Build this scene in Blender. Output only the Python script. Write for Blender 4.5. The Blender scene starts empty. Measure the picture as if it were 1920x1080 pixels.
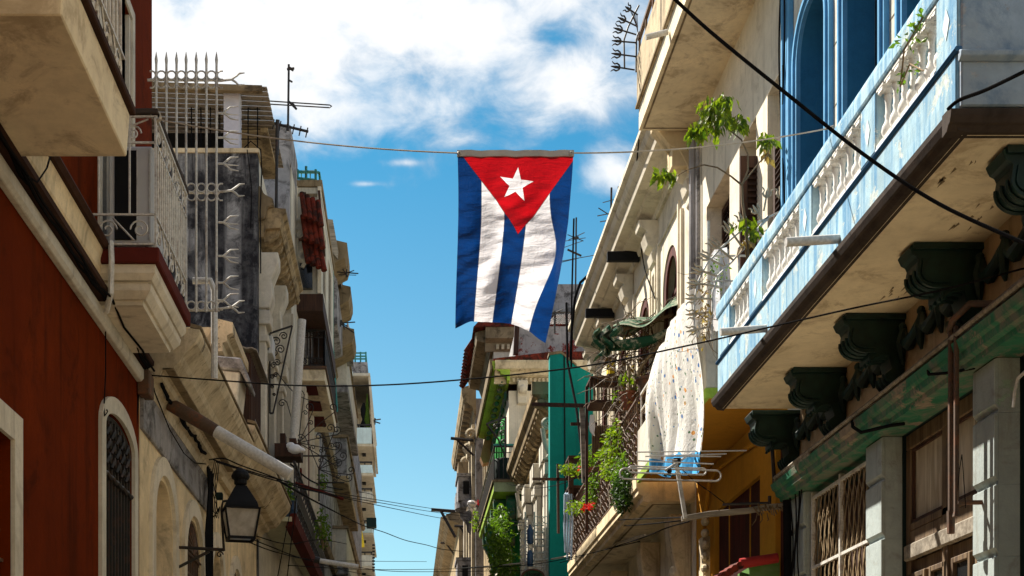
import bpy, bmesh, math, random
from mathutils import Vector, Matrix
R = math.radians
PI = math.pi
rnd = random.Random(7)
S = bpy.context.scene
COL = S.collection

# ------------------------------------------------------------------ camera numbers
F = 2500.0            # focal length in pixels of a 1920 wide frame
HX, HY = 765.0, 1440.0  # where the street's own vanishing point falls
EYE = 1.6
def atY(px, py, Y): return Vector(((px-HX)*Y/F, Y, EYE+(HY-py)*Y/F))
def atX(px, py, X):
    return atY(px, py, X*F/(px-HX))
def yX(px, X): return X*F/(px-HX)

# ------------------------------------------------------------------ mesh builder
ORG = {}
class MB:
    def __init__(s): s.v = []; s.f = []
    def add(s, vs, fs):
        n = len(s.v)
        s.v += [Vector(p) for p in vs]
        s.f += [tuple(i+n for i in f) for f in fs]
        return s
    def box(s, x0, x1, y0, y1, z0, z1):
        return s.add([(x0,y0,z0),(x1,y0,z0),(x1,y1,z0),(x0,y1,z0),(x0,y0,z1),(x1,y0,z1),(x1,y1,z1),(x0,y1,z1)],
              [(0,3,2,1),(4,5,6,7),(0,1,5,4),(1,2,6,5),(2,3,7,6),(3,0,4,7)])
    def beam(s, a, b, w, h, up=(0,0,1)):
        a, b = Vector(a), Vector(b); d = (b-a).normalized(); up = Vector(up)
        if abs(d.dot(up)) > .97: up = Vector((1,0,0))
        r = d.cross(up).normalized(); u = r.cross(d).normalized()
        r *= w/2; u *= h/2
        return s.add([a-r-u,a+r-u,a+r+u,a-r+u,b-r-u,b+r-u,b+r+u,b-r+u],
              [(0,3,2,1),(4,5,6,7),(0,1,5,4),(1,2,6,5),(2,3,7,6),(3,0,4,7)])
    def prism(s, poly, axis, a, b):
        n = len(poly)
        if axis == 'Y': P = [(x,a,z) for x,z in poly]+[(x,b,z) for x,z in poly]
        elif axis == 'X': P = [(a,y,z) for y,z in poly]+[(b,y,z) for y,z in poly]
        else: P = [(x,y,a) for x,y in poly]+[(x,y,b) for x,y in poly]
        return s.add(P, [tuple(range(n)), tuple(range(2*n-1,n-1,-1))]+[(i,i+n,(i+1)%n+n,(i+1)%n) for i in range(n)])
    def tube(s, pts, r, n=5, cap=True):
        pts = [Vector(p) for p in pts]
        m = len(pts)
        rs = r if isinstance(r, (list,tuple)) else [r]*m
        t0 = (pts[1]-pts[0]).normalized()
        u = t0.cross(Vector((0,0,1)))
        if u.length < .05: u = t0.cross(Vector((1,0,0)))
        u.normalize()
        vs = []; fs = []
        for i in range(m):
            t = (pts[min(i+1,m-1)]-pts[max(i-1,0)])
            if t.length < 1e-9: t = t0
            t.normalize()
            u = (u - t*u.dot(t))
            if u.length < 1e-6: u = t.orthogonal()
            u.normalize(); w = t.cross(u)
            for k in range(n):
                a = 2*PI*k/n
                vs.append(pts[i]+(u*math.cos(a)+w*math.sin(a))*rs[i])
        for i in range(m-1):
            for k in range(n):
                k2 = (k+1)%n
                fs.append((i*n+k,i*n+k2,(i+1)*n+k2,(i+1)*n+k))
        if cap:
            fs.append(tuple(range(n-1,-1,-1))); fs.append(tuple((m-1)*n+k for k in range(n)))
        return s.add(vs, fs)
    def lathe(s, prof, cx, cy, z0, n=10, ang=0):
        vs = []; fs = []
        for r, z in prof:
            for k in range(n):
                a = 2*PI*k/n+ang
                vs.append((cx+r*math.cos(a), cy+r*math.sin(a), z0+z))
        m = len(prof)
        for i in range(m-1):
            for k in range(n):
                k2=(k+1)%n
                fs.append((i*n+k,i*n+k2,(i+1)*n+k2,(i+1)*n+k))
        fs.append(tuple(range(n-1,-1,-1))); fs.append(tuple((m-1)*n+k for k in range(n)))
        return s.add(vs, fs)
    def ball(s, c, rx, ry, rz, n=8, m=6):
        c = Vector(c); vs=[]; fs=[]
        for i in range(m+1):
            p = PI*i/m
            for k in range(n):
                a = 2*PI*k/n
                vs.append(c+Vector((rx*math.sin(p)*math.cos(a), ry*math.sin(p)*math.sin(a), rz*math.cos(p))))
        for i in range(m):
            for k in range(n):
                k2=(k+1)%n
                fs.append((i*n+k,(i+1)*n+k,(i+1)*n+k2,i*n+k2))
        return s.add(vs, fs)
    def poly(s, pts): return s.add(pts, [tuple(range(len(pts)))])
    def spiral(s, c, u, v, r, turns=1.4, tr=.008, n=22, start=0, tail=None):
        c, u, v = Vector(c), Vector(u), Vector(v)
        pts = []
        for i in range(n+1):
            t = i/n; a = start+turns*2*PI*t; rr = r*(1-.82*t)
            pts.append(c+u*math.cos(a)*rr+v*math.sin(a)*rr)
        if tail is not None: pts = [Vector(tail)]+pts
        return s.tube(pts, tr, 4)
    def ring(s, c, u, v, r, tr, n=14, a0=0, a1=2*PI):
        c, u, v = Vector(c), Vector(u), Vector(v)
        return s.tube([c+u*math.cos(a0+(a1-a0)*i/n)*r+v*math.sin(a0+(a1-a0)*i/n)*r for i in range(n+1)], tr, 4)
    def build(s, name, mat, parent=None, smooth=False, bev=0, tag=None, recalc=True, uv=None):
        if not s.v: return None
        if parent is not None: o3 = ORG[parent.name]
        else:
            xs=[p.x for p in s.v]; ys=[p.y for p in s.v]; zs=[p.z for p in s.v]
            o3 = Vector(((min(xs)+max(xs))/2,(min(ys)+max(ys))/2,min(zs)))
        me = bpy.data.meshes.new(name)
        me.from_pydata([p-o3 for p in s.v], [], s.f)
        if recalc:
            bm = bmesh.new(); bm.from_mesh(me)
            bmesh.ops.recalc_face_normals(bm, faces=bm.faces)
            bm.to_mesh(me); bm.free()
        if uv:
            l = me.uv_layers.new(name='UVMap')
            for lp in me.loops: l.data[lp.index].uv = uv[lp.vertex_index]
        if smooth:
            me.shade_smooth()
            me.set_sharp_from_angle(angle=R(38))
        me.materials.append(mat)
        o = bpy.data.objects.new(name, me)
        COL.objects.link(o)
        if parent is not None: o.parent = parent
        else: o.location = o3
        ORG[o.name] = o3
        if bev:
            b = o.modifiers.new('soft_edges','BEVEL'); b.width = bev; b.segments = 1; b.limit_method='ANGLE'; b.angle_limit=R(40)
        if tag: tagit(o, *tag)
        return o

def tagit(o, label=None, cat=None, group=None, kind=None):
    if label: o['label'] = label
    if cat: o['category'] = cat
    if group: o['group'] = group
    if kind: o['kind'] = kind
    return o
def thing(name, label, cat, loc=(0,0,0), group=None):
    o = bpy.data.objects.new(name, None); COL.objects.link(o)
    o.empty_display_size = .2
    o.location = loc; ORG[o.name] = Vector(loc)
    return tagit(o, label, cat, group)
def dup(o, parent, off):
    "copy of a part and its sub-parts, shifted by off in the thing's own axes"
    c = o.copy(); COL.objects.link(c); c.parent = parent
    c.location = Vector(o.location)+Vector(off)
    ORG[c.name] = ORG[o.name]+Vector(off)
    for ch in list(o.children):
        k = ch.copy(); COL.objects.link(k); k.parent = c; ORG[k.name] = ORG[c.name]
    return c
def copy_thing(o, loc, rotz=0, label=None, group=None, scale=None):
    c = o.copy(); COL.objects.link(c); c.location = loc; c.rotation_euler = (0,0,rotz)
    ORG[c.name] = Vector(loc)
    if scale: c.scale = (scale,)*3
    if label: c['label'] = label
    if group: c['group'] = group
    for ch in list(o.children):
        k = ch.copy(); COL.objects.link(k); k.parent = c; ORG[k.name] = Vector(loc)
        for g in ch.children:
            q = g.copy(); COL.objects.link(q); q.parent = k
    return c

# ------------------------------------------------------------------ materials
def srgb(r,g,b):
    def f(c):
        c/=255
        return c/12.92 if c<=.04045 else ((c+.055)/1.055)**2.4
    return (f(r),f(g),f(b),1)
def c4(c): return tuple(c[:3])+(1,)
class NT:
    def __init__(s, name):
        s.m = bpy.data.materials.new(name); s.m.use_nodes = True
        s.t = s.m.node_tree; s.t.nodes.clear()
        s.out = s.n('ShaderNodeOutputMaterial')
    def n(s, typ, **kw):
        nd = s.t.nodes.new(typ)
        for k, v in kw.items(): setattr(nd, k, v)
        return nd
    def l(s, a, b): s.t.links.new(a, b)
    def put(s, sock, v):
        if hasattr(v, 'links'): s.l(v, sock)
        else: sock.default_value = v
    def math(s, op, a, b=0, c=0, clamp=False):
        nd = s.n('ShaderNodeMath', operation=op); nd.use_clamp = clamp
        s.put(nd.inputs[0], a); s.put(nd.inputs[1], b); s.put(nd.inputs[2], c)
        return nd.outputs[0]
    def mix(s, f, a, b, blend='MIX'):
        nd = s.n('ShaderNodeMix', data_type='RGBA', blend_type=blend)
        s.put(nd.inputs[0], f); s.put(nd.inputs[6], a); s.put(nd.inputs[7], b)
        return nd.outputs[2]
    def pos(s, scale=(1,1,1)):
        g = s.n('ShaderNodeNewGeometry'); mp = s.n('ShaderNodeMapping')
        s.l(g.outputs['Position'], mp.inputs[0]); mp.inputs[3].default_value = scale
        return mp.outputs[0]
    def noise(s, vec, scale, detail=5, rough=.6, dist=0):
        nd = s.n('ShaderNodeTexNoise'); s.l(vec, nd.inputs['Vector'])
        nd.inputs['Scale'].default_value=scale; nd.inputs['Detail'].default_value=detail
        nd.inputs['Roughness'].default_value=rough; nd.inputs['Distortion'].default_value=dist
        return nd.outputs['Fac']
    def ss(s, x, a, b):
        nd = s.n('ShaderNodeMapRange', interpolation_type='SMOOTHSTEP')
        s.put(nd.inputs[0], x); nd.inputs[1].default_value=a; nd.inputs[2].default_value=b
        return nd.outputs[0]
    def bump(s, h, strength=.3, dist=.02):
        b = s.n('ShaderNodeBump'); s.l(h, b.inputs['Height'])
        b.inputs['Strength'].default_value=strength; b.inputs['Distance'].default_value=dist
        return b.outputs[0]
    def bsdf(s, col, rough=.85, metal=0, normal=None, spec=.3):
        b = s.n('ShaderNodeBsdfPrincipled')
        s.put(b.inputs['Base Color'], col); s.put(b.inputs['Roughness'], rough); b.inputs['Metallic'].default_value=metal
        b.inputs['Specular IOR Level'].default_value=spec
        if normal is not None: s.l(normal, b.inputs['Normal'])
        s.l(b.outputs[0], s.out.inputs[0])
        return b

def stucco(name, col, dirt=(.05,.04,.03), streak=.5, blotch=.4, peel=None, peel_t=.62, var=.22, scale=1, bump=.35, rough=.92, fine=.12, th=(.5,.68), sth=(.5,.74), spec=.12, crack=.45):
    t = NT(name); P = t.pos()
    n1 = t.noise(P, .9*scale, 7, .65)
    n2 = t.noise(t.pos((2.6*scale,2.6*scale,.22*scale)), 1.6, 6, .6, .4)
    n3 = t.noise(P, 9*scale, 6, .7)
    n4 = t.noise(P, 2.1*scale, 9, .72, .6)
    n5 = t.noise(P, 55, 3, .6)
    lo = tuple(c*(1-var) for c in col[:3])+(1,); hi = tuple(min(1,c*(1+var)) for c in col[:3])+(1,)
    c = t.mix(t.ss(n1,.3,.7), lo, hi)
    c = t.mix(t.math('MULTIPLY', t.ss(n3,.35,.75), fine*2), c, c4([x*.55 for x in col[:3]]))
    f = t.math('MULTIPLY', t.ss(n2,*sth), streak)
    g = t.math('MULTIPLY', t.ss(n4,*th), blotch)
    f = t.math('MAXIMUM', f, g)
    f = t.math('MULTIPLY', f, t.math('ADD', .55, t.math('MULTIPLY', n3, .8)), clamp=True)
    c = t.mix(f, c, c4(dirt))
    # short dark hairline cracks
    wv = t.noise(P, 1.7*scale, 10, .8, 1.2)
    ck = t.math('SUBTRACT', 1.0, t.ss(t.math('ABSOLUTE', t.math('SUBTRACT', wv, .5)), .0, .006))
    ck = t.math('MULTIPLY', t.math('MULTIPLY', ck, t.ss(n1,.45,.6)), crack)
    c = t.mix(ck, c, c4([x*.25 for x in dirt[:3]]))
    h = t.math('ADD', t.math('MULTIPLY', n3, .6), t.math('MULTIPLY', n5, .4))
    if peel is not None:
        np_ = t.noise(P, 1.25*scale, 12, .74, .3)
        pf = t.ss(np_, peel_t, peel_t+.025)
        c = t.mix(pf, c, t.mix(t.ss(n3,.35,.65), c4([x*.7 for x in peel[:3]]), c4(peel)))
        h = t.math('SUBTRACT', h, t.math('MULTIPLY', pf, .5))
    t.bsdf(c, rough, 0, t.bump(h, bump, .015), spec)
    return t.m
def metal(name, col, rust=None, amt=.4, rough=.55, spec=.4):
    t = NT(name); P = t.pos()
    n = t.noise(P, 7, 8, .7); n2 = t.noise(P, 40, 4, .6)
    c = t.mix(t.ss(n2,.3,.7), c4([x*.8 for x in col[:3]]), c4([min(1,x*1.1) for x in col[:3]]))
    if rust is not None:
        c = t.mix(t.math('MULTIPLY', t.ss(n,.5,.62), amt), c, c4(rust))
    t.bsdf(c, rough, 0, t.bump(n2,.15,.004), spec)
    return t.m
def plain(name, col, rough=.7, spec=.3, var=.2, sc=6, bump=.1):
    t = NT(name); P = t.pos()
    n = t.noise(P, sc, 6, .65)
    c = t.mix(t.ss(n,.3,.7), c4([x*(1-var) for x in col[:3]]), c4([min(1,x*(1+var)) for x in col[:3]]))
    t.bsdf(c, rough, 0, t.bump(n,bump,.01), spec)
    return t.m
def wood(name, col, dark, rough=.7, axis=2):
    t = NT(name)
    sc = [18,18,18]; sc[axis] = 1.2
    n = t.noise(t.pos(tuple(sc)), 1.0, 6, .65, .5); n2 = t.noise(t.pos(), 2, 6, .6)
    c = t.mix(t.ss(n,.3,.7), c4(dark), c4(col))
    c = t.mix(t.math('MULTIPLY', t.ss(n2,.5,.7), .5), c, c4([x*.5 for x in dark[:3]]))
    t.bsdf(c, rough, 0, t.bump(n,.3,.006), .25)
    return t.m
def leafmat(name, a, b, trans=.35):
    t = NT(name)
    g = t.n('ShaderNodeObjectInfo'); P = t.pos()
    n = t.noise(P, 11, 4, .7); n2 = t.noise(P, 60, 2, .5)
    c = t.mix(t.ss(t.math('ADD', t.math('MULTIPLY',n,.75), t.math('MULTIPLY',n2,.25)),.36,.64), c4(a), c4(b))
    d = t.n('ShaderNodeBsdfPrincipled'); t.l(c, d.inputs['Base Color']); d.inputs['Roughness'].default_value=.55; d.inputs['Specular IOR Level'].default_value=.3
    tr = t.n('ShaderNodeBsdfTranslucent'); t.l(t.mix(1, c, (1.3,1.5,.6,1),'MULTIPLY'), tr.inputs[0])
    mx = t.n('ShaderNodeMixShader'); mx.inputs[0].default_value = trans
    t.l(d.outputs[0], mx.inputs[1]); t.l(tr.outputs[0], mx.inputs[2]); t.l(mx.outputs[0], t.out.inputs[0])
    return t.m

M = {}
M['red'] = stucco('red_stucco', (.13,.0185,.002), (.045,.009,.0015), .9, .7, var=.2, bump=.25, rough=.9, spec=.03)
M['cream'] = stucco('cream_stucco', (.78,.63,.40), (.12,.095,.065), .6, .5, peel=(.30,.24,.17), peel_t=.64)
M['cream_clean'] = stucco('clean_cream_stucco', (.72,.65,.52), (.24,.19,.13), .6, .4, var=.12)
M['cream_dirty'] = stucco('weathered_cream_stucco', (.60,.50,.34), (.15,.115,.075), .8, .7, th=(.46,.72), scale=1.6,  peel=(.17,.14,.10), peel_t=.6)
M['white_st'] = stucco('whitewashed_stucco', (.60,.56,.47), (.22,.19,.15), .6, .45, var=.18, th=(.5,.72), scale=1.5)
M['slab'] = stucco('balcony_soffit_plaster', (.80,.69,.49), (.36,.27,.17), .25, .7, th=(.48,.64),  var=.12, bump=.15)
M['soot'] = stucco('sooty_grey_wall', (.36,.36,.37), (.018,.018,.022), 1.0, 1.0, peel=(.34,.28,.19), peel_t=.66, var=.35, scale=.62, th=(.36,.56), sth=(.4,.6))
M['grey_st'] = stucco('grey_stucco', (.33,.32,.33), (.04,.036,.034), .8, .85, var=.25, th=(.44,.62))
M['beige'] = stucco('beige_stucco', (.40,.30,.17), (.05,.036,.024), .8, .75, th=(.44,.64),  peel=(.2,.15,.1), peel_t=.62)
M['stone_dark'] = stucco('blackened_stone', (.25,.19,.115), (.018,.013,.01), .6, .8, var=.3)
M['brown'] = stucco('brown_moulding', (.055,.026,.017), (.015,.01,.008), .4, .4, var=.3)
M['dark_mould'] = stucco('black_brown_moulding', (.06,.046,.038), (.012,.01,.009), .6, .6, peel=(.2,.09,.06), peel_t=.68)
M['ox_red'] = stucco('oxide_red_paint', (.10,.017,.012), (.03,.012,.01), .5, .4, peel=(.2,.15,.1), peel_t=.68)
M['blue_lt'] = stucco('pale_blue_stucco', (.35,.51,.59), (.09,.25,.43), .85, .35, peel=(.56,.64,.62), peel_t=.56, var=.2, bump=.35, scale=2.6, sth=(.42,.62))
M['blue_end'] = stucco('shaded_blue_stucco', (.34,.42,.50), (.12,.20,.30), .4, .8, peel=(.42,.44,.47), peel_t=.55, var=.2)  # greyer blue puts the end face's shade into its colour
M['blue_mid'] = stucco('blue_trim_paint', (.12,.33,.55), (.07,.17,.29), .5, .3, var=.2)
M['blue_deep'] = stucco('deep_blue_paint', (.035,.17,.31), (.02,.09,.17), .3, .3, var=.15)
M['blue_line'] = stucco('blue_line_paint', (.05,.14,.27), (.02,.06,.12), .3, .3)
M['baluster'] = stucco('white_baluster_plaster', (.82,.80,.75), (.3,.25,.2), .2, .25, var=.08, scale=3)
M['green_dk'] = plain('dark_green_gloss_paint', (.005,.024,.020), .5, .35, .35, 9, .2)
M['green_cor'] = stucco('worn_green_cornice_paint', (.028,.15,.085), (.20,.17,.14), .5, .8, peel=(.27,.22,.17), peel_t=.57, rough=.7, scale=1.7, th=(.44,.62))
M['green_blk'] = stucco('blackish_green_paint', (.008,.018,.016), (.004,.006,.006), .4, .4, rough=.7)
M['green_lime'] = stucco('lime_green_plaster', (.34,.50,.07), (.10,.15,.04), .4, .5, var=.2)
M['green_pale'] = stucco('pale_green_plaster', (.35,.42,.26), (.10,.12,.07), .5, .5, var=.2)
M['green_brt'] = stucco('bright_green_paint', (.05,.32,.08), (.02,.12,.03), .5, .4, var=.2)
M['green_wall'] = stucco('green_painted_wall', (.10,.21,.05), (.25,.28,.2), .3, .3, var=.1)
M['teal'] = stucco('teal_painted_wall', (.008,.25,.225), (.01,.11,.11), .4, .25, var=.1)
M['yellow'] = stucco('ochre_yellow_paint', (.50,.24,.025), (.22,.11,.02), .35, .2, var=.1, bump=.2)
M['pilaster'] = stucco('pale_grey_blue_pilaster', (.35,.40,.39), (.15,.12,.08), .6, .5, peel=(.34,.46,.36), peel_t=.62, var=.15, scale=1.6)
M['frieze'] = stucco('tan_frieze_plaster', (.52,.40,.26), (.16,.11,.07), .5, .4, var=.15)
M['asphalt'] = plain('worn_concrete_street', (.40,.32,.21), .9, .2, .2, 3)
M['paving'] = plain('concrete_paving', (.48,.40,.29), .9, .2, .2, 3)
M['earth'] = plain('dry_ground', (.24,.21,.16), .95, .1, .25, .2)
M['iron'] = metal('black_iron', (.018,.017,.016), (.10,.04,.02), .35)
M['iron_wh'] = metal('white_painted_iron', (.60,.58,.53), (.16,.08,.04), .45, .5)
M['iron_rust'] = metal('rusty_iron', (.09,.055,.035), (.16,.06,.025), .7, .8)
M['iron_teal'] = metal('teal_painted_iron', (.03,.22,.2), (.06,.05,.04), .5)
M['iron_red'] = metal('red_painted_iron', (.22,.03,.02), (.06,.02,.015), .5)
M['alu'] = metal('dull_aluminium', (.48,.47,.44), (.15,.13,.1), .4, .38, .6)
M['pvc'] = metal('grey_white_pvc', (.60,.59,.56), (.3,.27,.22), .3, .4)
M['wire'] = plain('black_cable', (.010,.010,.011), .95, .02)
M['wire_lt'] = plain('pale_rope', (.45,.40,.32), .8, .2)
M['wood_dk'] = wood('dark_brown_wood', (.075,.033,.018), (.03,.014,.009))
M['wood_red'] = wood('red_brown_wood', (.12,.022,.014), (.04,.009,.007))
M['wood_grey'] = wood('weathered_grey_wood', (.33,.29,.23), (.14,.115,.085), .85, 0)
M['wood_tan'] = wood('worn_tan_wood', (.20,.135,.075), (.06,.035,.02))
M['wood_gate'] = metal('yellowed_lattice_paint', (.24,.17,.09), (.08,.045,.02), .6)
M['door_red'] = wood('oxblood_slats', (.085,.012,.008), (.03,.006,.005))
M['ac'] = plain('grey_white_enamel', (.55,.56,.56), .4, .4, .06, 3, .03)
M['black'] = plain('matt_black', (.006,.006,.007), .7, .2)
M['tile'] = stucco('red_clay_tile', (.17,.026,.014), (.02,.012,.009), .8, .95, th=(.42,.58),  var=.3, scale=2, rough=.75)
M['tile_brt'] = stucco('bright_red_tile', (.38,.035,.03), (.12,.02,.018), .4, .5, var=.2, scale=2, rough=.6)
M['tin'] = metal('galvanised_roof_sheet', (.26,.22,.17), (.10,.07,.045), .6, .6)
M['glass_dk'] = plain('dark_window_glass', (.012,.014,.016), .12, .6, .1, 2, .02)
M['aqua'] = stucco('pale_aqua_paint', (.64,.78,.80), (.35,.4,.4), .4, .3, var=.1)
M['tower'] = stucco('tower_beige_plaster', (.62,.54,.42), (.25,.2,.15), .5, .4, var=.15)
M['leaf'] = leafmat('garden_leaf', (.035,.085,.012), (.16,.26,.02))
M['leaf_dk'] = leafmat('dark_leaf', (.012,.035,.008), (.05,.10,.015), .2)
M['leaf_yel'] = leafmat('yellow_green_leaf', (.05,.11,.012), (.24,.30,.02), .4)  # leaf colour varies from green to yellow-green
M['leaf_dry'] = leafmat('dry_leaf', (.2,.12,.05), (.36,.24,.11), .3)
M['petal'] = leafmat('red_petal', (.5,.01,.015), (.65,.02,.02), .3)
M['bark'] = wood('twig_bark', (.30,.21,.12), (.13,.085,.045), .9)
M['bark_pale'] = wood('pale_dry_stem', (.42,.34,.22), (.2,.15,.09), .9)
M['clay'] = plain('terracotta_pot', (.26,.09,.045), .8)
M['blue_plastic'] = plain('blue_plastic', (.012,.05,.12), .4, .4)
M['hose'] = plain('pale_blue_hose', (.42,.55,.68), .4, .4)
M['white_cl'] = plain('white_cotton', (.78,.78,.80), .9, .1, .06)
M['red_cl'] = plain('red_cotton', (.6,.03,.04), .9, .1)
M['yellow_pl'] = plain('yellow_paint', (.72,.52,.02), .5, .3)
M['olive'] = stucco('olive_soffit', (.62,.60,.42), (.3,.27,.17), .3, .3, var=.1)
M['orange_st'] = stucco('flaking_orange_plaster', (.48,.26,.13), (.12,.09,.06), .5, .4, peel=(.5,.45,.36), peel_t=.55)
M['iron_tan'] = metal('tan_painted_iron', (.50,.43,.31), (.2,.11,.05), .4, .6)
M['lilac'] = stucco('pale_lilac_paint',(.52,.52,.60),(.25,.25,.28),.4,.3,var=.1)

# ------------------------------------------------------------------ building pieces
def facade(mb, s, X, y0, y1, z0, z1, ops=(), d=.25):
    """street wall at X (s=-1 left, +1 right) with openings (ya,yb,za,zb,arch) and their reveals"""
    ys = sorted(set([y0,y1]+[o[0] for o in ops]+[o[1] for o in ops]))
    zs = sorted(set([z0,z1]+[o[2] for o in ops]+[o[3] for o in ops]))
    for i in range(len(ys)-1):
        for j in range(len(zs)-1):
            cy=(ys[i]+ys[i+1])/2; cz=(zs[j]+zs[j+1])/2
            if any(o[0]<cy<o[1] and o[2]<cz<o[3] for o in ops): continue
            mb.poly([(X,ys[i],zs[j]),(X,ys[i+1],zs[j]),(X,ys[i+1],zs[j+1]),(X,ys[i],zs[j+1])])
    Xi = X+s*d
    for o in ops:
        ya,yb,za,zb = o[:4]; ar = o[4] if len(o)>4 else 0
        zs_ = zb-ar
        for y in (ya,yb): mb.poly([(X,y,za),(Xi,y,za),(Xi,y,zs_),(X,y,zs_)])
        mb.poly([(X,ya,za),(X,yb,za),(Xi,yb,za),(Xi,ya,za)])
        if ar<=0: mb.poly([(X,ya,zb),(X,yb,zb),(Xi,yb,zb),(Xi,ya,zb)])
        else:
            c = arc(ya,yb,zs_,ar)
            for k in range(len(c)-1):
                (p,q),(r_,t_) = c[k],c[k+1]
                mb.poly([(X,p,q),(X,r_,t_),(X,r_,zb),(X,p,zb)])
                mb.poly([(X,p,q),(X,r_,t_),(Xi,r_,t_),(Xi,p,q)])
def arc(ya,yb,zs_,rise,n=16):
    yc=(ya+yb)/2; hw=(yb-ya)/2
    return [(yc-hw*math.cos(PI*k/n), zs_+rise*math.sin(PI*k/n)) for k in range(n+1)]
def shell(mb, s, X, dep, y0, y1, z0, z1, roof=True):
    Xb = X+s*dep
    for y in (y0,y1): mb.poly([(X,y,z0),(Xb,y,z0),(Xb,y,z1),(X,y,z1)])
    mb.poly([(Xb,y0,z0),(Xb,y1,z0),(Xb,y1,z1),(Xb,y0,z1)])
    if roof: mb.poly([(X,y0,z1),(Xb,y0,z1),(Xb,y1,z1),(X,y1,z1)])
def mould(mb, s, X, y0, y1, prof):
    "profile [(out, z)] run along the street, closed against the wall"
    mb.prism([(X-s*o, z) for o, z in prof], 'Y', y0, y1)
def surround(mb, s, X, ya, yb, za, zs_, rise, w, out):
    "arched or flat architrave band round an opening"
    inn = [(ya,za)]+(arc(ya,yb,zs_,rise) if rise>0 else [(ya,zs_),(yb,zs_)])+[(yb,za)]
    ou = [(ya-w,za)]+(arc(ya-w,yb+w,zs_,rise+w) if rise>0 else [(ya-w,zs_+w),(yb+w,zs_+w)])+[(yb+w,za)]
    Xo = X-s*out
    for k in range(len(inn)-1):
        a,b,c,d = inn[k],inn[k+1],ou[k+1],ou[k]
        mb.poly([(Xo,)+a,(Xo,)+b,(Xo,)+c,(Xo,)+d])
        mb.poly([(X,)+a,(X,)+b,(Xo,)+b,(Xo,)+a])
        mb.poly([(X,)+d,(X,)+c,(Xo,)+c,(Xo,)+d])
def shutter(mb, s, X, ya, yb, za, zb, fr=.07, pitch=.055, th=.03, leaves=2, rise=0):
    "louvred leaves"
    w=(yb-ya)/leaves
    for i in range(leaves):
        a=ya+i*w+.006; b=ya+(i+1)*w-.006
        mb.box(X-th,X+th,a,a+fr,za,zb); mb.box(X-th,X+th,b-fr,b,za,zb)
        mb.box(X-th+.003,X+th-.003,a+fr,b-fr,za,za+fr); mb.box(X-th+.003,X+th-.003,a+fr,b-fr,zb-fr,zb)
        zm=(za+zb)/2
        mb.box(X-th+.003,X+th-.003,a+fr,b-fr,zm-fr/2,zm+fr/2)
        z=za+fr+pitch/2
        while z<zb-fr:
            if abs(z-zm)>fr/2+.01:
                mb.add([(X-th*.8*(-s)*-1,a+fr,z-.02),(X-th*.8*(-s)*-1,b-fr,z-.02),(X+th*.8*(-s)*-1,b-fr,z+.022),(X+th*.8*(-s)*-1,a+fr,z+.022),
                        (X-th*.8*(-s)*-1,a+fr,z-.012),(X-th*.8*(-s)*-1,b-fr,z-.012),(X+th*.8*(-s)*-1,b-fr,z+.03),(X+th*.8*(-s)*-1,a+fr,z+.03)],
                       [(0,1,2,3),(4,5,6,7),(0,1,5,4),(2,3,7,6)])
            z+=pitch
def railing(mb, pts, z0, z1, step=.11, r=.009, top=.022, lowband=.22, scroll=True, hiband=0, post=.016):
    "iron railing along a polyline of (x,y)"
    for i in range(len(pts)-1):
        a=Vector((*pts[i],0)); b=Vector((*pts[i+1],0)); L=(b-a).length; d=(b-a)/L
        up=Vector((0,0,1))
        za=z0+.04
        for z,rr in ((z1,top),(za,r*1.3))+(((za+lowband,r*1.2),) if lowband else ())+(((z1-hiband,r*1.2),) if hiband else ()):
            mb.beam(a+up*z,b+up*z,rr*1.6,rr*1.3)
        n=max(1,round(L/step))
        for k in range(n+1):
            p=a+d*(L*k/n)
            if k in (0,n): mb.beam(p+up*z0,p+up*(z1),post,post)
            else: mb.tube([p+up*(za+lowband),p+up*(z1-hiband)],r,5)
        for zb_,hb in ((za,lowband),(z1-hiband,hiband)):
            if hb and scroll:
                m=max(1,round(L/(hb*1.25)))
                for k in range(m):
                    c=a+d*(L*(k+.5)/m)+up*(zb_+hb/2)
                    sg=1 if k%2 else -1
                    mb.spiral(c,d*sg,up,hb*.42,1.5,r*.8,16)
                    if k<m: mb.tube([a+d*(L*k/m)+up*zb_, a+d*(L*(k+.28)/m)+up*(zb_+hb*.5), a+d*(L*k/m)+up*(zb_+hb)], r*.7,4)
def fork(mb, p, d, side, L=.14, w=.05, r=.009, prongs=3):
    "trident head at p pointing along d; side is the in-plane sideways direction"
    p,d,side=Vector(p),Vector(d).normalized(),Vector(side).normalized()
    if prongs==3: mb.tube([p,p+d*L*.5,p+d*L],[r*1.5,r*1.6,r*.4],5)
    for sg in (1,-1):
        mb.tube([p,p+d*L*.12+side*w*.55*sg,p+d*L*.38+side*w*.95*sg,p+d*L*.62+side*w*.72*sg,p+d*L*.8+side*w*.95*sg,p+d*L*.92+side*w*1.3*sg],[r,r,r,r*.9,r*.7,r*.4],5)
def leaves(mb, c, rad, n, size, flat=.6, droop=.3, r=None, shape=2.2):
    r = r or rnd
    c=Vector(c)
    for i in range(n):
        while True:
            q=Vector((r.uniform(-1,1),r.uniform(-1,1),r.uniform(-1,1)))
            if q.length<1: break
        q=q*(.45+.55*q.length)
        p=c+Vector((q.x*rad[0],q.y*rad[1],q.z*rad[2]))
        d=Vector((r.uniform(-1,1),r.uniform(-1,1),r.uniform(-.9,.6)-droop)).normalized()
        e=d.cross(Vector((r.uniform(-1,1),r.uniform(-1,1),r.uniform(-1,1))))
        if e.length<.05: continue
        e.normalize(); sz=size*r.uniform(.4,1.5); nn=d.cross(e)*sz*.12
        a=p; b=p+d*sz*.5+e*sz/shape*.5+nn; t=p+d*sz; b2=p+d*sz*.5-e*sz/shape*.5+nn
        mb.add([a,b,t,b2],[(0,1,2),(0,2,3)])
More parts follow.
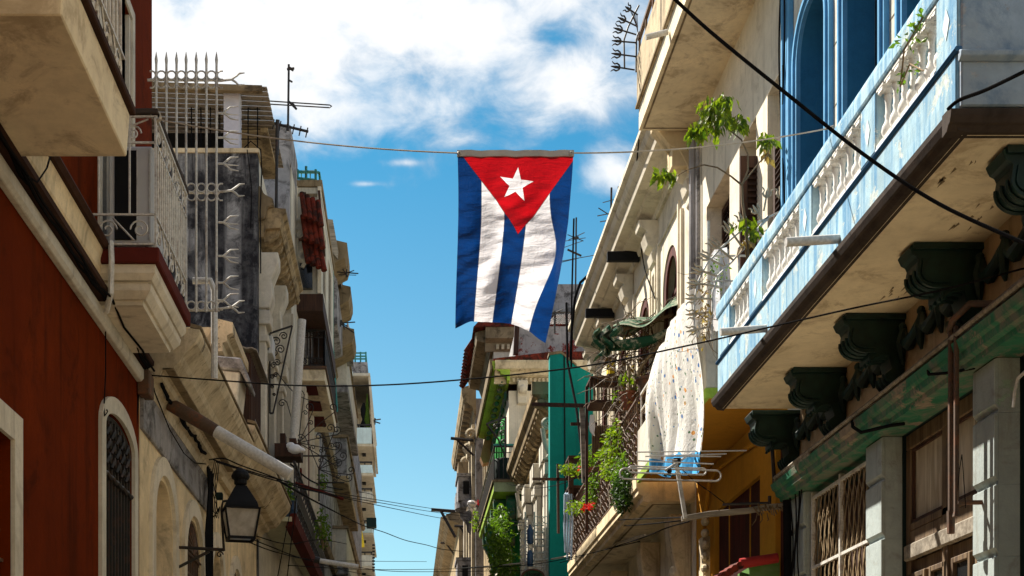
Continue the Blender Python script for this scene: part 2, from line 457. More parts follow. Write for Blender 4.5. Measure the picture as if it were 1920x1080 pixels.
def cable(a, b, sag, n=24):
    a,b=Vector(a),Vector(b)
    return [a.lerp(b,i/n)-Vector((0,0,sag*4*(i/n)*(1-i/n))) for i in range(n+1)]
# =================================================================== LEFT SIDE
XL = -2.7
# ------------------------------------------------------------- red corner house
def red_house():
    b = thing('red_house', 'rust red plastered house with cream cornice and two jutting balconies', 'house', (XL,8,0))
    w = MB()
    win = (7.6,9.06,1.2,3.83,0); arc_ = (11.78,13.03,.3,4.84,.2); door=(11.7,13.0,5.93,8.9,0); door2=(7.5,8.6,5.93,8.9,0)
    facade(w,-1,XL,2.0,13.38,0,5.93,[win,arc_],.3)
    facade(w,-1,XL,2.0,14.06,5.93,9.85,[door,door2],.25)
    shell(w,-1,XL,7,2.0,13.38,0,5.93,False); shell(w,-1,XL,7,2.0,14.06,5.93,9.85)
    w.poly([(XL,13.38,5.93),(XL-7,13.38,5.93),(XL-7,14.06,5.93),(XL,14.06,5.93)])
    w.build('wall',M['red'],b)
    # cornice bands
    m=MB(); mould(m,-1,XL,2,13.36,[(0,5.44),(.05,5.44),(.075,5.47),(.075,5.56),(.05,5.585),(0,5.585)]); m.build('cornice_band',M['white_st'],b,bev=.006)
    m=MB(); mould(m,-1,XL,2,13.33,[(0,5.59),(.1,5.59),(.16,5.62),(.165,5.66),(.12,5.685),(0,5.685)]); m.build('cornice_moulding',M['brown'],b)
    m=MB(); mould(m,-1,XL,2,13.37,[(0,5.69),(.07,5.69),(.075,5.76),(.10,5.80),(.11,5.9),(.13,5.97),(0,5.97)]); m.build('cornice_frieze',M['cream'],b)
    m=MB(); mould(m,-1,XL,2,13.34,[(0,5.972),(.16,5.972),(.19,6.0),(.17,6.05),(0,6.05)]); m.build('cornice_cap',M['brown'],b)
    # square window, mostly out of frame
    f=MB(); surround(f,-1,XL,7.6,9.06,1.2,3.83,0,.19,.03); fr=f.build('window_surround',M['white_st'],b,bev=.006)
    g=MB(); g.box(XL-.29,XL-.25,7.6,9.06,1.2,3.83); g.build('pane',M['grey_st'],fr)
    g=MB()
    for k in range(10): g.tube([(XL-.06,7.7+k*.14,1.2),(XL-.06,7.7+k*.14,3.18)],.011,5)
    for k in range(9):
        y=7.74+k*.14; g.tube([(XL-.06,y-.05,3.0),(XL-.05,y+.03,3.08),(XL-.04,y+.07,3.2),(XL-.05,y+.03,3.26)],.01,4)
    g.box(XL-.07,XL-.05,7.6,9.06,3.0,3.02); g.build('grille',M['iron_rust'],fr)
    # arched window with black grille
    f=MB(); surround(f,-1,XL,11.78,13.03,.3,4.64,.2,.155,.035); fr=f.build('window_surround',M['white_st'],b,bev=.006)
    g=MB(); g.box(XL-.29,XL-.27,11.78,13.03,.3,4.9); g.build('pane',M['black'],fr)
    g=MB(); xg=XL-.02
    n=9
    for k in range(n+1):
        y=11.82+k*1.17/n; t=(y-12.405)/.625; zt=4.6+.19*math.sqrt(max(0,1-t*t))
        g.beam((xg,y,.3),(xg,y,zt),.022,.022,(0,1,0))
    g.tube([(xg-.0,y,z) for y,z in arc(11.8,13.01,4.6,.2)],.02,5)
    for zz in (4.24,2.6): 
        g.tube([(xg+.02,11.74+i*.11,zz+.012*(-1)**i) for i in range(13)],[.02+.008*(i%2) for i in range(13)],6)
    for i in range(5):
        for j in range(3):
            y=12.0+i*.2; z=4.33+j*.13
            if z<4.52+.15*math.sqrt(max(0,1-((y-12.4)/.62)**2)):
                g.tube([(xg+.02,y-.06,z),(xg+.03,y-.02,z+.06),(xg+.03,y+.03,z+.03),(xg+.02,y+.07,z+.12)],[.018,.026,.022,.012],5)
    g.build('grille',M['iron'],fr,smooth=True)
    # hooded plate at the head of the window
    # upstairs doors
    for ya,yb in ((11.7,13.0),(7.5,8.6)):
        f=MB(); surround(f,-1,XL,ya,yb,5.95,8.9,0,.1,.02); f.box(XL-.24,XL-.003,ya,ya+.08,5.95,8.9); f.box(XL-.24,XL-.003,yb-.08,yb,5.95,8.9)
        fr=f.build('balcony_door',M['white_st'],b)
        g=MB(); g.box(XL-.25,XL-.22,ya+.08,yb-.08,5.95,8.88); g.build('pane',M['glass_dk'],fr)
        g=MB(); shutter(g,-1,XL-.12,ya+.08,ya+.5,5.97,8.85,leaves=1); g.build('shutter',M['white_st'],fr)
    # upper balcony
    m=MB(); m.prism([(XL,5.62),(-1.85,5.62),(-1.83,5.9),(XL,5.9)],'Y',7.12,8.77); s=m.build('balcony',M['slab'],b,bev=.008)
    m=MB(); m.box(XL,-1.795,7.07,8.80,5.902,5.955); m.build('slab_edge',M['brown'],s,bev=.008)
    r=MB(); railing(r,[(XL+.02,7.14),(-1.86,7.14),(-1.86,8.72),(XL+.02,8.72)],5.955,7.1,.105,.011,.03,.24,True,.2); r.build('railing',M['iron_wh'],s)
    # lower balcony with mouldings
    m=MB()
    def ringed(o,z0,z1,o2=None):
        o2=o if o2 is None else o2
        x1,x2=-2.12-o,-2.12-o2; y1,y2=11.26+o,11.26+o2; e1,e2=12.87-o,12.87-o2
        m.add([(XL,y1,z0),(x1,y1,z0),(x1,e1,z0),(XL,e1,z0),(XL,y2,z1),(x2,y2,z1),(x2,e2,z1),(XL,e2,z1)],
              [(0,3,2,1),(4,5,6,7),(0,1,5,4),(1,2,6,5),(2,3,7,6),(3,0,4,7)])
    ringed(.15,5.56,5.60,.145); ringed(.12,5.60,5.66,.07); ringed(.07,5.66,5.71,.06); ringed(.10,5.71,5.74,.09); ringed(.055,5.74,5.79,.02); ringed(.02,5.79,5.862,.02)
    s=m.build('balcony',M['cream_clean'],b)
    m=MB(); m.box(XL,-2.1,11.24,12.89,5.865,5.995); m.build('slab_edge',M['ox_red'],s,bev=.01)
    r=MB(); pts=[(-2.14,11.3),(-2.14,12.84)]
    railing(r,pts,5.995,7.12,.098,.0105,.02,.25,True,.22)
    for z_ in (6.04,6.29,6.9,7.12): r.beam((XL,11.3,z_),(-2.14,11.3,z_),.016,.016)
    for x_ in (-2.62,-2.36): r.tube([(x_,11.3,6.29),(x_,11.3,7.12)],.010,5)
    for x_,sg in ((-2.55,1),(-2.27,-1)): r.spiral((x_,11.3,6.165),(sg,0,0),(0,0,1),.085,1.5,.008)
    r.tube([(-2.5,11.3,6.26),(-2.32,11.3,6.07)],.008,4); r.build('railing',M['iron_wh'],s)
    r=MB(); r.box(XL,-2.115,11.27,11.33,7.135,7.18); r.box(-2.175,-2.115,11.33,12.88,7.135,7.18); r.build('handrail',M['dark_mould'],s,bev=.006)
    r=MB(); u=Vector((1,0,0)); v=Vector((0,0,1))
    r.tube([(-2.6,11.3,6.78),(-2.5,11.3,6.98),(-2.2,11.3,7.1)],.008,4); r.spiral((-2.33,11.3,6.98),u,v,.07,1.6,.008); pass
    r.build('scroll',M['iron_wh'],s)
red_house()

# cables stapled along the red cornice
def cornice_cables():
    m=MB()
    for k in range(3):
        pts=[]
        for i in range(26):
            y=5+i*.33
            pts.append((XL+.1+.02*k+rnd.uniform(-.015,.03)+(.03 if k==2 else 0),y,5.60-.02*k+rnd.uniform(-.02,.02)))
        m.tube(pts,.011,5)
    pts=[atX(182,290+i*8,XL+.18)+Vector((.02*math.sin(i),0,0)) for i in range(7)]
    m.tube([atX(95,290,XL+.2),atX(88,315,XL+.23),atX(70,342,XL+.22),atX(52,330,XL+.2)],.007,4)
    m.build('wall_cable',M['wire'],smooth=True,tag=('tangled dark cables running along the cream cornice of the red house','cable'))
    m=MB(); m.tube([atX(198,620,XL+.04),atX(198,700,XL+.03),atX(195,765,XL+.03),atX(196,780,XL+.05),atX(202,772,XL+.05),atX(200,768,XL+.04)],.006,4)
    m.build('wall_cable',M['wire'],tag=('thin cable hanging straight down the red wall to the arched grille','cable'))
    m=MB(); m.tube([(-2.6,11.35,6.05),(-2.5,11.22,6.02),(-2.49,11.2,5.85),(-2.5,11.22,5.6),(-2.58,11.4,5.5)],.025,7)
    m.build('drain_hose',M['pvc'],smooth=True,tag=('grey drain hose looping off the lower red house balcony','hose'))
cornice_cables()

# air conditioner standing on the lower balcony
def ac_unit():
    t=thing('air_conditioner','grey white air conditioner behind the white railing of the lower balcony','air conditioner',(-2.44,11.9,5.995))
    m=MB(); m.box(-2.64,-2.24,11.72,12.35,6.2,7.07); m.build('casing',M['ac'],t,bev=.02)
    m=MB(); m.box(-2.575,-2.385,11.70,11.722,6.24,7.02); 
    m.build('fan_grille',M['black'],t)
    m=MB()
    for x in (-2.39,-2.28): m.box(x,x+.012,11.71,11.722,6.24,7.03)
    m.build('trim',M['alu'],t)
    m=MB()
    for x in (-2.6,-2.32):
        for y in (11.76,12.28): m.box(x,x+.03,y,y+.03,5.998,6.22)
    m.build('stand',M['iron'],t)
ac_unit()

# white anti-climb screen between the two houses
def screen():
    Y=13.1; k=F/Y
    X=lambda px:(px-HX)/k
    Z=lambda py:EYE+(HY-py)/k
    t=thing('spiked_screen','tall white iron screen with spear tips and forked side prongs','screen',(X(350),Y,Z(585)))
    bars=[293,312,331,349,368,387,406]
    for p in bars:
        lo=585; m=MB()
        m.tube([(X(p),Y,Z(lo)),(X(p),Y,Z(118))],.0125,6)
        m.tube([(X(p),Y,Z(120)),(X(p),Y,Z(112)),(X(p),Y,Z(97))],[.013,.017,.002],6)
        m.build('bar',M['iron_wh'],t,smooth=True)
    u=Vector((1,0,0)); v=Vector((0,0,1))
    for y in (149,360,581):
        m=MB(); m.beam((X(276),Y+.012,Z(y)),(X(411),Y+.012,Z(y)),.02,.02)
        for p in bars:
            for sg in (1,-1):
                for q in (1,-1):
                    if y==581 and sg==-1: continue
                    c=(X(p+q*9.3),Y,Z(y-sg*8))
                    m.ring(c,u*-q,v,.042,.0085,7,-1.9,1.9)
        m.build('rail',M['iron_wh'],t,smooth=True)
    for y in (152,360,579): # long curling ends
        m=MB(); a=Vector((X(411),Y,Z(y)))
        m.tube([a,a+Vector((.12,0,.015)),a+Vector((.17,0,.05)),a+Vector((.2,0,.075)),a+Vector((.25,0,.08))],[.012,.012,.011,.01,.005],5)
        m.tube([a+Vector((.12,0,.015)),a+Vector((.16,0,-.01)),a+Vector((.19,0,-.04)),a+Vector((.25,0,-.035))],[.012,.011,.01,.004],5); m.build('prong',M['iron_wh'],t,smooth=True)
    for y,n in ((212,3),(258,3),(307,3),(417,3),(480,3),(530,2),(563,2)):
        m=MB(); a=Vector((X(409),Y,Z(y)))
        m.tube([a,a+Vector((.05,0,.0)),a+Vector((.09,0,.035)),a+Vector((.12,0,.06)),a+Vector((.2,0,.065))],[.011,.011,.01,.009,.004],5)
        m.tube([a+Vector((.05,0,0)),a+Vector((.09,0,-.03)),a+Vector((.12,0,-.055)),a+Vector((.2,0,-.07))],[.011,.01,.009,.004],5)
        if n==3: m.tube([a+Vector((.05,0,0)),a+Vector((.1,0,-.012)),a+Vector((.2,0,-.018))],[.01,.009,.004],5)
        m.build('prong',M['iron_wh'],t,smooth=True)
screen()
m=MB(); p=atY(402,545,13.6); m.tube([p+Vector((-.22,0,.1)),p+Vector((-.04,0,.1)),p,p-Vector((0,0,.9))],.035,8)
m.build('vent_pipe',M['pvc'],smooth=True,tag=('short grey bent pipe rising behind the foot of the white spiked screen','pipe'))

# electric box and its cables
t=thing('junction_box','dark rusty electric box at the corner where red wall meets cream wall','electric box',atY(268,740,13.25))
m=MB(); a=atY(257,738,13.25); b=atY(280,692,13.25); m.box(a.x,b.x,13.25,13.5,a.z,b.z); m.build('box',M['iron_rust'],t,bev=.01)
m=MB()
for k in range(5):
    x=a.x+.02+k*.02
    m.tube([(x,13.3,b.z),(x-.02,13.3,b.z+.12),(x+.03*math.sin(k*2),13.35,b.z+.26)],.008,4)
m.tube([(a.x-.0,13.3,a.z),(a.x-.02,13.28,a.z-.35),(a.x-.035,13.25,a.z-.42),(a.x-.045,13.28,a.z-.3),(a.x-.02,13.3,a.z-.05)],.014,5)
m.build('cable',M['wire'],t)

# ------------------------------------------------------------- cream arcaded house
def cream_house():
    b = thing('cream_house','single storey cream house with arched openings and a heavy moulded cornice','house',(XL,18.5,0))
    Y0,Y1=13.42,23.95
    w=MB(); ops=[(14.15,15.27,.2,4.76,.5),(16.15,17.35,.2,4.70,.5),(18.25,19.3,.2,4.66,.5),(20.3,21.4,.2,4.66,.5)]
    facade(w,-1,XL,Y0,Y1,0,6.1,ops,.32); shell(w,-1,XL,7,Y0,Y1,0,6.1); w.build('wall',M['cream'],b)
    for i,(ya,yb,za,zb,ar) in enumerate(ops):
        f=MB(); surround(f,-1,XL,ya-.06,yb+.06,za,zb-ar,ar+.05,.2,.04); fr=f.build('arch_surround',M['cream_clean'],b,bev=.008)
        g=MB()
        if i%2==0:
            g.box(XL-.31,XL-.28,ya,yb,za,zb); g.build('door_panel',M['grey_st'],fr)
            g=MB(); g.box(XL-.28,XL-.2,ya,ya+.1,za,zb-.3); g.build('door_post',M['black'],fr)
        else:
            g.box(XL-.31,XL-.28,ya,yb,za,zb); g.build('pane',M['black'],fr)
            g=MB(); xg=XL-.03; yc=(ya+yb)/2
            for k in range(9):
                y=ya+.06+k*(yb-ya-.12)/8; tt=(y-yc)/((yb-ya)/2); g.tube([(xg,y,za),(xg,y,zb-ar+ar*math.sqrt(max(0,1-tt*tt)))],.012,5)
            g.tube([(xg,y,z) for y,z in arc(ya+.03,yb-.03,zb-ar,ar-.02)],.018,5)
            for zz in (4.0,4.25): g.tube([(xg+.02,ya-.04,zz),(xg+.02,yb+.04,zz)],.018,6)
            for k in range(10):
                a=k*PI/9; g.tube([(xg+.02,yc,4.3),(xg+.03,yc+.2*math.cos(a),4.3+.15*math.sin(a)),(xg+.02,yc+.42*math.cos(a),4.3+.32*math.sin(a))],[.012,.022,.012],5)
            g.build('grille',M['iron_rust'],fr)
    m=MB(); mould(m,-1,XL,Y0,18.2,[(0,5.02),(.03,5.02),(.04,5.05),(.04,5.36),(.07,5.4),(0,5.4)]); m.build('frieze_band',M['grey_st'],b)
    prof=[(0,5.41),(.07,5.41),(.09,5.5),(.12,5.53),(.2,5.56),(.22,5.61),(.33,5.63),(.36,5.66),(.4,5.7),(.43,5.76),(.5,5.84),(.56,5.9),(.6,5.98),(.6,6.02),(0,6.11)]
    m=MB(); mould(m,-1,XL,Y0+.02,18.1,prof); m.build('cornice',M['cream_dirty'],b)
    m=MB(); mould(m,-1,XL,18.25,23.9,[(o*1.0,z+.27) for o,z in prof]); m.build('cornice',M['cream_dirty'],b)
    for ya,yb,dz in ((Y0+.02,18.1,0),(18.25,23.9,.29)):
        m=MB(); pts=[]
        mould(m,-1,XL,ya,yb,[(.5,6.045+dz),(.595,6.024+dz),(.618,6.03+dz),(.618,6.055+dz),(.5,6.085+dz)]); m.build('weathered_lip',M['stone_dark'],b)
        m=MB(); mould(m,-1,XL,ya,yb,[(.225,5.615+dz),(.338,5.618+dz),(.338,5.636+dz),(.225,5.632+dz)]); m.build('step_shadow_line',M['stone_dark'],b)  # dark strip draws the shadow line of the cornice step
    # crumbling stones along the lip
    m=MB()
    for i in range(22):
        y=rnd.uniform(13.6,23.8); x=XL+.55-rnd.uniform(0,.35); z=(6.0 if y<18.15 else 6.29)+ (XL+.6-x)*.15
        s=rnd.uniform(.012,.035); m.ball((x,y,z+s*.2),s*1.4,s*2.2,s*.7,6,4)
    m.build('rubble',M['stone_dark'],b)
    # attic storey further down
    w=MB(); facade(w,-1,XL+.02,18.6,23.9,6.12,7.75,[(19.1,19.9,6.2,7.3,0),(21.6,22.5,6.2,7.3,0)],.2); shell(w,-1,XL+.02,4,18.6,23.9,6.12,7.75); w.build('attic_wall',M['cream_dirty'],b)
    for ya,yb in ((19.1,19.9),(21.6,22.5)):
        f=MB(); f.box(XL-.17,XL-.13,ya,yb,6.2,7.3); f.build('attic_window',M['wood_dk'],b)
    m=MB(); mould(m,-1,XL+.02,18.55,20.6,[(0,7.4),(.10,7.4),(.10,7.52),(.16,7.54),(.16,7.62),(.24,7.66),(.24,7.8),(0,7.86)]); m.build('attic_cornice',M['cream_dirty'],b)
cream_house()
# stone pedestals with tilted caps on the ledge
for (px,py,Y,sc,lab) in ((432,735,18.3,1.0,'white stone console with tilted cap on the cream house ledge'),(462,850,21.2,.8,'small grey stone console behind the white one on the ledge')):
    p=atY(px,py,Y); t=thing('stone_console',lab,'console',(p.x,p.y,6.1))
    k=sc
    m=MB(); m.prism([(p.x-.22*k,6.1),(p.x+.06*k,6.1),(p.x+.12*k,6.6),(p.x+.16*k,6.98),(p.x-.2*k,7.02)],'Y',Y-.2*k,Y+.5*k); m.build('block',M['white_st'],t,bev=.02)
    m=MB(); a=Vector((p.x-.24*k,Y,7.05)); 
    m.prism([(p.x-.3*k,7.03),(p.x+.16*k,6.99),(p.x+.26*k,6.82),(p.x+.29*k,6.86),(p.x+.18*k,7.16),(p.x-.26*k,7.2)],'Y',Y-.24*k,Y+.55*k); m.build('cap',M['grey_st'],t,bev=.02)
# tin-roofed brown shed on the ledge
def shed():
    Y=20.4; t=thing('rooftop_shed','small dark brown shed with a tin lean-to roof above the cream cornice','shed',(-2.6,Y,6.12))
    m=MB(); m.box(-3.3,-2.42,Y,Y+1.5,6.12,7.95); m.build('wall',M['wood_dk'],t)
    m=MB()
    for i in range(8):
        x=-3.3+i*.11; m.box(x,x+.02,Y-.015,Y-.002,6.12,7.9)
    for z in (6.7,7.3): m.box(-3.3,-2.42,Y-.03,Y-.016,z,z+.06)
    for i in range(9): m.box(-2.419,-2.40,Y+.02+i*.16,Y+.06+i*.16,6.12,7.9)
    m.build('boarding',M['wood_dk'],t)
    m=MB(); n=14
    pts=[(-3.4+i*(1.1/n), 8.14-.012*i+(.02 if i%2 else 0)) for i in range(n+1)]
    m.prism(pts+[(x,z-.02) for x,z in reversed(pts)],'Y',Y-.12,Y+1.7); m.build('roof',M['tin'],t)
shed()

# ------------------------------------------------------------- sooty grey house with roof terrace
def grey_house():
    b=thing('grey_house','tall soot stained grey house with a covered roof terrace','house',(XL,26,0))
    Y0,Y1=24.0,27.95
    w=MB(); facade(w,-1,XL,Y0,Y1,0,12.6,[(25.0,26.1,6.3,9.3,0),(26.9,27.7,6.3,9.3,0),(25.2,26.3,.2,4.3,0)],.3); 
    w.poly([(XL,Y1,0),(XL-8,Y1,0),(XL-8,Y1,12.6),(XL,Y1,12.6)]); w.poly([(XL,Y0,12.6),(XL-8,Y0,12.6),(XL-8,Y1,12.6),(XL,Y1,12.6)]); w.poly([(XL-8,Y0,0),(XL-8,Y1,0),(XL-8,Y1,12.6),(XL-8,Y0,12.6)])
    w.build('street_wall',M['white_st'],b)
    w=MB(); w.box(XL-8,XL+.02,Y0-.25,Y0-.003,0,12.55); w.build('side_wall',M['soot'],b)
    w=MB(); w.box(XL-8,XL+.05,Y0-.28,Y0+.1,12.555,12.63); w.build('parapet_cap',M['cream_dirty'],b)
    # dripping white corner line
    for ya,yb,za,zb in ((25.0,26.1,6.3,9.3),(26.9,27.7,6.3,9.3)):
        f=MB(); surround(f,-1,XL,ya,yb,za,zb,0,.15,.05); fr=f.build('window_surround',M['white_st'],b)
        g=MB(); shutter(g,-1,XL-.2,ya,yb,za,zb); g.build('shutter',M['wood_grey'],fr)
    g=MB(); g.box(XL-.25,XL-.2,25.2,26.3,.2,4.3); g.build('street_door',M['green_blk'],b)
    # pilasters with stepped capitals
    for y in (24.25,25.9,27.5):
        m=MB(); m.box(XL,XL+.13,y-.16,y+.16,6.2,10.0); m.box(XL,XL+.18,y-.2,y+.2,9.3,9.42)
        m.prism([(XL,9.9),(XL+.2,9.9),(XL+.26,10.1),(XL+.24,10.4),(XL+.36,10.7),(XL+.36,10.9),(XL,10.9)],'Y',y-.22,y+.22); 
        m.box(XL,XL+.22,y-.24,y+.24,9.6,9.85); m.build('pilaster',M['white_st'],b,bev=.015)
    # cornice with modillions
    m=MB(); mould(m,-1,XL,Y0-.02,Y1,[(0,11.15),(.1,11.15),(.14,11.3),(.4,11.32),(.44,11.4),(.4,11.42),(.44,11.55),(.5,11.6),(.5,11.66),(0,11.7)]); c=m.build('cornice',M['beige'],b)
    for i in range(11):
        y=24.15+i*.35; m=MB(); m.prism([(XL+.1,11.1),(XL+.2,11.12),(XL+.34,11.22),(XL+.38,11.315),(XL+.1,11.315)],'Y',y-.07,y+.07); m.build('modillion',M['beige'],c)
    # terrace: posts, black wall standing in for the interior's shade, sheet roof
    m=MB(); a=atY(422,285,24.0); e=atY(452,168,24.0); m.box(a.x,e.x,23.8,24.1,12.63,13.75); m.build('terrace_post',M['lilac'],b,bev=.01)
    m=MB(); m.box(-10,-3.35,25.2,25.4,12.63,13.6); m.build('terrace_shade_wall',M['black'],b)
    m=MB(); m.prism([(-10,13.9),(-2.58,13.66),(-2.58,13.56),(-10,13.7)],'Y',23.55,23.66); m.build('fascia',M['stone_dark'],b)
    m=MB(); n=36
    for i in range(n):
        y0=23.6+i*(3.2/n); dz=.02 if i%2 else 0
        m.prism([(-10,13.93+dz),(-2.5,13.66+dz),(-2.5,13.64+dz),(-10,13.91+dz)],'Y',y0,y0+3.2/n-.004)
    m.build('sheet_roof',M['tin'],b)
    m=MB(); m.box(-3.3,-2.62,24.9,26.9,13.48,13.56); m.build('ceiling_board',M['beige'],b)
    m=MB()
    for i in range(8): m.tube([(-3.9+i*.17,24.02,12.64),(-3.9+i*.17,24.02,13.5)],.012,4)
    for i in range(5): m.tube([(-3.95,24.02,12.75+i*.18),(-2.66,24.02,12.75+i*.18)],.01,4)
    m.build('terrace_mesh',M['wire'],b)
    m=MB()
    m.tube([(-2.95,23.74,12.6),(-2.8,23.72,12.75),(-2.62,23.72,12.6),(-2.6,23.72,12.2),(-2.63,23.72,11.5),(-2.62,23.72,10.4)],.012,5)
    m.tube([(-2.86,23.72,12.6),(-2.78,23.72,11.9),(-2.8,23.72,11.2)],.008,4); m.build('cable',M['wire'],b)
    # stone lump hanging from the corner
    m=MB(); p=atY(500,388,24.0); m.prism([(p.x-.2,p.z-.3),(p.x-.02,p.z-.24),(p.x+.02,p.z-.05),(p.x+.14,p.z-.02),(p.x+.12,p.z+.12),(p.x-.04,p.z+.2),(p.x-.1,p.z+.34),(p.x-.2,p.z+.36)],'Y',23.9,24.25); m.build('broken_moulding',M['stone_dark'],b,bev=.02)
    # second-floor balcony with oxide red edge
    s=MB(); s.box(XL,-2.12,24.3,33.5,6.10,6.18); s=s.build('balcony',M['olive'],b)
    e=MB(); e.prism([(-2.24,6.0),(-2.06,6.05),(-2.04,6.25),(-2.14,6.25)],'Y',24.35,33.5); e.build('slab_edge',M['ox_red'],s)
    r=MB(); railing(r,[(-2.1,24.6),(-2.1,33.4)],6.25,7.25,.08,.012,.03,.34,True,.34); r.build('railing',M['iron'],s)
    r=MB(); r.tube([(-2.1,24.8,6.9),(-1.2,24.9,6.62)],.03,6); r.build('strut',M['ox_red'],s)
    r=MB(); r.box(XL,XL+.02,25.1,26.4,.2,4.5); r.build('green_panel',M['green_brt'],b)
grey_house()
# roof slab behind scroll cornice
m=MB(); a=atY(450,945,24.2); 

# cylinder pole projecting
t=thing('drain_pole','long white pipe with a dark wrapped end poking out over the street','pipe',(XL,14.4,5.5))
p0=atY(343,772,14.4); p1=atY(545,890,14.3); q=p0.lerp(p1,.31)
m=MB(); m.tube([q,p1],.066,14); m.tube([p1,p1+(p1-q).normalized()*.002],.05,12); m.build('pipe',M['pvc'],t,smooth=True)
m=MB(); m.tube([p0-(p1-p0)*.12,p0.lerp(p1,.1),q],[.072,.076,.070],12); m.build('sleeve',M['iron_rust'],t,smooth=True)

# street lantern on its bracket
def lantern():
    Y=15.5; k=F/Y
    X=lambda px:(px-HX)/k
    Z=lambda py:EYE+(HY-py)/k
    t=thing('street_lantern','black four sided street lantern with frosted panes on a wall bracket','lantern',(X(420),Y,Z(1035)))
    cx=X(451)
    m=MB(); 
    m.lathe([(.02,Z(912)),(.075,Z(908)),(.075,Z(900)),(.10,Z(898)),(.11,Z(893)),(.09,Z(886)),(.05,Z(880)),(.01,Z(877))],cx,Y,0,14)
    m.lathe([(.245,Z(957)),(.265,Z(954)),(.245,Z(945)),(.09,Z(912)),(.04,Z(911))],cx,Y,0,4,PI/4+.25); m.build('roof',M['black'],t,bev=.004)
    m=MB(); 
    zt,zb=Z(957),Z(1011); a=.20; c=.145
    def corner(r,z): return [Vector((cx+r*1.41*math.cos(PI/4+.25+i*PI/2),Y+r*1.41*math.sin(PI/4+.25+i*PI/2),z)) for i in range(4)]
    T_,B_=corner(a,zt),corner(c,zb)
    for i in range(4):
        m.beam(T_[i],B_[i],.022,.022); m.beam(B_[i],B_[(i+1)%4],.028,.028); m.beam(T_[i],T_[(i+1)%4],.02,.02)
    m.build('frame',M['black'],t)
    t_,b_=corner(a-.012,zt),corner(c-.012,zb)
    g=NT('frosted_pane'); n=g.noise(g.pos(),9,5,.6)
    bs=g.bsdf(g.mix(g.ss(n,.3,.7),(.30,.26,.21,1),(.5,.46,.4,1)),.35,0,None,.5); bs.inputs['Transmission Weight'].default_value=.35
    for i in range(4):
        m=MB(); m.poly([t_[i],t_[(i+1)%4],b_[(i+1)%4],b_[i]]); m.build('pane',g.m,t)
    m=MB(); m.lathe([(.03,Z(985)),(.045,Z(980)),(.045,Z(958))],cx,Y,0,10); m.build('bulb',M['ac'],t)
    m=MB(); m.tube([(X(330),Y,Z(1026)),(X(420),Y,Z(1031))],.02,6); m.tube([(X(330),Y,Z(1066)),(X(392),Y,Z(1034))],.018,6)
    m.tube([(X(420),Y,Z(1033)),(X(415),Y,Z(955)),(X(418),Y,Z(940)),(X(440),Y,Z(938))],.016,6)
    m.spiral((X(412),Y,Z(1040)),(1,0,0),(0,0,1),.04,1.2,.008); m.build('bracket',M['iron'],t,smooth=True)
    m=MB(); m.box(X(405),X(418),Y-.04,Y+.04,Z(937),Z(924)); m.build('sensor',M['green_blk'],t,bev=.01)
    m=MB()
    for i in range(4):
        m.tube([(X(400+i*3),Y+.1,Z(860)),(X(394+i*4),Y+.05,Z(900)),(X(402+5*math.sin(i)),Y,Z(935)),(X(410-3*i),Y,Z(960)),(X(398+i*4),Y,Z(972)),(X(412),Y,Z(950))],.006,4)
    m.build('cable',M['wire'],t)
lantern()
# vertical conduit with cables on the cream house
m=MB()
for i in range(6):
    m.tube([atX(388+i*2.2,858,XL+.1),atX(390+i*2+rnd.uniform(-2,2),920,XL+.1),atX(386+i*2.4,1000,XL+.1),atX(388+i*2,1090,XL+.1)],.016,5)
m.build('conduit',M['wire'],tag=('bundle of black conduits running down the cream wall behind the lantern','conduit'))
m=MB()
m.tube([atX(283,700,XL+.09),atX(290,735,XL+.09),atX(318,805,XL+.09),atX(345,850,XL+.09),atX(365,868,XL+.09),atX(388,870,XL+.1)],.007,4)
pts=[]
for i in range(22):
    a=atX(300+i*4.0,722+i*6.1,XL+.16); pts.append(a+Vector((rnd.uniform(-.02,.02),0,rnd.uniform(-.03,.03))))
m.tube(pts,.02,5); m.tube([p+Vector((rnd.uniform(-.02,.02),0,rnd.uniform(-.03,.02))) for p in pts],.012,5)
m.build('wall_cable',M['wire'],tag=('drooping cables under the cornice of the cream arcaded house','cable'))

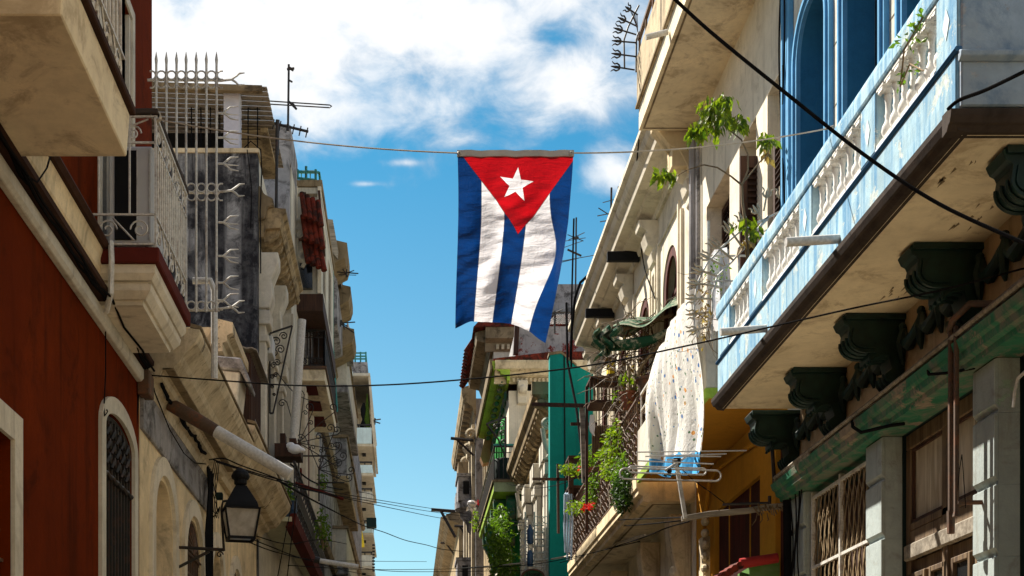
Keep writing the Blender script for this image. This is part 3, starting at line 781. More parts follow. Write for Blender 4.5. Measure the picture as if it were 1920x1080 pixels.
# ------------------------------------------------------------- tiled-awning house
def awning_house():
    b=thing('tile_awning_house','grey white house with red clay tile awnings over its enclosed balcony','house',(-2.45,31,0))
    X=-2.45; Y0,Y1=28.0,35.9
    w=MB(); facade(w,-1,X,Y0,Y1,0,14.2,[(28.6,29.3,6.3,9,0),(31.2,32.2,10.8,13.2,0),(33.2,34.2,10.8,13.2,0),(31.2,32.2,6.3,9,0),(33.2,34.2,6.3,9,0)],.3); shell(w,-1,X,8,Y0,Y1,0,14.2); w.build('wall',M['white_st'],b)
    for ya,za in ((28.6,6.3),(31.2,6.3),(33.2,6.3)):
        g=MB(); shutter(g,-1,X-.18,ya,ya+(.7 if ya<29 else 1),za,za+2.7); g.build('shutter',M['wood_grey'],b)
    w=MB(); w.box(X-8,X-.02,Y0-.25,Y0-.004,12,15.0); w.box(X-3,X,Y0-.2,29.6,14.21,15.0); w.build('stair_tower',M['grey_st'],b)
    # oriel
    XO=-1.92
    w=MB(); facade(w,-1,XO,29.4,34.3,12.05,14.4,[(30.2,31.2,12.4,13.9,0),(32.2,33.4,12.4,13.9,0)],.12); shell(w,-1,XO,.52,29.4,34.3,12.05,14.4); o=w.build('oriel',M['white_st'],b)
    w=MB(); w.box(X,XO+.03,29.36,34.35,14.41,14.55); w.box(X,XO+.0,29.38,34.32,14.2,14.26); w.build('oriel_cornice',M['stone_dark'],o)
    for ya in (30.2,32.2):
        g=MB(); shutter(g,-1,XO-.06,ya,ya+1.0,12.4,13.9); g.build('shutter',M['wood_grey'],o)
    w=MB(); w.box(X-.6,XO+.05,29.33,34.4,11.66,12.03); w.build('oriel_base',M['wood_dk'],o)
    # near face details: pilaster strips, dark hatch, scroll brackets
    w=MB(); w.box(X-.08,X+.02,29.34,29.398,12.05,14.4); w.box(XO-.07,XO+.01,29.34,29.398,12.05,14.4); w.build('corner_strip',M['cream_clean'],o)
    w=MB(); a=atY(562,541,29.3); c=atY(586,495,29.3); w.box(a.x,c.x,29.25,29.395,a.z,c.z); w.build('hatch',M['glass_dk'],o)
    for (p,q) in ((559,423),(568,480)):
        m=MB(); cc=atY(p,q,29.2); m.ring(cc,(1,0,0),(0,0,1),.1,.05,12); m.tube([cc+Vector((-.05,0,.1)),cc+Vector((.07,0,.12)),cc+Vector((.12,0,0)),cc+Vector((-.02,0,-.25))],[.05,.06,.06,.04],7); m.build('scroll_bracket',M['white_st'],o,smooth=True)
    # tile awning: rows of barrel tiles facing the camera and the street
    m=MB()
    for r_ in range(3):
        for c_ in range(4):
            pa=atY(566+c_*10+r_*1.5,362+r_*42+c_*5,28.9+.1*r_); pb=atY(572+c_*10+r_*3,408+r_*42+c_*5,28.75+.1*r_)
            m.tube([pa,pb],[.058,.066],9)
    m.build('tile_awning',M['tile'],o,smooth=True)
    m=MB()
    m.beam(atY(571,362,29.1),atY(596,488,29.1),.1,.06); m.beam(atY(598,358,29.1),atY(608,480,29.1),.07,.05); m.beam(atY(560,450,29.0),atY(606,440,29.0),.05,.05)
    m.build('awning_frame',M['wood_dk'],o)
    # balcony below
    s=MB(); s.box(X-.3,-1.9,30.5,35.2,10.46,10.72); s=s.build('balcony',M['slab'],b,bev=.01)
    e=MB(); e.box(X-.3,-1.86,30.46,35.24,10.722,10.79); e.build('slab_edge',M['iron_rust'],s)
    r=MB(); railing(r,[(X,30.55),(-1.92,30.55),(-1.92,35.1)],10.79,11.62,.13,.012,.03,.16,True,.16,.03); r.build('railing',M['iron'],s)
    for y0,y1,x0 in ((30.9,31.5,-2.7),(32.2,32.9,-2.55),(33.6,34.4,-2.6)):
        m=MB(); m.box(x0,-2.12,y0,y1+.15,10.44,10.457); m.build('paint_patch',M['ox_red'],s)
    m=MB(); 
    for i in range(8): m.box(X-.28+i*.07,X-.25+i*.07,30.8,30.84,10.8,12.0)
    m.build('blind',M['grey_st'],s)
    w=MB(); 
    for z in (10.9,): pass
    
    for q in ((X,X+.03,30.6,31.6,8.6,10.4),(X,X+.04,32,32.6,8.2,10.4),(X,X+.035,30.2,31.0,7.3,8.4)):
        m=MB(); m.box(*q); m.build('paint_patch',M['ox_red'],b)
    m=MB()
    for y in (30.5,31.0,33.0,35): m.box(X,X+.12,y-.1,y+.1,6.3,10.3)
    m.build('pilaster',M['cream_clean'],b)
    m=MB(); m.box(-3,-2.5,32.5,33.6,14.21,14.75); m.build('roof_tank_base',M['white_st'],b)
    r=MB(); railing(r,[(-2.6,30.0),(-2.0,30.0),(-2.0,33)],14.56,15.0,.2,.014,.03,0,False); r.build('roof_railing',M['iron_teal'],b)
awning_house()
m=MB(); p0=atY(566,600,26.5); p1=atY(548,852,26.5); m.tube([p0,p0.lerp(p1,.5)+Vector((.01,0,0)),p1],.085,12)
m.build('rain_pipe',M['pvc'],smooth=True,tag=('thick white rain pipe standing in front of the iron scroll panel','pipe'))

# ------------------------------------------------------------- grey box-balcony house, and gap fillers
def box_house():
    X=-2.5; Y0,Y1=36.0,72.0
    b=thing('box_balcony_house','grey house with boxed in balconies stacked above one another','house',(X,45,0))
    w=MB(); w.box(X-8,X,Y0,Y1,0,17.4); w.build('wall',M['grey_st'],b)
    m=MB(); 
    for z in (4.6,8.0,11.2,14.4): mould(m,-1,X,Y0,Y1,[(0,z),(.12,z),(.2,z+.12),(0,z+.2)])
    m.build('string_course',M['stone_dark'],b)
    k=0
    for z in (14.0,11.0,8.0,5.2):
        Y=44.0
        s=MB(); s.box(X-1.2,-1.98,Y,Y+9,z,z+.25); s=s.build('balcony',M['beige'] if k%2 else M['grey_st'],b,bev=.02)
        p=MB(); p.box(X-1.2,-2.03,Y+.05,Y+8.9,z+.255,z+1.5); p.build('parapet',M['white_st'] if k%2==0 else M['grey_st'],s)
        p=MB(); p.box(-2.05,-1.97,Y-.02,Y+9.05,z+1.505,z+1.6); p.box(X-1.25,-1.97,Y-.03,Y-.0+.12,z+1.505,z+1.6); p.build('cap',M['stone_dark'],s)
        p=MB(); p.box(X-.9,-2.4,Y+.01,Y+.046,z+.5,z+1.3); p.ring((X-.2,Y+.0,z+.9),(1,0,0),(0,0,1),.22,.03); p.build('panel',M['tower'],s)
        k+=1
    m=MB(); c=atY(650,682,43.8); m.box(c.x-.25,c.x+.2,43.8,44.5,15.0,c.z+.7); m.build('pillar',M['grey_st'],b)
    m=MB(); m.lathe([(.12,0),(.07,.1),(.03,.25),(.1,.4),(.12,.5),(.05,.62),(.01,.8)],c.x+.02,44.1,c.z+.7,10); m.build('finial',M['white_st'],b,smooth=True)
    # projecting eaves higher up
    m=MB()
    for py,px in ((540,628),(600,640),(650,648)): pass
    for Y,z in ((36.3,15.6),(38.5,15.2),(41,14.8)):
        m.prism([(X,z-.5),(-1.72,z-.1),(-1.66,z+.1),(-1.66,z+.3),(X,z+.5)],'Y',Y,Y+1.7)
    m.build('eave',M['stone_dark'],b)
    m=MB(); a=atY(624,436,36.2); c=atY(633,478,36.2); m.prism([(a.x-.35,a.z-.1),(c.x,c.z-.1),(c.x+.02,c.z+.1),(a.x,a.z+.35),(a.x-.35,a.z+.4)],'Y',36.2,39); m.build('hood',M['wood_grey'],b)
    m=MB()
    for i,(px,py) in enumerate(((618,420),(624,430))):
        a=atY(px,py,36.5); m.tube([a,a+Vector((0,0,-3.2)),a+Vector((.12,0,-5))],.03,5)
    m.build('standpipe',M['iron_teal'],b)
    m=MB(); p=atY(632,545,37); m.prism([(X-.3,p.z-1.2),(p.x,p.z-.9),(p.x,p.z+.3),(X-.3,p.z+1.8)],'Y',37,40); m.build('upper_wall',M['grey_st'],b)
box_house()

# ------------------------------------------------------------- pale apartment tower at the end
def tower():
    Y=130.0; k=F/Y; X=lambda px:(px-HX)/k; Z=lambda py:EYE+(HY-py)/k
    b=thing('apartment_tower','tall apartment block with pale aqua balconies far down the street','apartment block',(X(660),Y,0))
    w=MB(); w.box(X(600),X(662),Y,Y+30,0,Z(690)); w.build('wall',M['tower'],b)
    w=MB(); w.box(X(656),X(689),Y-.2,Y+29,Z(700),Z(680)); w.build('roof_parapet',M['grey_st'],b)
    r=MB()
    for y in (662,668,673): r.beam((X(656),Y,Z(y)),(X(686),Y,Z(y)),.12,.12); r.beam((X(686),Y,Z(y)),(X(686),Y+20,Z(y)),.1,.1)
    for p in (657,666,676,686): r.beam((X(p),Y,Z(680)),(X(p),Y,Z(660)),.14,.14)
    r.build('roof_railing',M['iron_teal'],b)
    w=MB(); w.box(X(656),X(694),Y-.3,Y+28,Z(706),Z(701)); w.build('roof_edge',M['white_st'],b)
    # side fin along the outer edge
    w=MB(); w.prism([(X(690.5),Z(705)),(X(694.5),Z(705)),(X(704),Z(838)),(X(700),Z(838))],'Y',Y-.1,Y+12); w.build('fin',M['tower'],b)
    floors=[(796,836),(866,891),(916,941),(976,1003),(1035,1066),(1092,1122)]
    w=MB(); w.box(X(657),X(662),Y-.5,Y+.5,0,Z(700)); w.build('corner_wall',M['aqua'],b)
    for i,(a,c) in enumerate(floors):
        x1=698 if i else 697
        s=MB(); s.box(X(661),X(x1+2),Y+.1,Y+14,Z(c)-.0,Z(c)+.22); s=s.build('balcony',M['tower'],b)
        p=MB(); p.box(X(660.5),X(x1),Y-.0,Y+.3,Z(c)+.23,Z(a)-.3); p.box(X(x1)-.25,X(x1),Y+.31,Y+13.8,Z(c)+.23,Z(a)-.3); p.build('parapet',M['aqua'] if i<2 or i==3 else M['white_st'],s)
        p=MB(); p.box(X(660.5),X(x1),Y+.05,Y+.2,Z(a)-.08,Z(a)+.06)
        for q in (662,672,684,696): p.box(X(q)-.06,X(q)+.06,Y+.08,Y+.18,Z(a)-.3,Z(a)-.08)
        p.build('rail',M['iron'],s)
        p=MB(); p.box(X(677),X(684),Y+3,Y+4,Z(c)-.12,Z(c)-.004); p.build('ceiling_lamp',M['black'],s)
        if i: 
            p=MB(); p.box(X(690),X(700),Y+.5,Y+6,Z(floors[i-1][1])+.1-.2,Z(c)+.23) if False else p.box(X(694),X(696.5),Y+9,Y+9.3,Z(a),Z(floors[i-1][1])); p.build('balcony_post',M['white_st'],s)
    w=MB(); w.box(X(661),X(690),Y+14,Y+14.3,0,Z(706)); w.build('rear_wall',M['tower'],b)
    w=MB()
    for i in range(5): w.box(X(665),X(674),Y+13.9,Y+13.98,Z(floors[i][1])+.3,Z(floors[i][1])+2.6)
    w.build('balcony_window',M['glass_dk'],b)
    w=MB()
    for i in range(9): w.tube([(X(698),Y,Z(1022+i*6)),(X(703),Y,Z(1022+i*6))],.09,4)
    w.build('spikes',M['iron'],b)
    return X,Y,Z
TX,TY,TZ=tower()
m=MB(); m.tube([(TX(677),TY+.8,TZ(940-1)),(TX(677),TY+.8,TZ(1002))],.1,5)
m=MB(); pts=[(TX(674),TZ(1029)),(TX(684),TZ(1028)),(TX(682),TZ(1010)),(TX(679),TZ(996)),(TX(677),TZ(998))]
m.prism(pts,'Y',TY-.9,TY-.5); m.build('yellow_cloth',M['yellow_pl'],tag=('yellow cloth hung out on a far pale tower balcony','cloth'))
m=MB(); m.box(TX(688),TX(706),TY-1.5,TY-.5,TZ(993),TZ(976)); m.build('dark_awning',M['green_blk'],tag=('small dark awning jutting from the far pale tower','awning'))
m=MB(); m.lathe([(.45,0),(.5,.4),(.35,1.0),(.12,1.6),(.25,2.0),(.3,2.6),(.1,3.2)],TX(681),TY+.8,TZ(813),8); m.build('tall_vase',M['black'],smooth=True,tag=('dark tall vase on the top balcony of the far pale tower','vase'))
m=MB(); m.lathe([(.25,0),(.3,1.5),(.2,2.8),(.05,4.2)],TX(688),TY+.8,TZ(815),7); m.build('potted_cactus',M['leaf'],smooth=True,tag=('green column plant beside the vase on the far pale tower','plant'))
t=thing('air_conditioner','white air conditioner box on the far pale tower','air conditioner',(TX(668),TY-.6,TZ(1012)))
m=MB(); m.box(TX(665),TX(673),TY-.9,TY-.1,TZ(1012),TZ(995)); m.build('casing',M['ac'],t); m=MB(); m.box(TX(667),TX(671.5),TY-.95,TY-.91,TZ(1009),TZ(998)); m.build('fan_grille',M['black'],t)

# ------------------------------------------------------------- ironwork, barrels and plants on the left
def scroll_fan(px,py,Y,label,w=90,h=110,name='iron_scroll_fan'):
    t=thing(name,label,'ironwork',atY(px,py,Y)); k=Y/F; o=atY(px,py,Y); u=Vector((1,0,0)); v=Vector((0,0,1))
    m=MB()
    for i in range(7):
        a=-.5+i*2.4/6+rnd.uniform(-.1,.1); d=u*math.cos(a)+v*math.sin(a); L=(w+ (h-w)*abs(math.sin(a)))*k
        n=Vector((0,rnd.uniform(-.1,.1),0))
        L*=rnd.uniform(.75,1.1); m.tube([o,o+d*L*.5+n,o+d*L],.010,5); side=u*-math.sin(a)+v*math.cos(a)
        m.spiral(o+d*L*.99+side*9*k,side*-1,d,8*k,1.3,.010); m.spiral(o+d*L*.62-side*6*k,side,d,5*k,1.2,.009)
    m.build('scroll',M['iron'],t,smooth=True)
    m=MB(); m.tube([o-v*60*k,o+v*5*k],.02,5); m.tube([o-v*25*k,o-v*25*k+u*w*.8*k],.018,5); m.build('bracket',M['iron'],t)
scroll_fan(560,830,27.2,'fan of curling black iron scrolls left of the red patched wall',75,90)
scroll_fan(598,880,29.0,'smaller fan of black iron scrolls against the pale pilasters',60,80)
def panel(px0,py0,px1,py1,Y):
    k=Y/F; t=thing('scroll_panel','black wrought iron triangular panel with scrolls beside the white rain pipe','ironwork',atY(px0,py1,Y))
    m=MB(); a=atY(506,625,Y); b_=atY(548,611,Y); c=atY(512,775,Y); e=atY(506,775,Y)
    for p,q in ((a,b_),(b_,c),(a,e),(e,c)): m.beam(p,q,.03,.03,(0,1,0))
    m.build('frame',M['iron'],t)
    m=MB(); u=Vector((1,0,0)); v=Vector((0,0,1))
    for (x,y,r_) in ((518,640,9),(532,630,8),(514,662,8),(526,655,9),(513,685,6),(520,680,7),(511,706,5),(517,703,5),(510,725,4),(514,740,3)):
        m.spiral(atY(x,y,Y),u*(1 if x%2 else -1),v,r_*k,1.5,.011)
    m.build('scroll',M['iron'],t,smooth=True)
panel(505,615,550,775,25.2)
t=thing('air_conditioner','small white air conditioner on the stained facade above the iron panel','air conditioner',atY(500,665,24.6))
m=MB(); a=atY(492,662,24.6); c=atY(511,629,24.6); m.box(a.x,c.x,24.6,25.1,a.z,c.z); m.build('casing',M['ac'],t,bev=.01)
m=MB(); m.box(a.x+.03,c.x-.07,24.58,24.599,a.z+.05,c.z-.05); m.build('fan_grille',M['black'],t)
m=MB(); p=atY(540,895,25); m.lathe([(.1,0),(.17,.02),(.17,.2),(.185,.22),(.17,.24),(.17,.45),(.15,.55),(.1,.58)],p.x,25,6.2,12); m.build('plastic_barrel',M['blue_plastic'],smooth=True,tag=('dark blue plastic barrel on the red edged balcony','barrel'))
t=thing('junk_stack','stack of dark crates and junk above the blue barrel','crates',atY(540,850,25.2))
m=MB(); a=atY(515,832,25.3); m.box(a.x,a.x+.5,25.25,25.8,a.z-.25,a.z); m.box(a.x+.1,a.x+.2,25.3,25.6,a.z,a.z+.2); m.box(a.x+.27,a.x+.4,25.35,25.6,a.z,a.z+.12); m.build('crate',M['wood_dk'],t)
m=MB(); p=atY(553,842,24.9); m.ball(p,.14,.12,.09,8,6); m.ball(p+Vector((.12,0,-.02)),.08,.06,.05,7,5); m.ball(p+Vector((-.08,0,.06)),.09,.08,.07,7,5); m.build('white_bundle',M['white_cl'],smooth=True,tag=('white bundle of cloth lying above the blue barrel','cloth'))
def leafy(name,label,cat,c,rad,n,size,mat,stems=4,group=None,base=None,pot=None,stemmat=None,droop=.3):
    c=Vector(c); base=Vector(base) if base is not None else c-Vector((0,0,rad[2]))
    t=thing(name,label,cat,base,group)
    m=MB(); leaves(m,c,rad,n,size,droop=droop); m.build('foliage',mat,t,recalc=False)
    m=MB()
    for i in range(stems):
        e=c+Vector((rnd.uniform(-.7,.7)*rad[0],rnd.uniform(-.7,.7)*rad[1],rnd.uniform(-.3,.8)*rad[2]))
        mid=base.lerp(e,.5)+Vector((rnd.uniform(-.05,.05),rnd.uniform(-.05,.05),.03)); m.tube([base,mid,e],[.012,.009,.004],4)
    m.build('stem',stemmat or M['bark'],t)
    if pot:
        m=MB(); m.lathe([(pot*.7,-pot*1.5),(pot,-.02),(pot*1.1,-.02),(pot*1.1,.03),(pot*.9,.03)],base.x,base.y,base.z,10); m.build('pot',M['clay'],t,smooth=True)
    return t
leafy('balcony_plant','bright green trailing plant at the corner of the red edged balcony','plant',atY(535,925,24.3),(.16,.2,.28),160,.09,M['leaf'])
leafy('balcony_plant','green creeper low on the dark iron railing past the red strut','plant',atY(606,990,29.5),(.16,.5,.5),200,.1,M['leaf'])
leafy('balcony_plant','small tuft of leaves beside the scrollwork grille','plant',atY(606,905,31),(.12,.3,.25),70,.1,M['leaf'])
# =================================================================== RIGHT SIDE
XR = 4.3
# ------------------------------------------------------------- blue balustrade house with the storefront
def blue_house():
    b=thing('blue_house','blue trimmed house with stone balustrade balcony over a dark green storefront','house',(XR,9,0))
    Y0,Y1=2.0,15.08
    XB=4.47
    # ground floor: recessed wall plane with bays
    w=MB(); facade(w,1,XB,Y0,Y1,0,4.62,[(12.47,14.43,.1,4.55,0),(10.11,12.05,.1,4.6,0),(6.9,9.73,.1,4.6,0)],.15)
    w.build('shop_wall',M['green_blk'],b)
    w=MB(); facade(w,1,XR,Y0,Y1,4.62,5.53,[],.2); w.build('frieze',M['frieze'],b)
    w=MB(); ops=[]
    for k in range(6):
        ya=13.62-1.56*k; 
        if ya-.1>Y0: ops.append((ya,ya+.98,5.9,9.75,.45))
    facade(w,1,XR,Y0,Y1,5.53,11.5,ops,.27); shell(w,1,XR,8,Y0,Y1,0,11.5); w.build('upper_wall',M['white_st'],b)
    for ya,yb,za,zb,ar in ops:
        f=MB()
        for o,i_,out in ((.15,.1,.05),(.1,.055,.075),(.055,.0,.05)):
            inn=[(ya-i_,za)]+arc(ya-i_,yb+i_,zb-ar,ar+i_)+[(yb+i_,za)]; ou=[(ya-o,za)]+arc(ya-o,yb+o,zb-ar,ar+o)+[(yb+o,za)]
            Xo=XR-out
            for q in range(len(inn)-1):
                f.poly([(Xo,)+inn[q],(Xo,)+inn[q+1],(Xo,)+ou[q+1],(Xo,)+ou[q]])
                f.poly([(XR,)+inn[q],(XR,)+inn[q+1],(Xo,)+inn[q+1],(Xo,)+inn[q]]); f.poly([(XR,)+ou[q],(XR,)+ou[q+1],(Xo,)+ou[q+1],(Xo,)+ou[q]])
        fr=f.build('arched_window',M['blue_mid'],b)
        g=MB(); c=arc(ya+.004,yb-.004,zb-ar,ar-.004); X1,X2=XR-.004,XR+.265
        pts=[(ya+.004,za)]+c+[(yb-.004,za)]
        for q in range(len(pts)-1): g.poly([(X1,)+pts[q],(X2,)+pts[q],(X2,)+pts[q+1],(X1,)+pts[q+1]])
        g.build('reveal',M['blue_deep'],fr)
        g=MB(); g.box(XR+.268,XR+.3,ya,yb,za,zb); g.build('pane',M['glass_dk'],fr)
        g=MB(); shutter(g,1,XR+.235,ya+.02,ya+.5,za+.05,zb-.5,leaves=1); g.build('shutter',M['wood_dk'],fr)
    # joints between white ashlar courses
    m=MB()
    for o in ops:
        for k in range(6): m.box(XR-.004,XR+.01,o[0]-.42,o[0]-.16,6.4+k*.62,6.412+k*.62)
    m.build('course_joint',M['stone_dark'],b)
    m=MB(); m.box(XR-.06,XR,14.86,15.07,5.9,11); m.box(XR-.09,XR,15.0,15.072,5.9,11); m.build('end_pilaster',M['blue_mid'],b,bev=.01)
    # ---- balcony
    s=MB(); s.box(3.44,XR,8.28,14.58,5.53,5.70); s=s.build('balcony',M['slab'],b)
    XO=3.39
    prof=[(3.47,5.527),(3.40,5.535),(3.375,5.565),(3.355,5.57),(3.335,5.61),(3.33,5.645),(3.36,5.66),(3.47,5.664)]
    m=MB(); m.prism(prof,'Y',8.23,14.66); m.prism([(8.17+3.47-x+.0 if False else 8.235-(3.47-x)*.0-(3.47-x)+.08,z) for x,z in prof],'X',3.33,XR); m.build('edge_moulding',M['dark_mould'],s)
    m=MB(); m.box(XO,XO+.2,8.25,14.6,5.667,6.025); m.build('fascia',M['blue_lt'],s,bev=.01)
    m=MB(); m.prism([(XO-.012,6.02),(XO-.022,6.035),(XO-.012,6.052),(XO+.2,6.052),(XO+.2,6.02)],'Y',8.22,14.62); m.build('line_moulding',M['blue_line'],s)
    m=MB(); m.box(XO+.0,XO+.19,8.6,14.5,6.054,6.082); m.build('plinth',M['baluster'],s)
    # end parapet wall facing down the street
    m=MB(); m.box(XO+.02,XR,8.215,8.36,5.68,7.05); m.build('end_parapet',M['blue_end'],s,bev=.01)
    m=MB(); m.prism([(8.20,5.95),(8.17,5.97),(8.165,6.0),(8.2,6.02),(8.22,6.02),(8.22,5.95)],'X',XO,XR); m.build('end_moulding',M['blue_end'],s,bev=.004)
    # pillars
    pil=[(8.23,8.56),(9.67,9.99),(11.2,11.56),(12.76,13.26),(14.06,14.58)]
    for ya,yb in pil:
        p=MB(); p.box(XO,XO+.2,ya,yb,6.054,6.509); p=p.build('pillar',M['blue_lt'],s,bev=.008)
        yc=(ya+yb)/2
        q=MB(); q.poly([(XO-.004,yc-.055,6.28),(XO-.004,yc,6.175),(XO-.004,yc+.055,6.28),(XO-.004,yc,6.385)]); q.build('diamond',M['aqua'],p)
    # rail
    m=MB(); m.prism([(XO-.015,6.525),(XO-.015,6.63),(XO-.005,6.68),(XO+.23,6.68),(XO+.25,6.63),(XO+.25,6.525),(XO+.2,6.51),(XO,6.51)],'Y',8.2,14.62); m.build('rail',M['blue_lt'],s,bev=.01)
    # balusters: one turned piece copied
    bm_=MB()
    prof=[(.052,0),(.052,.02),(.043,.022),(.043,.04),(.030,.05),(.046,.085),(.05,.105),(.044,.135),(.028,.165),(.022,.19),(.026,.215),(.021,.225),(.021,.30),(.027,.335),(.034,.35),(.026,.36),(.030,.372),(.045,.385),(.052,.39),(.052,.41)]
    bm_.lathe([(r_*.98,z_*1.0) for r_,z_ in prof],XO+.065,0,6.08,14); bm_.box(XO+.002,XO+.135,-.068,.068,6.083,6.104); bm_.box(XO+.002,XO+.135,-.068,.068,6.488,6.509); bm_.prism([(XO+.01,6.506),(XO+.0,6.455),(XO+.02,6.445),(XO+.06,6.506)],'Y',-.05,.03)
    first=None; n=0
    for i in range(len(pil)-1):
        a,c=pil[i][1],pil[i+1][0]; k=7 if i<3 else 5
        for j in range(k):
            y=a+(c-a)*(j+.5)/k
            if first is None:
                first=bm_.build('baluster',M['baluster'],s,smooth=True); first.location.y+=y
                ORG[first.name]=ORG[b.name]; y_first=y
            else: 
                q=dup(first,s,(0,y-y_first,0))
    # cracks in the soffit
    m=MB()
    for (px,py,n_) in ((1690,538,9),(1780,330,7),(1830,400,8),(1700,640,4)):
        c=atY(px,py,1); Yc=(5.53-EYE)*F/(HY-py); c=atY(px,py,Yc)
        for i in range(n_):
            x=c.x+rnd.uniform(-.08,.08); y=c.y+rnd.uniform(-.25,.25); m.poly([(x,y,5.527),(x+rnd.uniform(.01,.03),y+.03,5.527),(x+rnd.uniform(0,.02),y+rnd.uniform(.06,.14),5.527)])
    m.build('soffit_spall',M['stone_dark'],s)
    # ---- brackets
    def bracket(y):
        X=XR; z=5.526
        pr=[(X-.60,z-.002),(X-.63,z-.03),(X-.60,z-.085),(X-.565,z-.10),(X-.55,z-.13)]
        for i in range(9):  # big lobe
            a=PI*.95+i*(PI*.62)/8; pr.append((X-.40+.165*math.cos(a),z-.215+.115*math.sin(a)))
        pr+= [(X-.36,z-.345),(X-.36,z-.37)]
        for i in range(8):
            a=PI*.98-i*(PI*.62)/7; pr.append((X-.215+.13*math.cos(a),z-.43+.07*math.sin(a)))
        pr+=[(X-.13,z-.47)]
        for i in range(8):
            a=PI*.95+i*(PI*.75)/7; pr.append((X-.11+.09*math.cos(a),z-.53+.085*math.sin(a)))
        pr+=[(X-.03,z-.62),(X,z-.645),(X,z-.002)]
        pr=[(X-(X-x_)*.87,z_) for x_,z_ in pr]
        m=MB(); m.prism(pr,'Y',y+.02,y+.27); br=m.build('bracket',M['green_dk'],b,bev=.006)
        # side ribs and top plate
        m=MB(); m.box(X-.60,X,y-.005,y+.295,z-.05,z-.001)
        for w_,o_ in ((.0,-.01),(.04,-.004)):
            cpts=[(X-.40+(.165-w_)*math.cos(PI*.95+i*(PI*.62)/8),y+.02+o_,z-.215+(.115-w_)*math.sin(PI*.95+i*(PI*.62)/8)) for i in range(9)]
            m.tube([(X-.55+w_,y+.02+o_,z-.12)]+cpts+[(X-.30,y+.02+o_,z-.33+w_)],.012,5)
        m.tube([(X-.36,y+.012,z-.365)]+[(X-.215+.13*math.cos(PI*.98-i*(PI*.62)/7),y+.012,z-.43+.07*math.sin(PI*.98-i*(PI*.62)/7)) for i in range(8)],.012,5)
        for yy in (y+.06,y+.145,y+.23):
            m.tube([(X-.405+.172*math.cos(PI*.95+i*(PI*.62)/8),yy,z-.215+.122*math.sin(PI*.95+i*(PI*.62)/8)) for i in range(9)],.014,5)
            m.tube([(X-.11+.095*math.cos(PI*.95+i*(PI*.75)/7),yy,z-.53+.09*math.sin(PI*.95+i*(PI*.75)/7)) for i in range(8)],.016,5)
            m.tube([(X-.22+.14*math.cos(PI*.98-i*(PI*.62)/7),yy,z-.43+.065*math.sin(PI*.98-i*(PI*.62)/7)) for i in range(8)],.016,5)
        m.v=[Vector((X-(X-p.x)*.87,p.y,p.z)) if p.x<X-.02 else p for p in m.v]
        m.build('carving',M['green_dk'],br,smooth=True)
        return br
    first=bracket(8.4)
    for k in range(1,5): dup(first,b,(0,1.555*k,0))
    # relief garlands on the frieze between the brackets
    for k in range(4):
        ya=8.4+.3+1.555*k; L=1.25
        m=MB(); x=XR-.03
        for j in range(3):
            y0=ya+j*L/3; 
            m.tube([(x,y0+.02,5.37),(x-.02,y0+.09,5.25),(x-.03,y0+.2,5.19),(x-.02,y0+.31,5.25),(x,y0+.38,5.37)],[.02,.045,.06,.045,.02],7)
            m.tube([(x,y0+.40,5.40),(x-.02,y0+.405,5.28),(x-.01,y0+.41,5.14),(x,y0+.41,5.08)],[.03,.045,.03,.012],6)
            m.ball((x-.01,y0+.4,5.40),.035,.04,.04,7,5)
        m.build('garland',M['green_dk'],b,smooth=True)
    # ---- green cornice over the shop
    m=MB(); mould(m,1,XR,Y0,15.05,[(-.17,4.60),(.10,4.60),(.11,4.64),(.15,4.66),(.16,4.71),(.19,4.73),(.21,4.79),(.18,4.82),(0,4.90)]); m.build('shop_cornice',M['green_cor'],b)
    m=MB()
    for k in range(3): m.tube([(XR-.17+.03*k+rnd.uniform(-.015,.015),6+i*.5,4.855-.018*k+.02+rnd.uniform(-.012,.012)) for i in range(19)],.014,5)
    m.tube([(XR-.2,14.9+0,4.84),(XR-.2,6,4.84)],.022,6); m.build('cornice_pipe',M['wood_grey'],b)
    # pilasters with rusticated blocks
    for ya,yb,nm in ((14.43,14.98,0),(12.05,12.47,1),(9.73,10.11,2),(6.4,6.9,3)):
        m=MB(); z=.0
        while z<4.5:
            z2=min(4.598,z+.525); m.prism([(XR+.012,z+.02),(XR-.02,z+.06),(XR-.02,z2-.01),(XR+.012,z2)],'Y',ya+.004,yb-.004); m.box(XR+.012,XB+.1,ya+.01,yb-.01,z,z2); z=z2
        m.build('pilaster',M['pilaster'],b,bev=.004)
    # lattice gate
    xg=4.365; ya,yb=12.48,14.36
    f=MB()
    for y in (ya+.02,(ya+yb)/2-.0,yb-.02): f.box(xg-.025,xg+.025,y-.02,y+.02,.1,4.56)
    for z in (.2,1.3,2.4,3.0,3.75,4.5): f.box(xg-.02,xg+.02,ya+.04,(ya+yb)/2-.02,z-.015,z+.015); f.box(xg-.02,xg+.02,(ya+yb)/2+.02,yb-.04,z-.015,z+.015)
    gt=f.build('lattice_gate',M['iron_wh'],b)
    m=MB()
    def lat(y0,y1,n):
        st=(y1-y0)/n; dz=.42
        for i in range(n+1):
            y=y0+i*st; m.box(xg+.012,xg+.02,y-.012,y+.012,1.3,4.5)
            z=1.3
            while z<4.45:
                for sg in (1,-1):
                    yn=y+sg*st
                    if y0-.001<=yn<=y1+.001: m.beam((xg+.0+.006*sg,y,z),(xg+.0+.006*sg,yn,min(4.5,z+dz)),.016,.006,(1,0,0))
                z+=dz
    lat(ya+.05,(ya+yb)/2-.03,6); lat((ya+yb)/2+.03,yb-.05,6)
    m.build('lattice',M['wood_gate'],gt)
    m=MB(); m.box(XB+.149,XB+.2,12.4,14.5,0,4.6); m.build('gate_backing',M['wood_dk'],b)
    # wooden shop window with two panes above panelled doors
    xw=XB; ya,yb=10.11,12.05
    f=MB(); f.box(xw+.03,xw+.12,ya,yb,4.46,4.6)
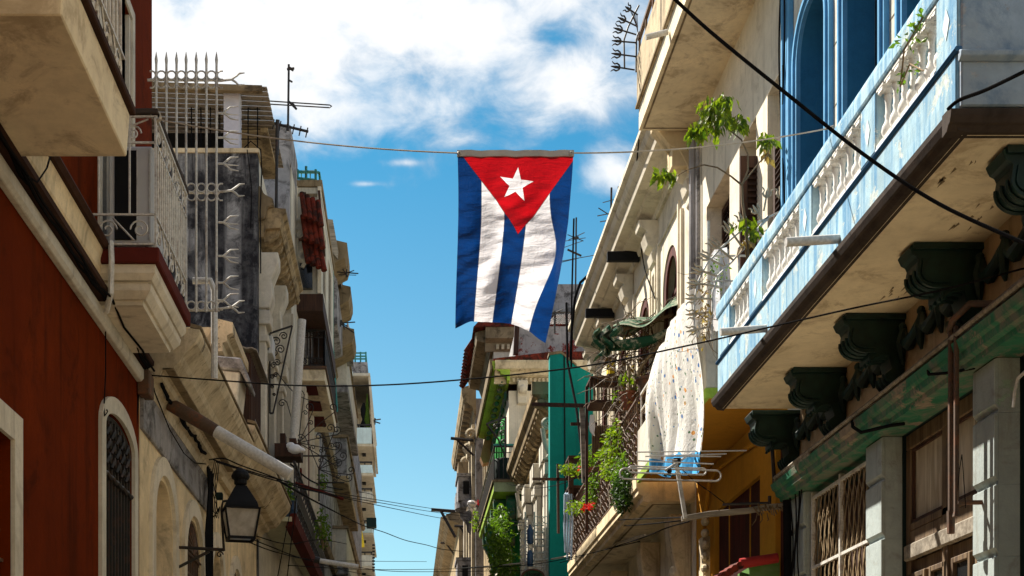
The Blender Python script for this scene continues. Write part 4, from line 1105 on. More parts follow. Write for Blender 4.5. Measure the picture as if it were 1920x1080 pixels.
    for y0,y1 in ((ya,ya+.07),(11.22-.1,11.22+.02),(yb-.1,yb)): f.box(xw+.03,xw+.11,y0,y1,.1,4.459)
    f.box(xw+.03,xw+.115,ya+.07,yb-.1,3.72,3.79); f.box(xw+.028,xw+.1,ya+.07,yb-.1,3.56,3.719)
    wd=f.build('shop_window',M['wood_tan'],b,bev=.008)
    f=MB(); f.box(xw-.0,xw+.06,ya+.01,yb-.02,3.46,3.6); f.build('transom',M['wood_grey'],wd,bev=.012)
    gl=NT('dusty_glass'); nn=gl.noise(gl.pos((1,1.5,.5)),3,6,.65,.6); n2=gl.noise(gl.pos((1,9,.6)),2.0,3,.5)
    gl.bsdf(gl.mix(gl.ss(n2,.5,.62),gl.mix(gl.ss(nn,.3,.7),(.26,.20,.13,1),(.48,.40,.29,1)),(.56,.49,.38,1)),.30,0,None,.5)
    for y0,y1 in ((ya+.071,11.119),(11.241,yb-.101)):
        g=MB(); g.box(xw+.07,xw+.08,y0,y1,3.791,4.459); g.build('pane',gl.m,wd)
        g=MB()
        for a_,c_,e_,h_ in ((y0,y0+.03,3.791,4.459),(y1-.03,y1,3.791,4.459),(y0+.03,y1-.03,3.791,3.82),(y0+.03,y1-.03,4.43,4.459)): g.box(xw+.045,xw+.069,a_,c_,e_,h_)
        g.build('glazing_bead',M['wood_dk'],wd)
    g=MB(); g.box(xw+.07,xw+.1,ya,yb,.1,3.46)
    for i in range(4):
        y0=ya+.1+i*.47; 
        for zz0,zz1 in ((2.2,3.34),(.4,2.1)):
            for a_,c_,e_,h_ in ((y0,y0+.05,zz0,zz1),(y0+.33,y0+.38,zz0,zz1),(y0+.05,y0+.33,zz1-.05,zz1),(y0+.05,y0+.33,zz0,zz0+.05)): g.box(xw+.03,xw+.072,a_,c_,e_,h_)
    d_=g.build('shop_door',M['wood_tan'],b,bev=.006)
    for i in range(4):
        y0=ya+.1+i*.47; g=MB(); g.box(xw+.06,xw+.0695,y0+.05,y0+.33,2.25,3.29); g.build('pane',M['glass_dk'],d_)
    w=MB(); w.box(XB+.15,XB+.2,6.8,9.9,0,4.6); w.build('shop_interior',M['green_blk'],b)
blue_house()

# twin pipes standing in front of the shop window
t=thing('service_pipes','two thin dark pipes standing side by side before the dusty shop window','pipes',(4.1,10.7,3.5))
m=MB(); a=atX(1783,620,4.1); c=atX(1790,985,4.1); m.tube([a,Vector((a.x,a.y,c.z+.0))],.022,7); m.tube([Vector((a.x,a.y,c.z+.12)),Vector((a.x,a.y,c.z-.05))],[.032,.028],7)
m.build('pipe',M['iron_rust'],t,smooth=True)
m=MB(); m.tube([Vector((4.1,a.y-.1,a.z+.0)),Vector((4.1,a.y-.1,c.z+.1)),Vector((4.1,a.y-.1,c.z+.06))],[.02,.02,.03],7); m.tube([(4.1,a.y-.12,c.z+.16),(4.3,a.y-.13,c.z+.16)],.018,6); m.build('pipe',M['iron_rust'],t,smooth=True)
m=MB(); m.tube([(4.1,a.y+.03,a.z),(4.08,a.y-.08,a.z+.05),(4.12,a.y-.3,a.z+.1),(4.16,a.y-.7,4.86)],.026,7); m.build('elbow',M['iron_rust'],t,smooth=True); m=MB(); m.tube([(4.1,a.y-.1,c.z+.1),(4.11,a.y-.13,c.z+.4),(4.1,a.y-.2,c.z+.5),(4.12,a.y-.22,c.z+.1)],.004,4); m.build('loose_wire',M['wire'],t,smooth=True)
m=MB(); m.tube([(XR-.17,10.6,4.8),(XR-.2,10.5,4.7),(XR-.19,10.2,4.62),(XR-.05,10.0,4.6)],.012,5); m.tube([(XR-.2,12.3,4.8),(XR-.23,12.2,4.72),(XR-.22,12.0,4.62),(XR-.1,11.6,4.58),(XR-.02,11.5,4.57)],.016,5); m.build('loose_cable',M['wire'],tag=('loose black cables looped over the green shop cornice','cable'))
m=MB(); a=atX(1915,700,4.2); m.tube([a+Vector((0,-.1,0)),a+Vector((0,.05,-.02)),a+Vector((0,.1,-.1)),a+Vector((0,.12,-.2))],.012,6); m.build('hook',M['alu'],smooth=True,tag=('small pale curved hook at the edge of the dark shop bay','hook'))
# spouts through the balcony fascia
for px0,px1,py,lab in ((1472,1575,452,'longer pvc spout poking from the middle of the blue balcony fascia'),(1350,1438,620,'pvc spout poking from the far end of the blue balcony')):
    a=atX(px1,py-5,3.40); m=MB(); Lx=(px1-px0)*a.y/F; m.tube([a+Vector((.05,0,0)),a+Vector((-Lx,-.02,-(9)*a.y/F))],.036,10); m.build('spout',M['pvc'],smooth=True,tag=(lab,'spout'))
# vine hanging inside the first balusters
t=thing('creeper','little green creeper winding through the nearest balusters of the blue balcony','plant',(3.36,8.9,6.2))
m=MB()
for i in range(12): leaves(m,(3.36,8.65+rnd.uniform(0,.5),6.2+rnd.uniform(0,.35)),(.03,.06,.05),5,.05)
m.build('foliage',M['leaf'],t,recalc=False)
m=MB(); m.tube([(3.36,8.7,6.15),(3.35,8.9,6.3),(3.36,9.1,6.25),(3.35,9.0,6.45),(3.36,8.7,6.5)],.006,4); m.build('stem',M['bark'],t)
# cables dropping beside the blue house corner
m=MB()
for k in range(3): m.tube([atX(1463+k*3,y_,4.22)+Vector((0,.05*math.sin(y_/60.+k*2),0)) for y_ in range(-60,440,25)],.010,4)
m.build('wall_cable',M['wire'],smooth=True,tag=('twisted cables dropping beside the edge of the blue arches','cable'))
m=MB()
for k in range(4): m.tube([atX(1482+k*6+5*math.sin(y_/50.+k),y_,XR-.06) for y_ in range(890,1100,15)],.008,4)
m.tube([atX(1476,900,4.25),atX(1478,1085,4.25)],.05,7)
m.build('wall_cable',M['wire'],smooth=True,tag=('bundle of black cables on the corner between ochre wall and lattice gate','cable'))
t=thing('iron_hanger','dark iron arm with a pale rod under the last green bracket','iron arm',(4.2,15.0,4.8))
m=MB(); a=atY(1447,828,15.0); m.tube([a,atY(1452,905,15.0)],.022,6); m.build('post',M['iron'],t)
m=MB(); m.tube([atY(1452,902,15.0),atX(1520,850,4.1)],.02,6); m.build('rod',M['wood_grey'],t)

# ------------------------------------------------------------- ochre house, second plot
def ochre_house():
    b=thing('ochre_house','cream house with ochre ground floor and a big stained balcony at the top','house',(XR,17.5,0))
    Y0,Y1=15.1,19.88
    w=MB(); facade(w,1,XR,Y0,Y1,0,5.86,[(16.29,18.7,.2,5.18,0),(15.2,15.6,1.0,5.4,0)],.12); w.build('ground_wall',M['yellow'],b)
    w=MB(); ops=[(17.83,19.2,6.0,9.67,0),(16.46,17.3,6.0,9.65,0),(15.25,15.95,6.0,9.65,0)]
    facade(w,1,XR,Y0,Y1,5.86,13.5,ops,.32); shell(w,1,XR,8,Y0,Y1,0,13.5); w.build('upper_wall',M['cream_clean'],b)
    g=MB(); g.box(XR+.08,XR+.11,16.29,18.7,.2,5.18)
    for i in range(44):
        y=16.3+i*.0545; g.box(XR+.06,XR+.08,y,y+.032,.2,5.18)
    d=g.build('slatted_door',M['door_red'],b)
    g=MB()
    for y in (16.95,18.05): g.box(XR+.05,XR+.06,y,y+.03,.2,5.18)
    g.build('seam',M['yellow'],d)
    g=MB(); g.box(XR+.06,XR+.1,15.2,15.6,1.0,5.4); g.build('narrow_window',M['door_red'],b)
    for i,(ya,yb,za,zb,_) in enumerate(ops):
        f=MB(); f.box(XR+.3,XR+.33,ya,yb,za,zb); fr=f.build('window_recess',M['wood_dk'],b)
        if i>0:
            g=MB(); 
            shutter(g,1,XR+.02,ya-.02,ya+.42,za,8.9 if i==1 else 8.9,leaves=1,pitch=.07); g.build('shutter',M['wood_dk'],fr)
        else:
            g=MB(); shutter(g,1,XR+.24,ya+.02,yb-.02,za,zb-.05,leaves=2,pitch=.07); g.build('shutter',M['wood_dk'],fr)
    # open shutters facing down the street, hinged at the reveals
    g=MB()
    for (px0,px1,py0,Yk) in ((1388,1452,292,16.4),):
        a=atY(px0,py0,Yk); c=atY(px1,py0,Yk)
        x0,x1=a.x,c.x; z1=a.z; z0=6.1
        g.box(x0,x0+.09,Yk,Yk+.05,z0,z1); g.box(x1-.07,x1,Yk,Yk+.05,z0,z1); g.box(x0+.09,x1-.07,Yk+.003,Yk+.047,z1-.14,z1); g.box(x0+.09,x1-.07,Yk+.04,Yk+.047,z0,z1-.14)
        z=z0+.05
        while z<z1-.18:
            g.add([(x0+.09,Yk-.0,z),(x1-.07,Yk-.0,z),(x1-.07,Yk+.04,z+.06),(x0+.09,Yk+.04,z+.06)],[(0,1,2,3)]); z+=.075
    g.build('open_shutter',M['wood_dk'],b)
    # lower balcony: ochre soffit, cream edge
    s=MB(); s.box(3.44,XR,15.3,19.85,5.86,5.95); s=s.build('balcony',M['yellow'],b)
    m=MB(); m.box(3.41,3.46,15.28,19.86,5.845,5.955); m.box(3.46,XR,15.27,15.3,5.84,5.955); m.build('edge_strip',M['green_lime'],s)
    m=MB(); m.box(3.42,3.54,15.3,19.86,5.96,6.62); m.box(3.54,XR,15.3,15.42,5.96,6.62); m.build('parapet',M['white_st'],s,bev=.01)
    r=MB(); r.beam((3.46,15.35,7.14),(3.46,19.8,7.14),.03,.03)
    for k in range(10): r.beam((3.46,15.36+k*.49,6.62),(3.46,15.36+k*.49,7.14),.02,.02)
    r.beam((3.46,15.36,6.9),(3.46,19.8,6.9),.02,.02); r.beam((3.46,15.36,7.14),(4.2,15.36,7.14),.025,.025); r.beam((3.46,15.36,6.62),(3.46,15.36,7.9),.03,.03); r.beam((3.46,15.36,7.5),(3.9,15.36,7.5),.02,.02)
    r.build('railing',M['iron_wh'],s)
    # upper balcony
    XO=3.44
    s=MB(); s.box(XO,XR,15.2,19.87,11.1,11.3); s=s.build('upper_balcony',M['slab'],b)
    m=MB(); m.box(XO+.05,XO+.075,15.2,19.8,11.092,11.099); m.box(XO+.05,XR,19.78,19.8,11.092,11.099); m.build('drip_groove',M['stone_dark'],s)
    m=MB(); m.box(XO-.0,XO+.1,15.2,19.86,11.305,11.42); m.build('fascia',M['cream_clean'],s)
    pm=stucco('streaked_black_parapet',(.50,.40,.26),(.02,.016,.014),1.0,.5,var=.2,scale=1.6)
    m=MB(); m.box(XO-.03,XO+.1,15.2,19.88,11.425,12.2); m.box(XO+.1,XR,19.76,19.88,11.425,12.2); m.build('parapet',pm,s,bev=.01)
    m=MB(); m.box(XO-.05,XO+.1,15.2,19.9,11.43,11.47); m.build('ledge',M['stone_dark'],s)
    r=MB(); r.beam((XO,15.2,12.45),(XO,19.85,12.45),.05,.05)
    for k in range(9): r.beam((XO,15.4+k*.55,12.2),(XO,15.4+k*.55,12.45),.03,.03)
    r.build('railing',M['iron_rust'],s)
    m=MB(); m.box(XO+.35,XR,15.2,19.6,12.21,13.6); m.build('roof_cabin',M['cream_clean'],b)
    # downpipe at the party line
    m=MB(); m.tube([(XR-.08,19.75,5.9),(XR-.08,19.75,11.05)],.06,8); m.tube([(XR-.05,19.55,5.9),(XR-.05,19.55,11.05)],.03,6); m.build('downpipe',M['grey_st'],b,smooth=True)
    # yellow conduit
    m=MB(); m.tube([atX(1435,812,XR-.04),atX(1418,830,XR-.04),atX(1385,850,XR-.04),atX(1345,880,XR-.04),atX(1330,905,XR-.05),(XR-.06,19.4,4.5)],.03,7); m.build('conduit',M['yellow'],b,smooth=True)
ochre_house()
a=atX(1252,60,3.42); m=MB(); m.tube([a,a+Vector((-.29,0,-.07))],.038,9); m.build('spout',M['pvc'],smooth=True,tag=('pvc spout poking from the stained parapet of the top balcony','spout'))
# timber beam and tv aerial
t=thing('timber_beam','weathered timber beam sticking out over the street below the ochre balcony','beam',atY(1478,950,15.05))
m=MB(); pts=[atY(px,py,15.0) for px,py in ((1278,973),(1330,964),(1400,958),(1440,951),(1477,948))]
for i in range(4): m.beam(pts[i],pts[i+1]+(pts[i+1]-pts[i])*.02,.06,.062)
m.build('beam',M['wood_grey'],t,bev=.006)
m=MB()
for i in range(14): m.tube([atY(1415+i*4,955-i*.3,14.96),atY(1412+i*4.5,950+6*math.sin(i*2.3),14.94),atY(1420+i*4,962+5*math.sin(i),14.97)],.008,4)
for k in range(3): m.tube([atY(1420+k*9,962,14.96),atY(1417+k*12,975,14.95),atY(1410+k*14,985-4*k,14.96)],.005,4)
m.build('binding',M['wood_tan'],t)
t=thing('iron_rod_stand','thin black iron arm with an upright tip before the slatted red door','iron arm',atY(1440,950,15.4))
m=MB(); m.tube([atY(1355,946,15.45),atY(1442,943,15.45)],.016,6); m.tube([atY(1443,930,15.45),atY(1443,952,15.45)],.02,6); m.build('arm',M['iron'],t)
def yagi():
    Y=14.9; t=thing('tv_aerial','large aluminium television aerial on a leaning mast over the timber beam','aerial',atY(1285,970,Y))
    m=MB(); m.beam(atY(1285,972,Y),atY(1268,868,Y),.04,.04,(0,1,0)); m.build('mast',M['alu'],t)
    m=MB(); m.tube([atY(1248,882,Y-.35),atY(1297,850,Y+.35)],.016,6); m.build('boom',M['alu'],t)
    m=MB(); 
    for (x0,y0,x1,y1,f_) in ((1193,848,1400,845,.9),(1210,856,1362,851,.7),(1218,855,1352,856,.6),(1195,864,1338,870,.3),(1250,862,1270,862,.2)):
        q=(f_-.5)*.7; m.tube([atY(x0,y0,Y+q),atY(x1,y1,Y+q)],.008,5)
    m.build('director',M['alu'],t)
    def loop(x0,x1,yc,h,q):
        m=MB(); L=[]
        for i in range(9):
            a=PI/2+i*PI/8; L.append(atY(x0+h*math.cos(a),yc-h*math.sin(a),Y+q))
        for i in range(9):
            a=-PI/2+i*PI/8; L.append(atY(x1+h*math.cos(a),yc-h*math.sin(a)+4,Y+q))
        L.append(L[0]); m.tube(L,.010,5); m.build('dipole',M['alu'],t,smooth=True)
    loop(1172,1342,888,10,-.25); loop(1185,1318,880,6,-.1)
    m=MB(); m.box(atY(1262,0,Y).x,atY(1275,0,Y).x,Y-.05,Y+.05,atY(0,872,Y).z,atY(0,860,Y).z); m.ball(atY(1255,883,Y-.3),.03,.04,.03,6,5); m.build('clamp',M['black'],t)
    m=MB(); m.tube([atY(1272,874,Y-.03),atY(1300,900,15.2),atY(1335,925,15.35),atY(1358,943,15.45)],.007,4); m.build('lead',M['wire'],t)
yagi()
# little tile-topped porch wall
t=thing('tiled_porch','green porch wall topped by bright red barrel tiles before the ochre house','porch',(4.1,15.7,0))
m=MB(); a=atY(1405,1062,15.55); c=atY(1462,1055,15.55); m.prism([(a.x,0),(c.x,0),(c.x,c.z+.03),(a.x,a.z-.01)],'Y',15.55,16.1); m.build('wall',M['green_wall'],t)
m=MB(); a=atY(1388,1057,15.5); c=atY(1458,1046,15.5); m.tube([a,c],[.062,.058],12); m.build('ridge_tile',M['tile_brt'],t,smooth=True)
for i in range(6):
    m=MB(); p=atY(1386-i*9.5,1058+i*6.0,15.5); m.tube([p+Vector((0,-.05,-.02)),p+Vector((.05,.55,.03))],[.045,.05],9); m.build('ridge_tile',M['tile'],t,smooth=True)
# ochre house: pile of round knobs by the door frame
t=thing('stone_post','carved post with stacked round knobs beside the slatted red door','post',(4.24,19.1,0))
m=MB(); x=4.22
for i in range(6): m.ball(atX(1322,978+i*22,4.2),.06,.09,.065,8,6)
m.box(4.2,4.3,18.98,19.25,2.5,4.9); m.build('shaft',M['cream_dirty'],t)

# ------------------------------------------------------------- curtain
def sheet():
    t=NT('floral_sheet'); uv=t.n('ShaderNodeUVMap'); mp=t.n('ShaderNodeMapping'); t.l(uv.outputs[0],mp.inputs[0]); mp.inputs[3].default_value=(4.8,3.6,1)
    def dots(scale,th,seed,keep):
        v=t.n('ShaderNodeTexVoronoi'); mp2=t.n('ShaderNodeMapping'); t.l(mp.outputs[0],mp2.inputs[0]); mp2.inputs[1].default_value=(seed,seed*.7,0)
        t.l(mp2.outputs[0],v.inputs['Vector']); v.inputs['Scale'].default_value=scale
        s=t.n('ShaderNodeSeparateColor'); t.l(v.outputs['Color'],s.inputs[0])
        nz=t.noise(mp.outputs[0],40,2,.5)
        d=t.math('ADD',v.outputs['Distance'],t.math('MULTIPLY',t.math('SUBTRACT',nz,.5),.12))
        return t.math('MULTIPLY',t.math('LESS_THAN',d,th),t.math('GREATER_THAN',s.outputs[0],keep))
    base=(.80,.78,.72,1)
    c=t.mix(dots(4.2,.20,3,.45),base,(.06,.17,.42,1)); c=t.mix(dots(4.0,.19,11,.55),c,(.75,.32,.06,1)); c=t.mix(dots(6.5,.2,23,.5),c,(.07,.17,.07,1)); c=t.mix(dots(7.5,.16,31,.6),c,(.12,.28,.5,1))
    n=t.noise(t.pos((1,1,.6)),16,6,.65,.8)
    d=t.n('ShaderNodeBsdfPrincipled'); t.l(c,d.inputs['Base Color']); d.inputs['Roughness'].default_value=.9; t.l(t.bump(n,.6,.03),d.inputs['Normal'])
    tr=t.n('ShaderNodeBsdfTranslucent'); t.l(c,tr.inputs[0]); mx=t.n('ShaderNodeMixShader'); mx.inputs[0].default_value=.25
    t.l(d.outputs[0],mx.inputs[1]); t.l(tr.outputs[0],mx.inputs[2]); t.l(mx.outputs[0],t.out.inputs[0])
    root=thing('floral_sheet','long white sheet with blue and orange flowers hung over the balcony rail','sheet',(3.35,16.5,5))
    NU,NV=60,50
    def P(u,v):
        # u: 0 far end .. 1 near end, v: 0 rail .. 1 hem
        yt=17.9-u*2.3; yb=18.15-u*3.2
        zb=5.58-u*.66
        e=v**.9
        y=yt+(yb-yt)*e; z=7.2+(zb-7.2)*v-.04*math.sin(u*9)*(1-v)
        w=math.sin(u*19+v*1.5)*.6+math.sin(u*37+2-v*3)*.35+math.sin(u*9+v*3)*.4+.18*math.sin(u*71+v*5)
        x=3.36-.07*math.sin(v*PI*.5)-w*.10*(.3+.7*v)-.05*math.sin(v*5+u*2)
        z+=.03*math.sin(u*31)*v
        return (x,y,z)
    m=MB(); uvs=[]
    for j in range(NV+1):
        for i in range(NU+1): m.v.append(Vector(P(i/NU,.88*j/NV))); uvs.append((i/NU*1.3,.9*j/NV))
    for j in range(NV):
        for i in range(NU): a=j*(NU+1)+i; m.f.append((a,a+1,a+NU+2,a+NU+1))
    # fold-over at the rail
    m.build('cloth',t.m,root,smooth=True,recalc=False,uv=uvs)
    m=MB()
    for j in range(7):
        for i in range(NU+1): m.v.append(Vector(P(i/NU,.88+.12*j/6)))
    for j in range(6):
        for i in range(NU): a=j*(NU+1)+i; m.f.append((a,a+1,a+NU+2,a+NU+1))
    bh=plain('blue_hem',(.05,.30,.58),.9,.1,.4,14,.4); m.build('hem',bh,root,smooth=True,recalc=False)
    m=MB(); 
    for i in range(NU+1):
        p=Vector(P(i/NU,0)); 
        for q in ((0,0,0),(.05,0,.03),(.12,0,.0),(.15,0,-.35-.2*math.sin(i*.3))): m.v.append(p+Vector(q))
    for i in range(NU):
        for j in range(3): a=i*4+j; m.f.append((a,a+4,a+5,a+1))
    m.build('fold',M['white_cl'],root,smooth=True,recalc=False)
sheet()
# second white cloth behind the trident fan
m=MB()
for j in range(13):
    for i in range(13):
        u,v=i/12,j/12; p=atY(1330+u*40+12*v,482+v*150-20*math.sin(u*PI),15.9); m.v.append(p+Vector((0,.08*math.sin(u*14+v*2),0)))
for j in range(12):
    for i in range(12): a=j*13+i; m.f.append((a,a+1,a+14,a+13))
m.build('white_cloth',M['white_cl'],smooth=True,recalc=False,tag=('plain white cloth bunched behind the iron tridents','cloth'))

# trident fan at the near end of the ochre balcony
def tridents():
    Y=15.18; k=Y/F; t=thing('trident_fan','pale iron fan of trident spikes at the end of the ochre house balcony','ironwork',atY(1400,600,Y))
    heads=[((1440,352),(1432,395)),((1462,350),(1470,402)),((1412,385),(1432,420)),((1385,398),(1408,445)),((1357,415),(1393,465)),((1328,448),(1375,488)),((1310,474),(1358,500)),((1297,502),(1345,518)),((1288,530),(1338,535)),((1285,560),(1335,560)),((1286,590),(1333,585)),((1287,622),(1333,612))]
    for i,(h,b_) in enumerate(heads):
        m=MB(); p=atY(*b_,Y); q=atY(*h,Y); d=(q-p).normalized(); side=Vector((d.z,0,-d.x))
        base=p.lerp(q,.58)
        m.tube([p,base],.012,6); fork(m,base,d,side,(q-base).length*1.05,.05,.0125)
        m.build('trident',M['iron_tan'],t,smooth=True)
    m=MB()
    arc_=[atY(x,y,Y) for x,y in ((1460,398),(1425,415),(1390,432),(1355,462),(1325,495),(1308,530),(1302,565),(1301,620))]
    m.tube(arc_,.012,5)
    m.tube([atY(x,y,Y) for x,y in ((1440,405),(1408,445),(1375,488),(1345,518),(1336,550),(1334,640))],.012,5)
    m.tube([atY(1385,640,Y),atY(1385,465,Y),atY(1440,410,Y)],.014,5); m.tube([atY(1333,527,Y),atY(1388,527,Y)],.012,5); m.tube([atY(1357,500,Y),atY(1357,640,Y)],.012,5)
    m.tube([atY(1375,488,Y),atY(1420,440,Y),atY(1440,430,Y)],.01,5)
    m.build('frame',M['iron_wh'],t,smooth=True)
tridents()
def top_tridents():
    Y=19.9; t=thing('trident_fan','black iron trident spikes at the far end of the top balcony','ironwork',atY(1195,130,Y))
    m=MB(); hs=[((1172,12),(1196,28)),((1158,32),(1196,50)),((1150,52),(1193,65)),((1147,76),(1192,80)),((1146,100),(1192,106)),((1145,124),(1190,131))]
    for h,b_ in hs:
        m=MB(); p=atY(*b_,Y); q=atY(*h,Y); d=(q-p).normalized(); side=Vector((d.z,0,-d.x)); base=p.lerp(q,.6)
        m.tube([p,base],.012,5); fork(m,base,d,side,(q-base).length,.06,.013)
        m.build('trident',M['iron'],t,smooth=True)
    m=MB(); m.tube([atY(x,y,Y) for x,y in ((1171,127),(1170,75),(1178,50),(1192,22),(1198,10))],.014,5); m.tube([atY(x,y,Y) for x,y in ((1193,135),(1193,75),(1198,60))],.016,5)
    for i in range(7): m.tube([atY(1180+i*2.5,15+i*2,Y+.02),atY(1196,62+i*2-6,Y+.02)],.004,4)
    m.build('frame',M['iron'],t,smooth=True)
top_tridents()

# small potted tree growing from the ochre balcony
def sprig_tree():
    Y=15.0; t=thing('potted_tree','spindly potted tree with drooping green leaf clusters on the ochre balcony','potted tree',atY(1395,560,Y))
    A=lambda px,py,d=0: atY(px,py,Y+d)
    m=MB()
    m.tube([A(1400,560),A(1402,480),A(1398,420),A(1392,380),A(1391,347)],[.022,.02,.018,.016,.014],6)
    m.tube([A(1391,347),A(1402,320),A(1402,290),A(1390,262),A(1370,246),A(1350,230),A(1345,215)],[.013,.011,.01,.009,.008,.006,.004],5)
    m.tube([A(1391,347),A(1370,330),A(1345,314),A(1320,309),A(1290,318),A(1265,332)],[.012,.01,.009,.008,.006,.004],5)
    m.tube([A(1391,345),A(1410,322),A(1425,303),A(1440,290),A(1443,265)],[.011,.009,.008,.006,.004],5)
    m.tube([A(1352,232),A(1320,240),A(1305,238)],.005,4); m.tube([A(1365,243),A(1380,225),A(1386,220)],.005,4); m.build('trunk',M['bark'],t,smooth=True)
    m=MB()
    def cl(px,py,n,r_,dry=0):
        c=A(px,py)
        for i in range(n):
            a=c+Vector((rnd.gauss(0,r_),rnd.gauss(0,r_),rnd.gauss(0,r_*.75)))
            th=rnd.uniform(0,2*PI); d=Vector((math.cos(th)*.6,math.sin(th)*.6,-.85)).normalized(); e=d.cross(Vector((math.sin(th*3),math.cos(th*2),.4))).normalized()
            L=rnd.uniform(.06,.18); w_=L*rnd.uniform(.16,.26); b_=a+d*L*.5+Vector((0,0,.015))
            m.add([a,b_+e*w_,a+d*L,b_-e*w_],[(0,1,2),(0,2,3)])
    for px,py,n,r_ in ((1342,205,70,.075),(1355,192,50,.06),(1325,212,40,.06),(1308,240,36,.045),(1345,240,20,.05),(1298,245,12,.04),(1385,225,32,.05),(1378,232,8,.04),(1438,258,30,.04),(1445,262,8,.03),(1242,322,26,.045),(1250,330,10,.04),(1262,330,8,.03),(1398,412,18,.05),(1388,420,12,.05),(1415,435,12,.05),(1345,230,12,.08)): cl(px,py,n,r_)
    m.build('foliage',leafmat('sprig_leaf',(.05,.10,.010),(.26,.30,.02),.4),t,recalc=False)
    m=MB(); 
    for px,py in ((1440,285),(1400,450),(1395,460)): cl(px,py,7,.03)
    m.build('dead_leaves',M['leaf_dry'],t,recalc=False)
    m=MB(); c=A(1400,600); m.lathe([(.1,-.2),(.15,.05),(.17,.05),(.17,.1),(.13,.1)],c.x,c.y,c.z,10); m.build('pot',M['clay'],t,smooth=True)
sprig_tree()
# dry vine at the sheet's near edge
def dry_vine(label,c,ext,n,mat,leafn,lm,name='dry_vine',r=.008,ls=.08):
    c=Vector(c); t=thing(name,label,'plant',c-Vector((0,0,ext[2])))
    m=MB()
    for i in range(n):
        p=c+Vector([rnd.uniform(-1,1)*ext[k] for k in range(3)]); d=Vector((rnd.uniform(-1,1),rnd.uniform(-1,1),rnd.uniform(-1,.7))).normalized(); pts=[p]
        for j in range(5): 
            d=(d+Vector((rnd.uniform(-.6,.6),rnd.uniform(-.6,.6),rnd.uniform(-.7,.4)))).normalized(); pts.append(pts[-1]+d*max(ext)*.18)
        m.tube(pts,[r,r*.9,r*.8,r*.7,r*.6,r*.3],4)
    m.build('stem',mat,t)
    m=MB(); leaves(m,c,ext,leafn,ls); m.build('foliage',lm,t,recalc=False)
    return t
dry_vine('straggly dry vine with few leaves at the near edge of the floral sheet',atY(1318,590,15.2),(.10,.3,.45),16,M['bark'],70,M['leaf_dry'],r=.005,ls=.06)
dry_vine('green leafy vine behind the iron tridents',atY(1345,520,15.6),(.12,.3,.35),6,M['bark'],80,M['leaf'],r=.005,ls=.05)
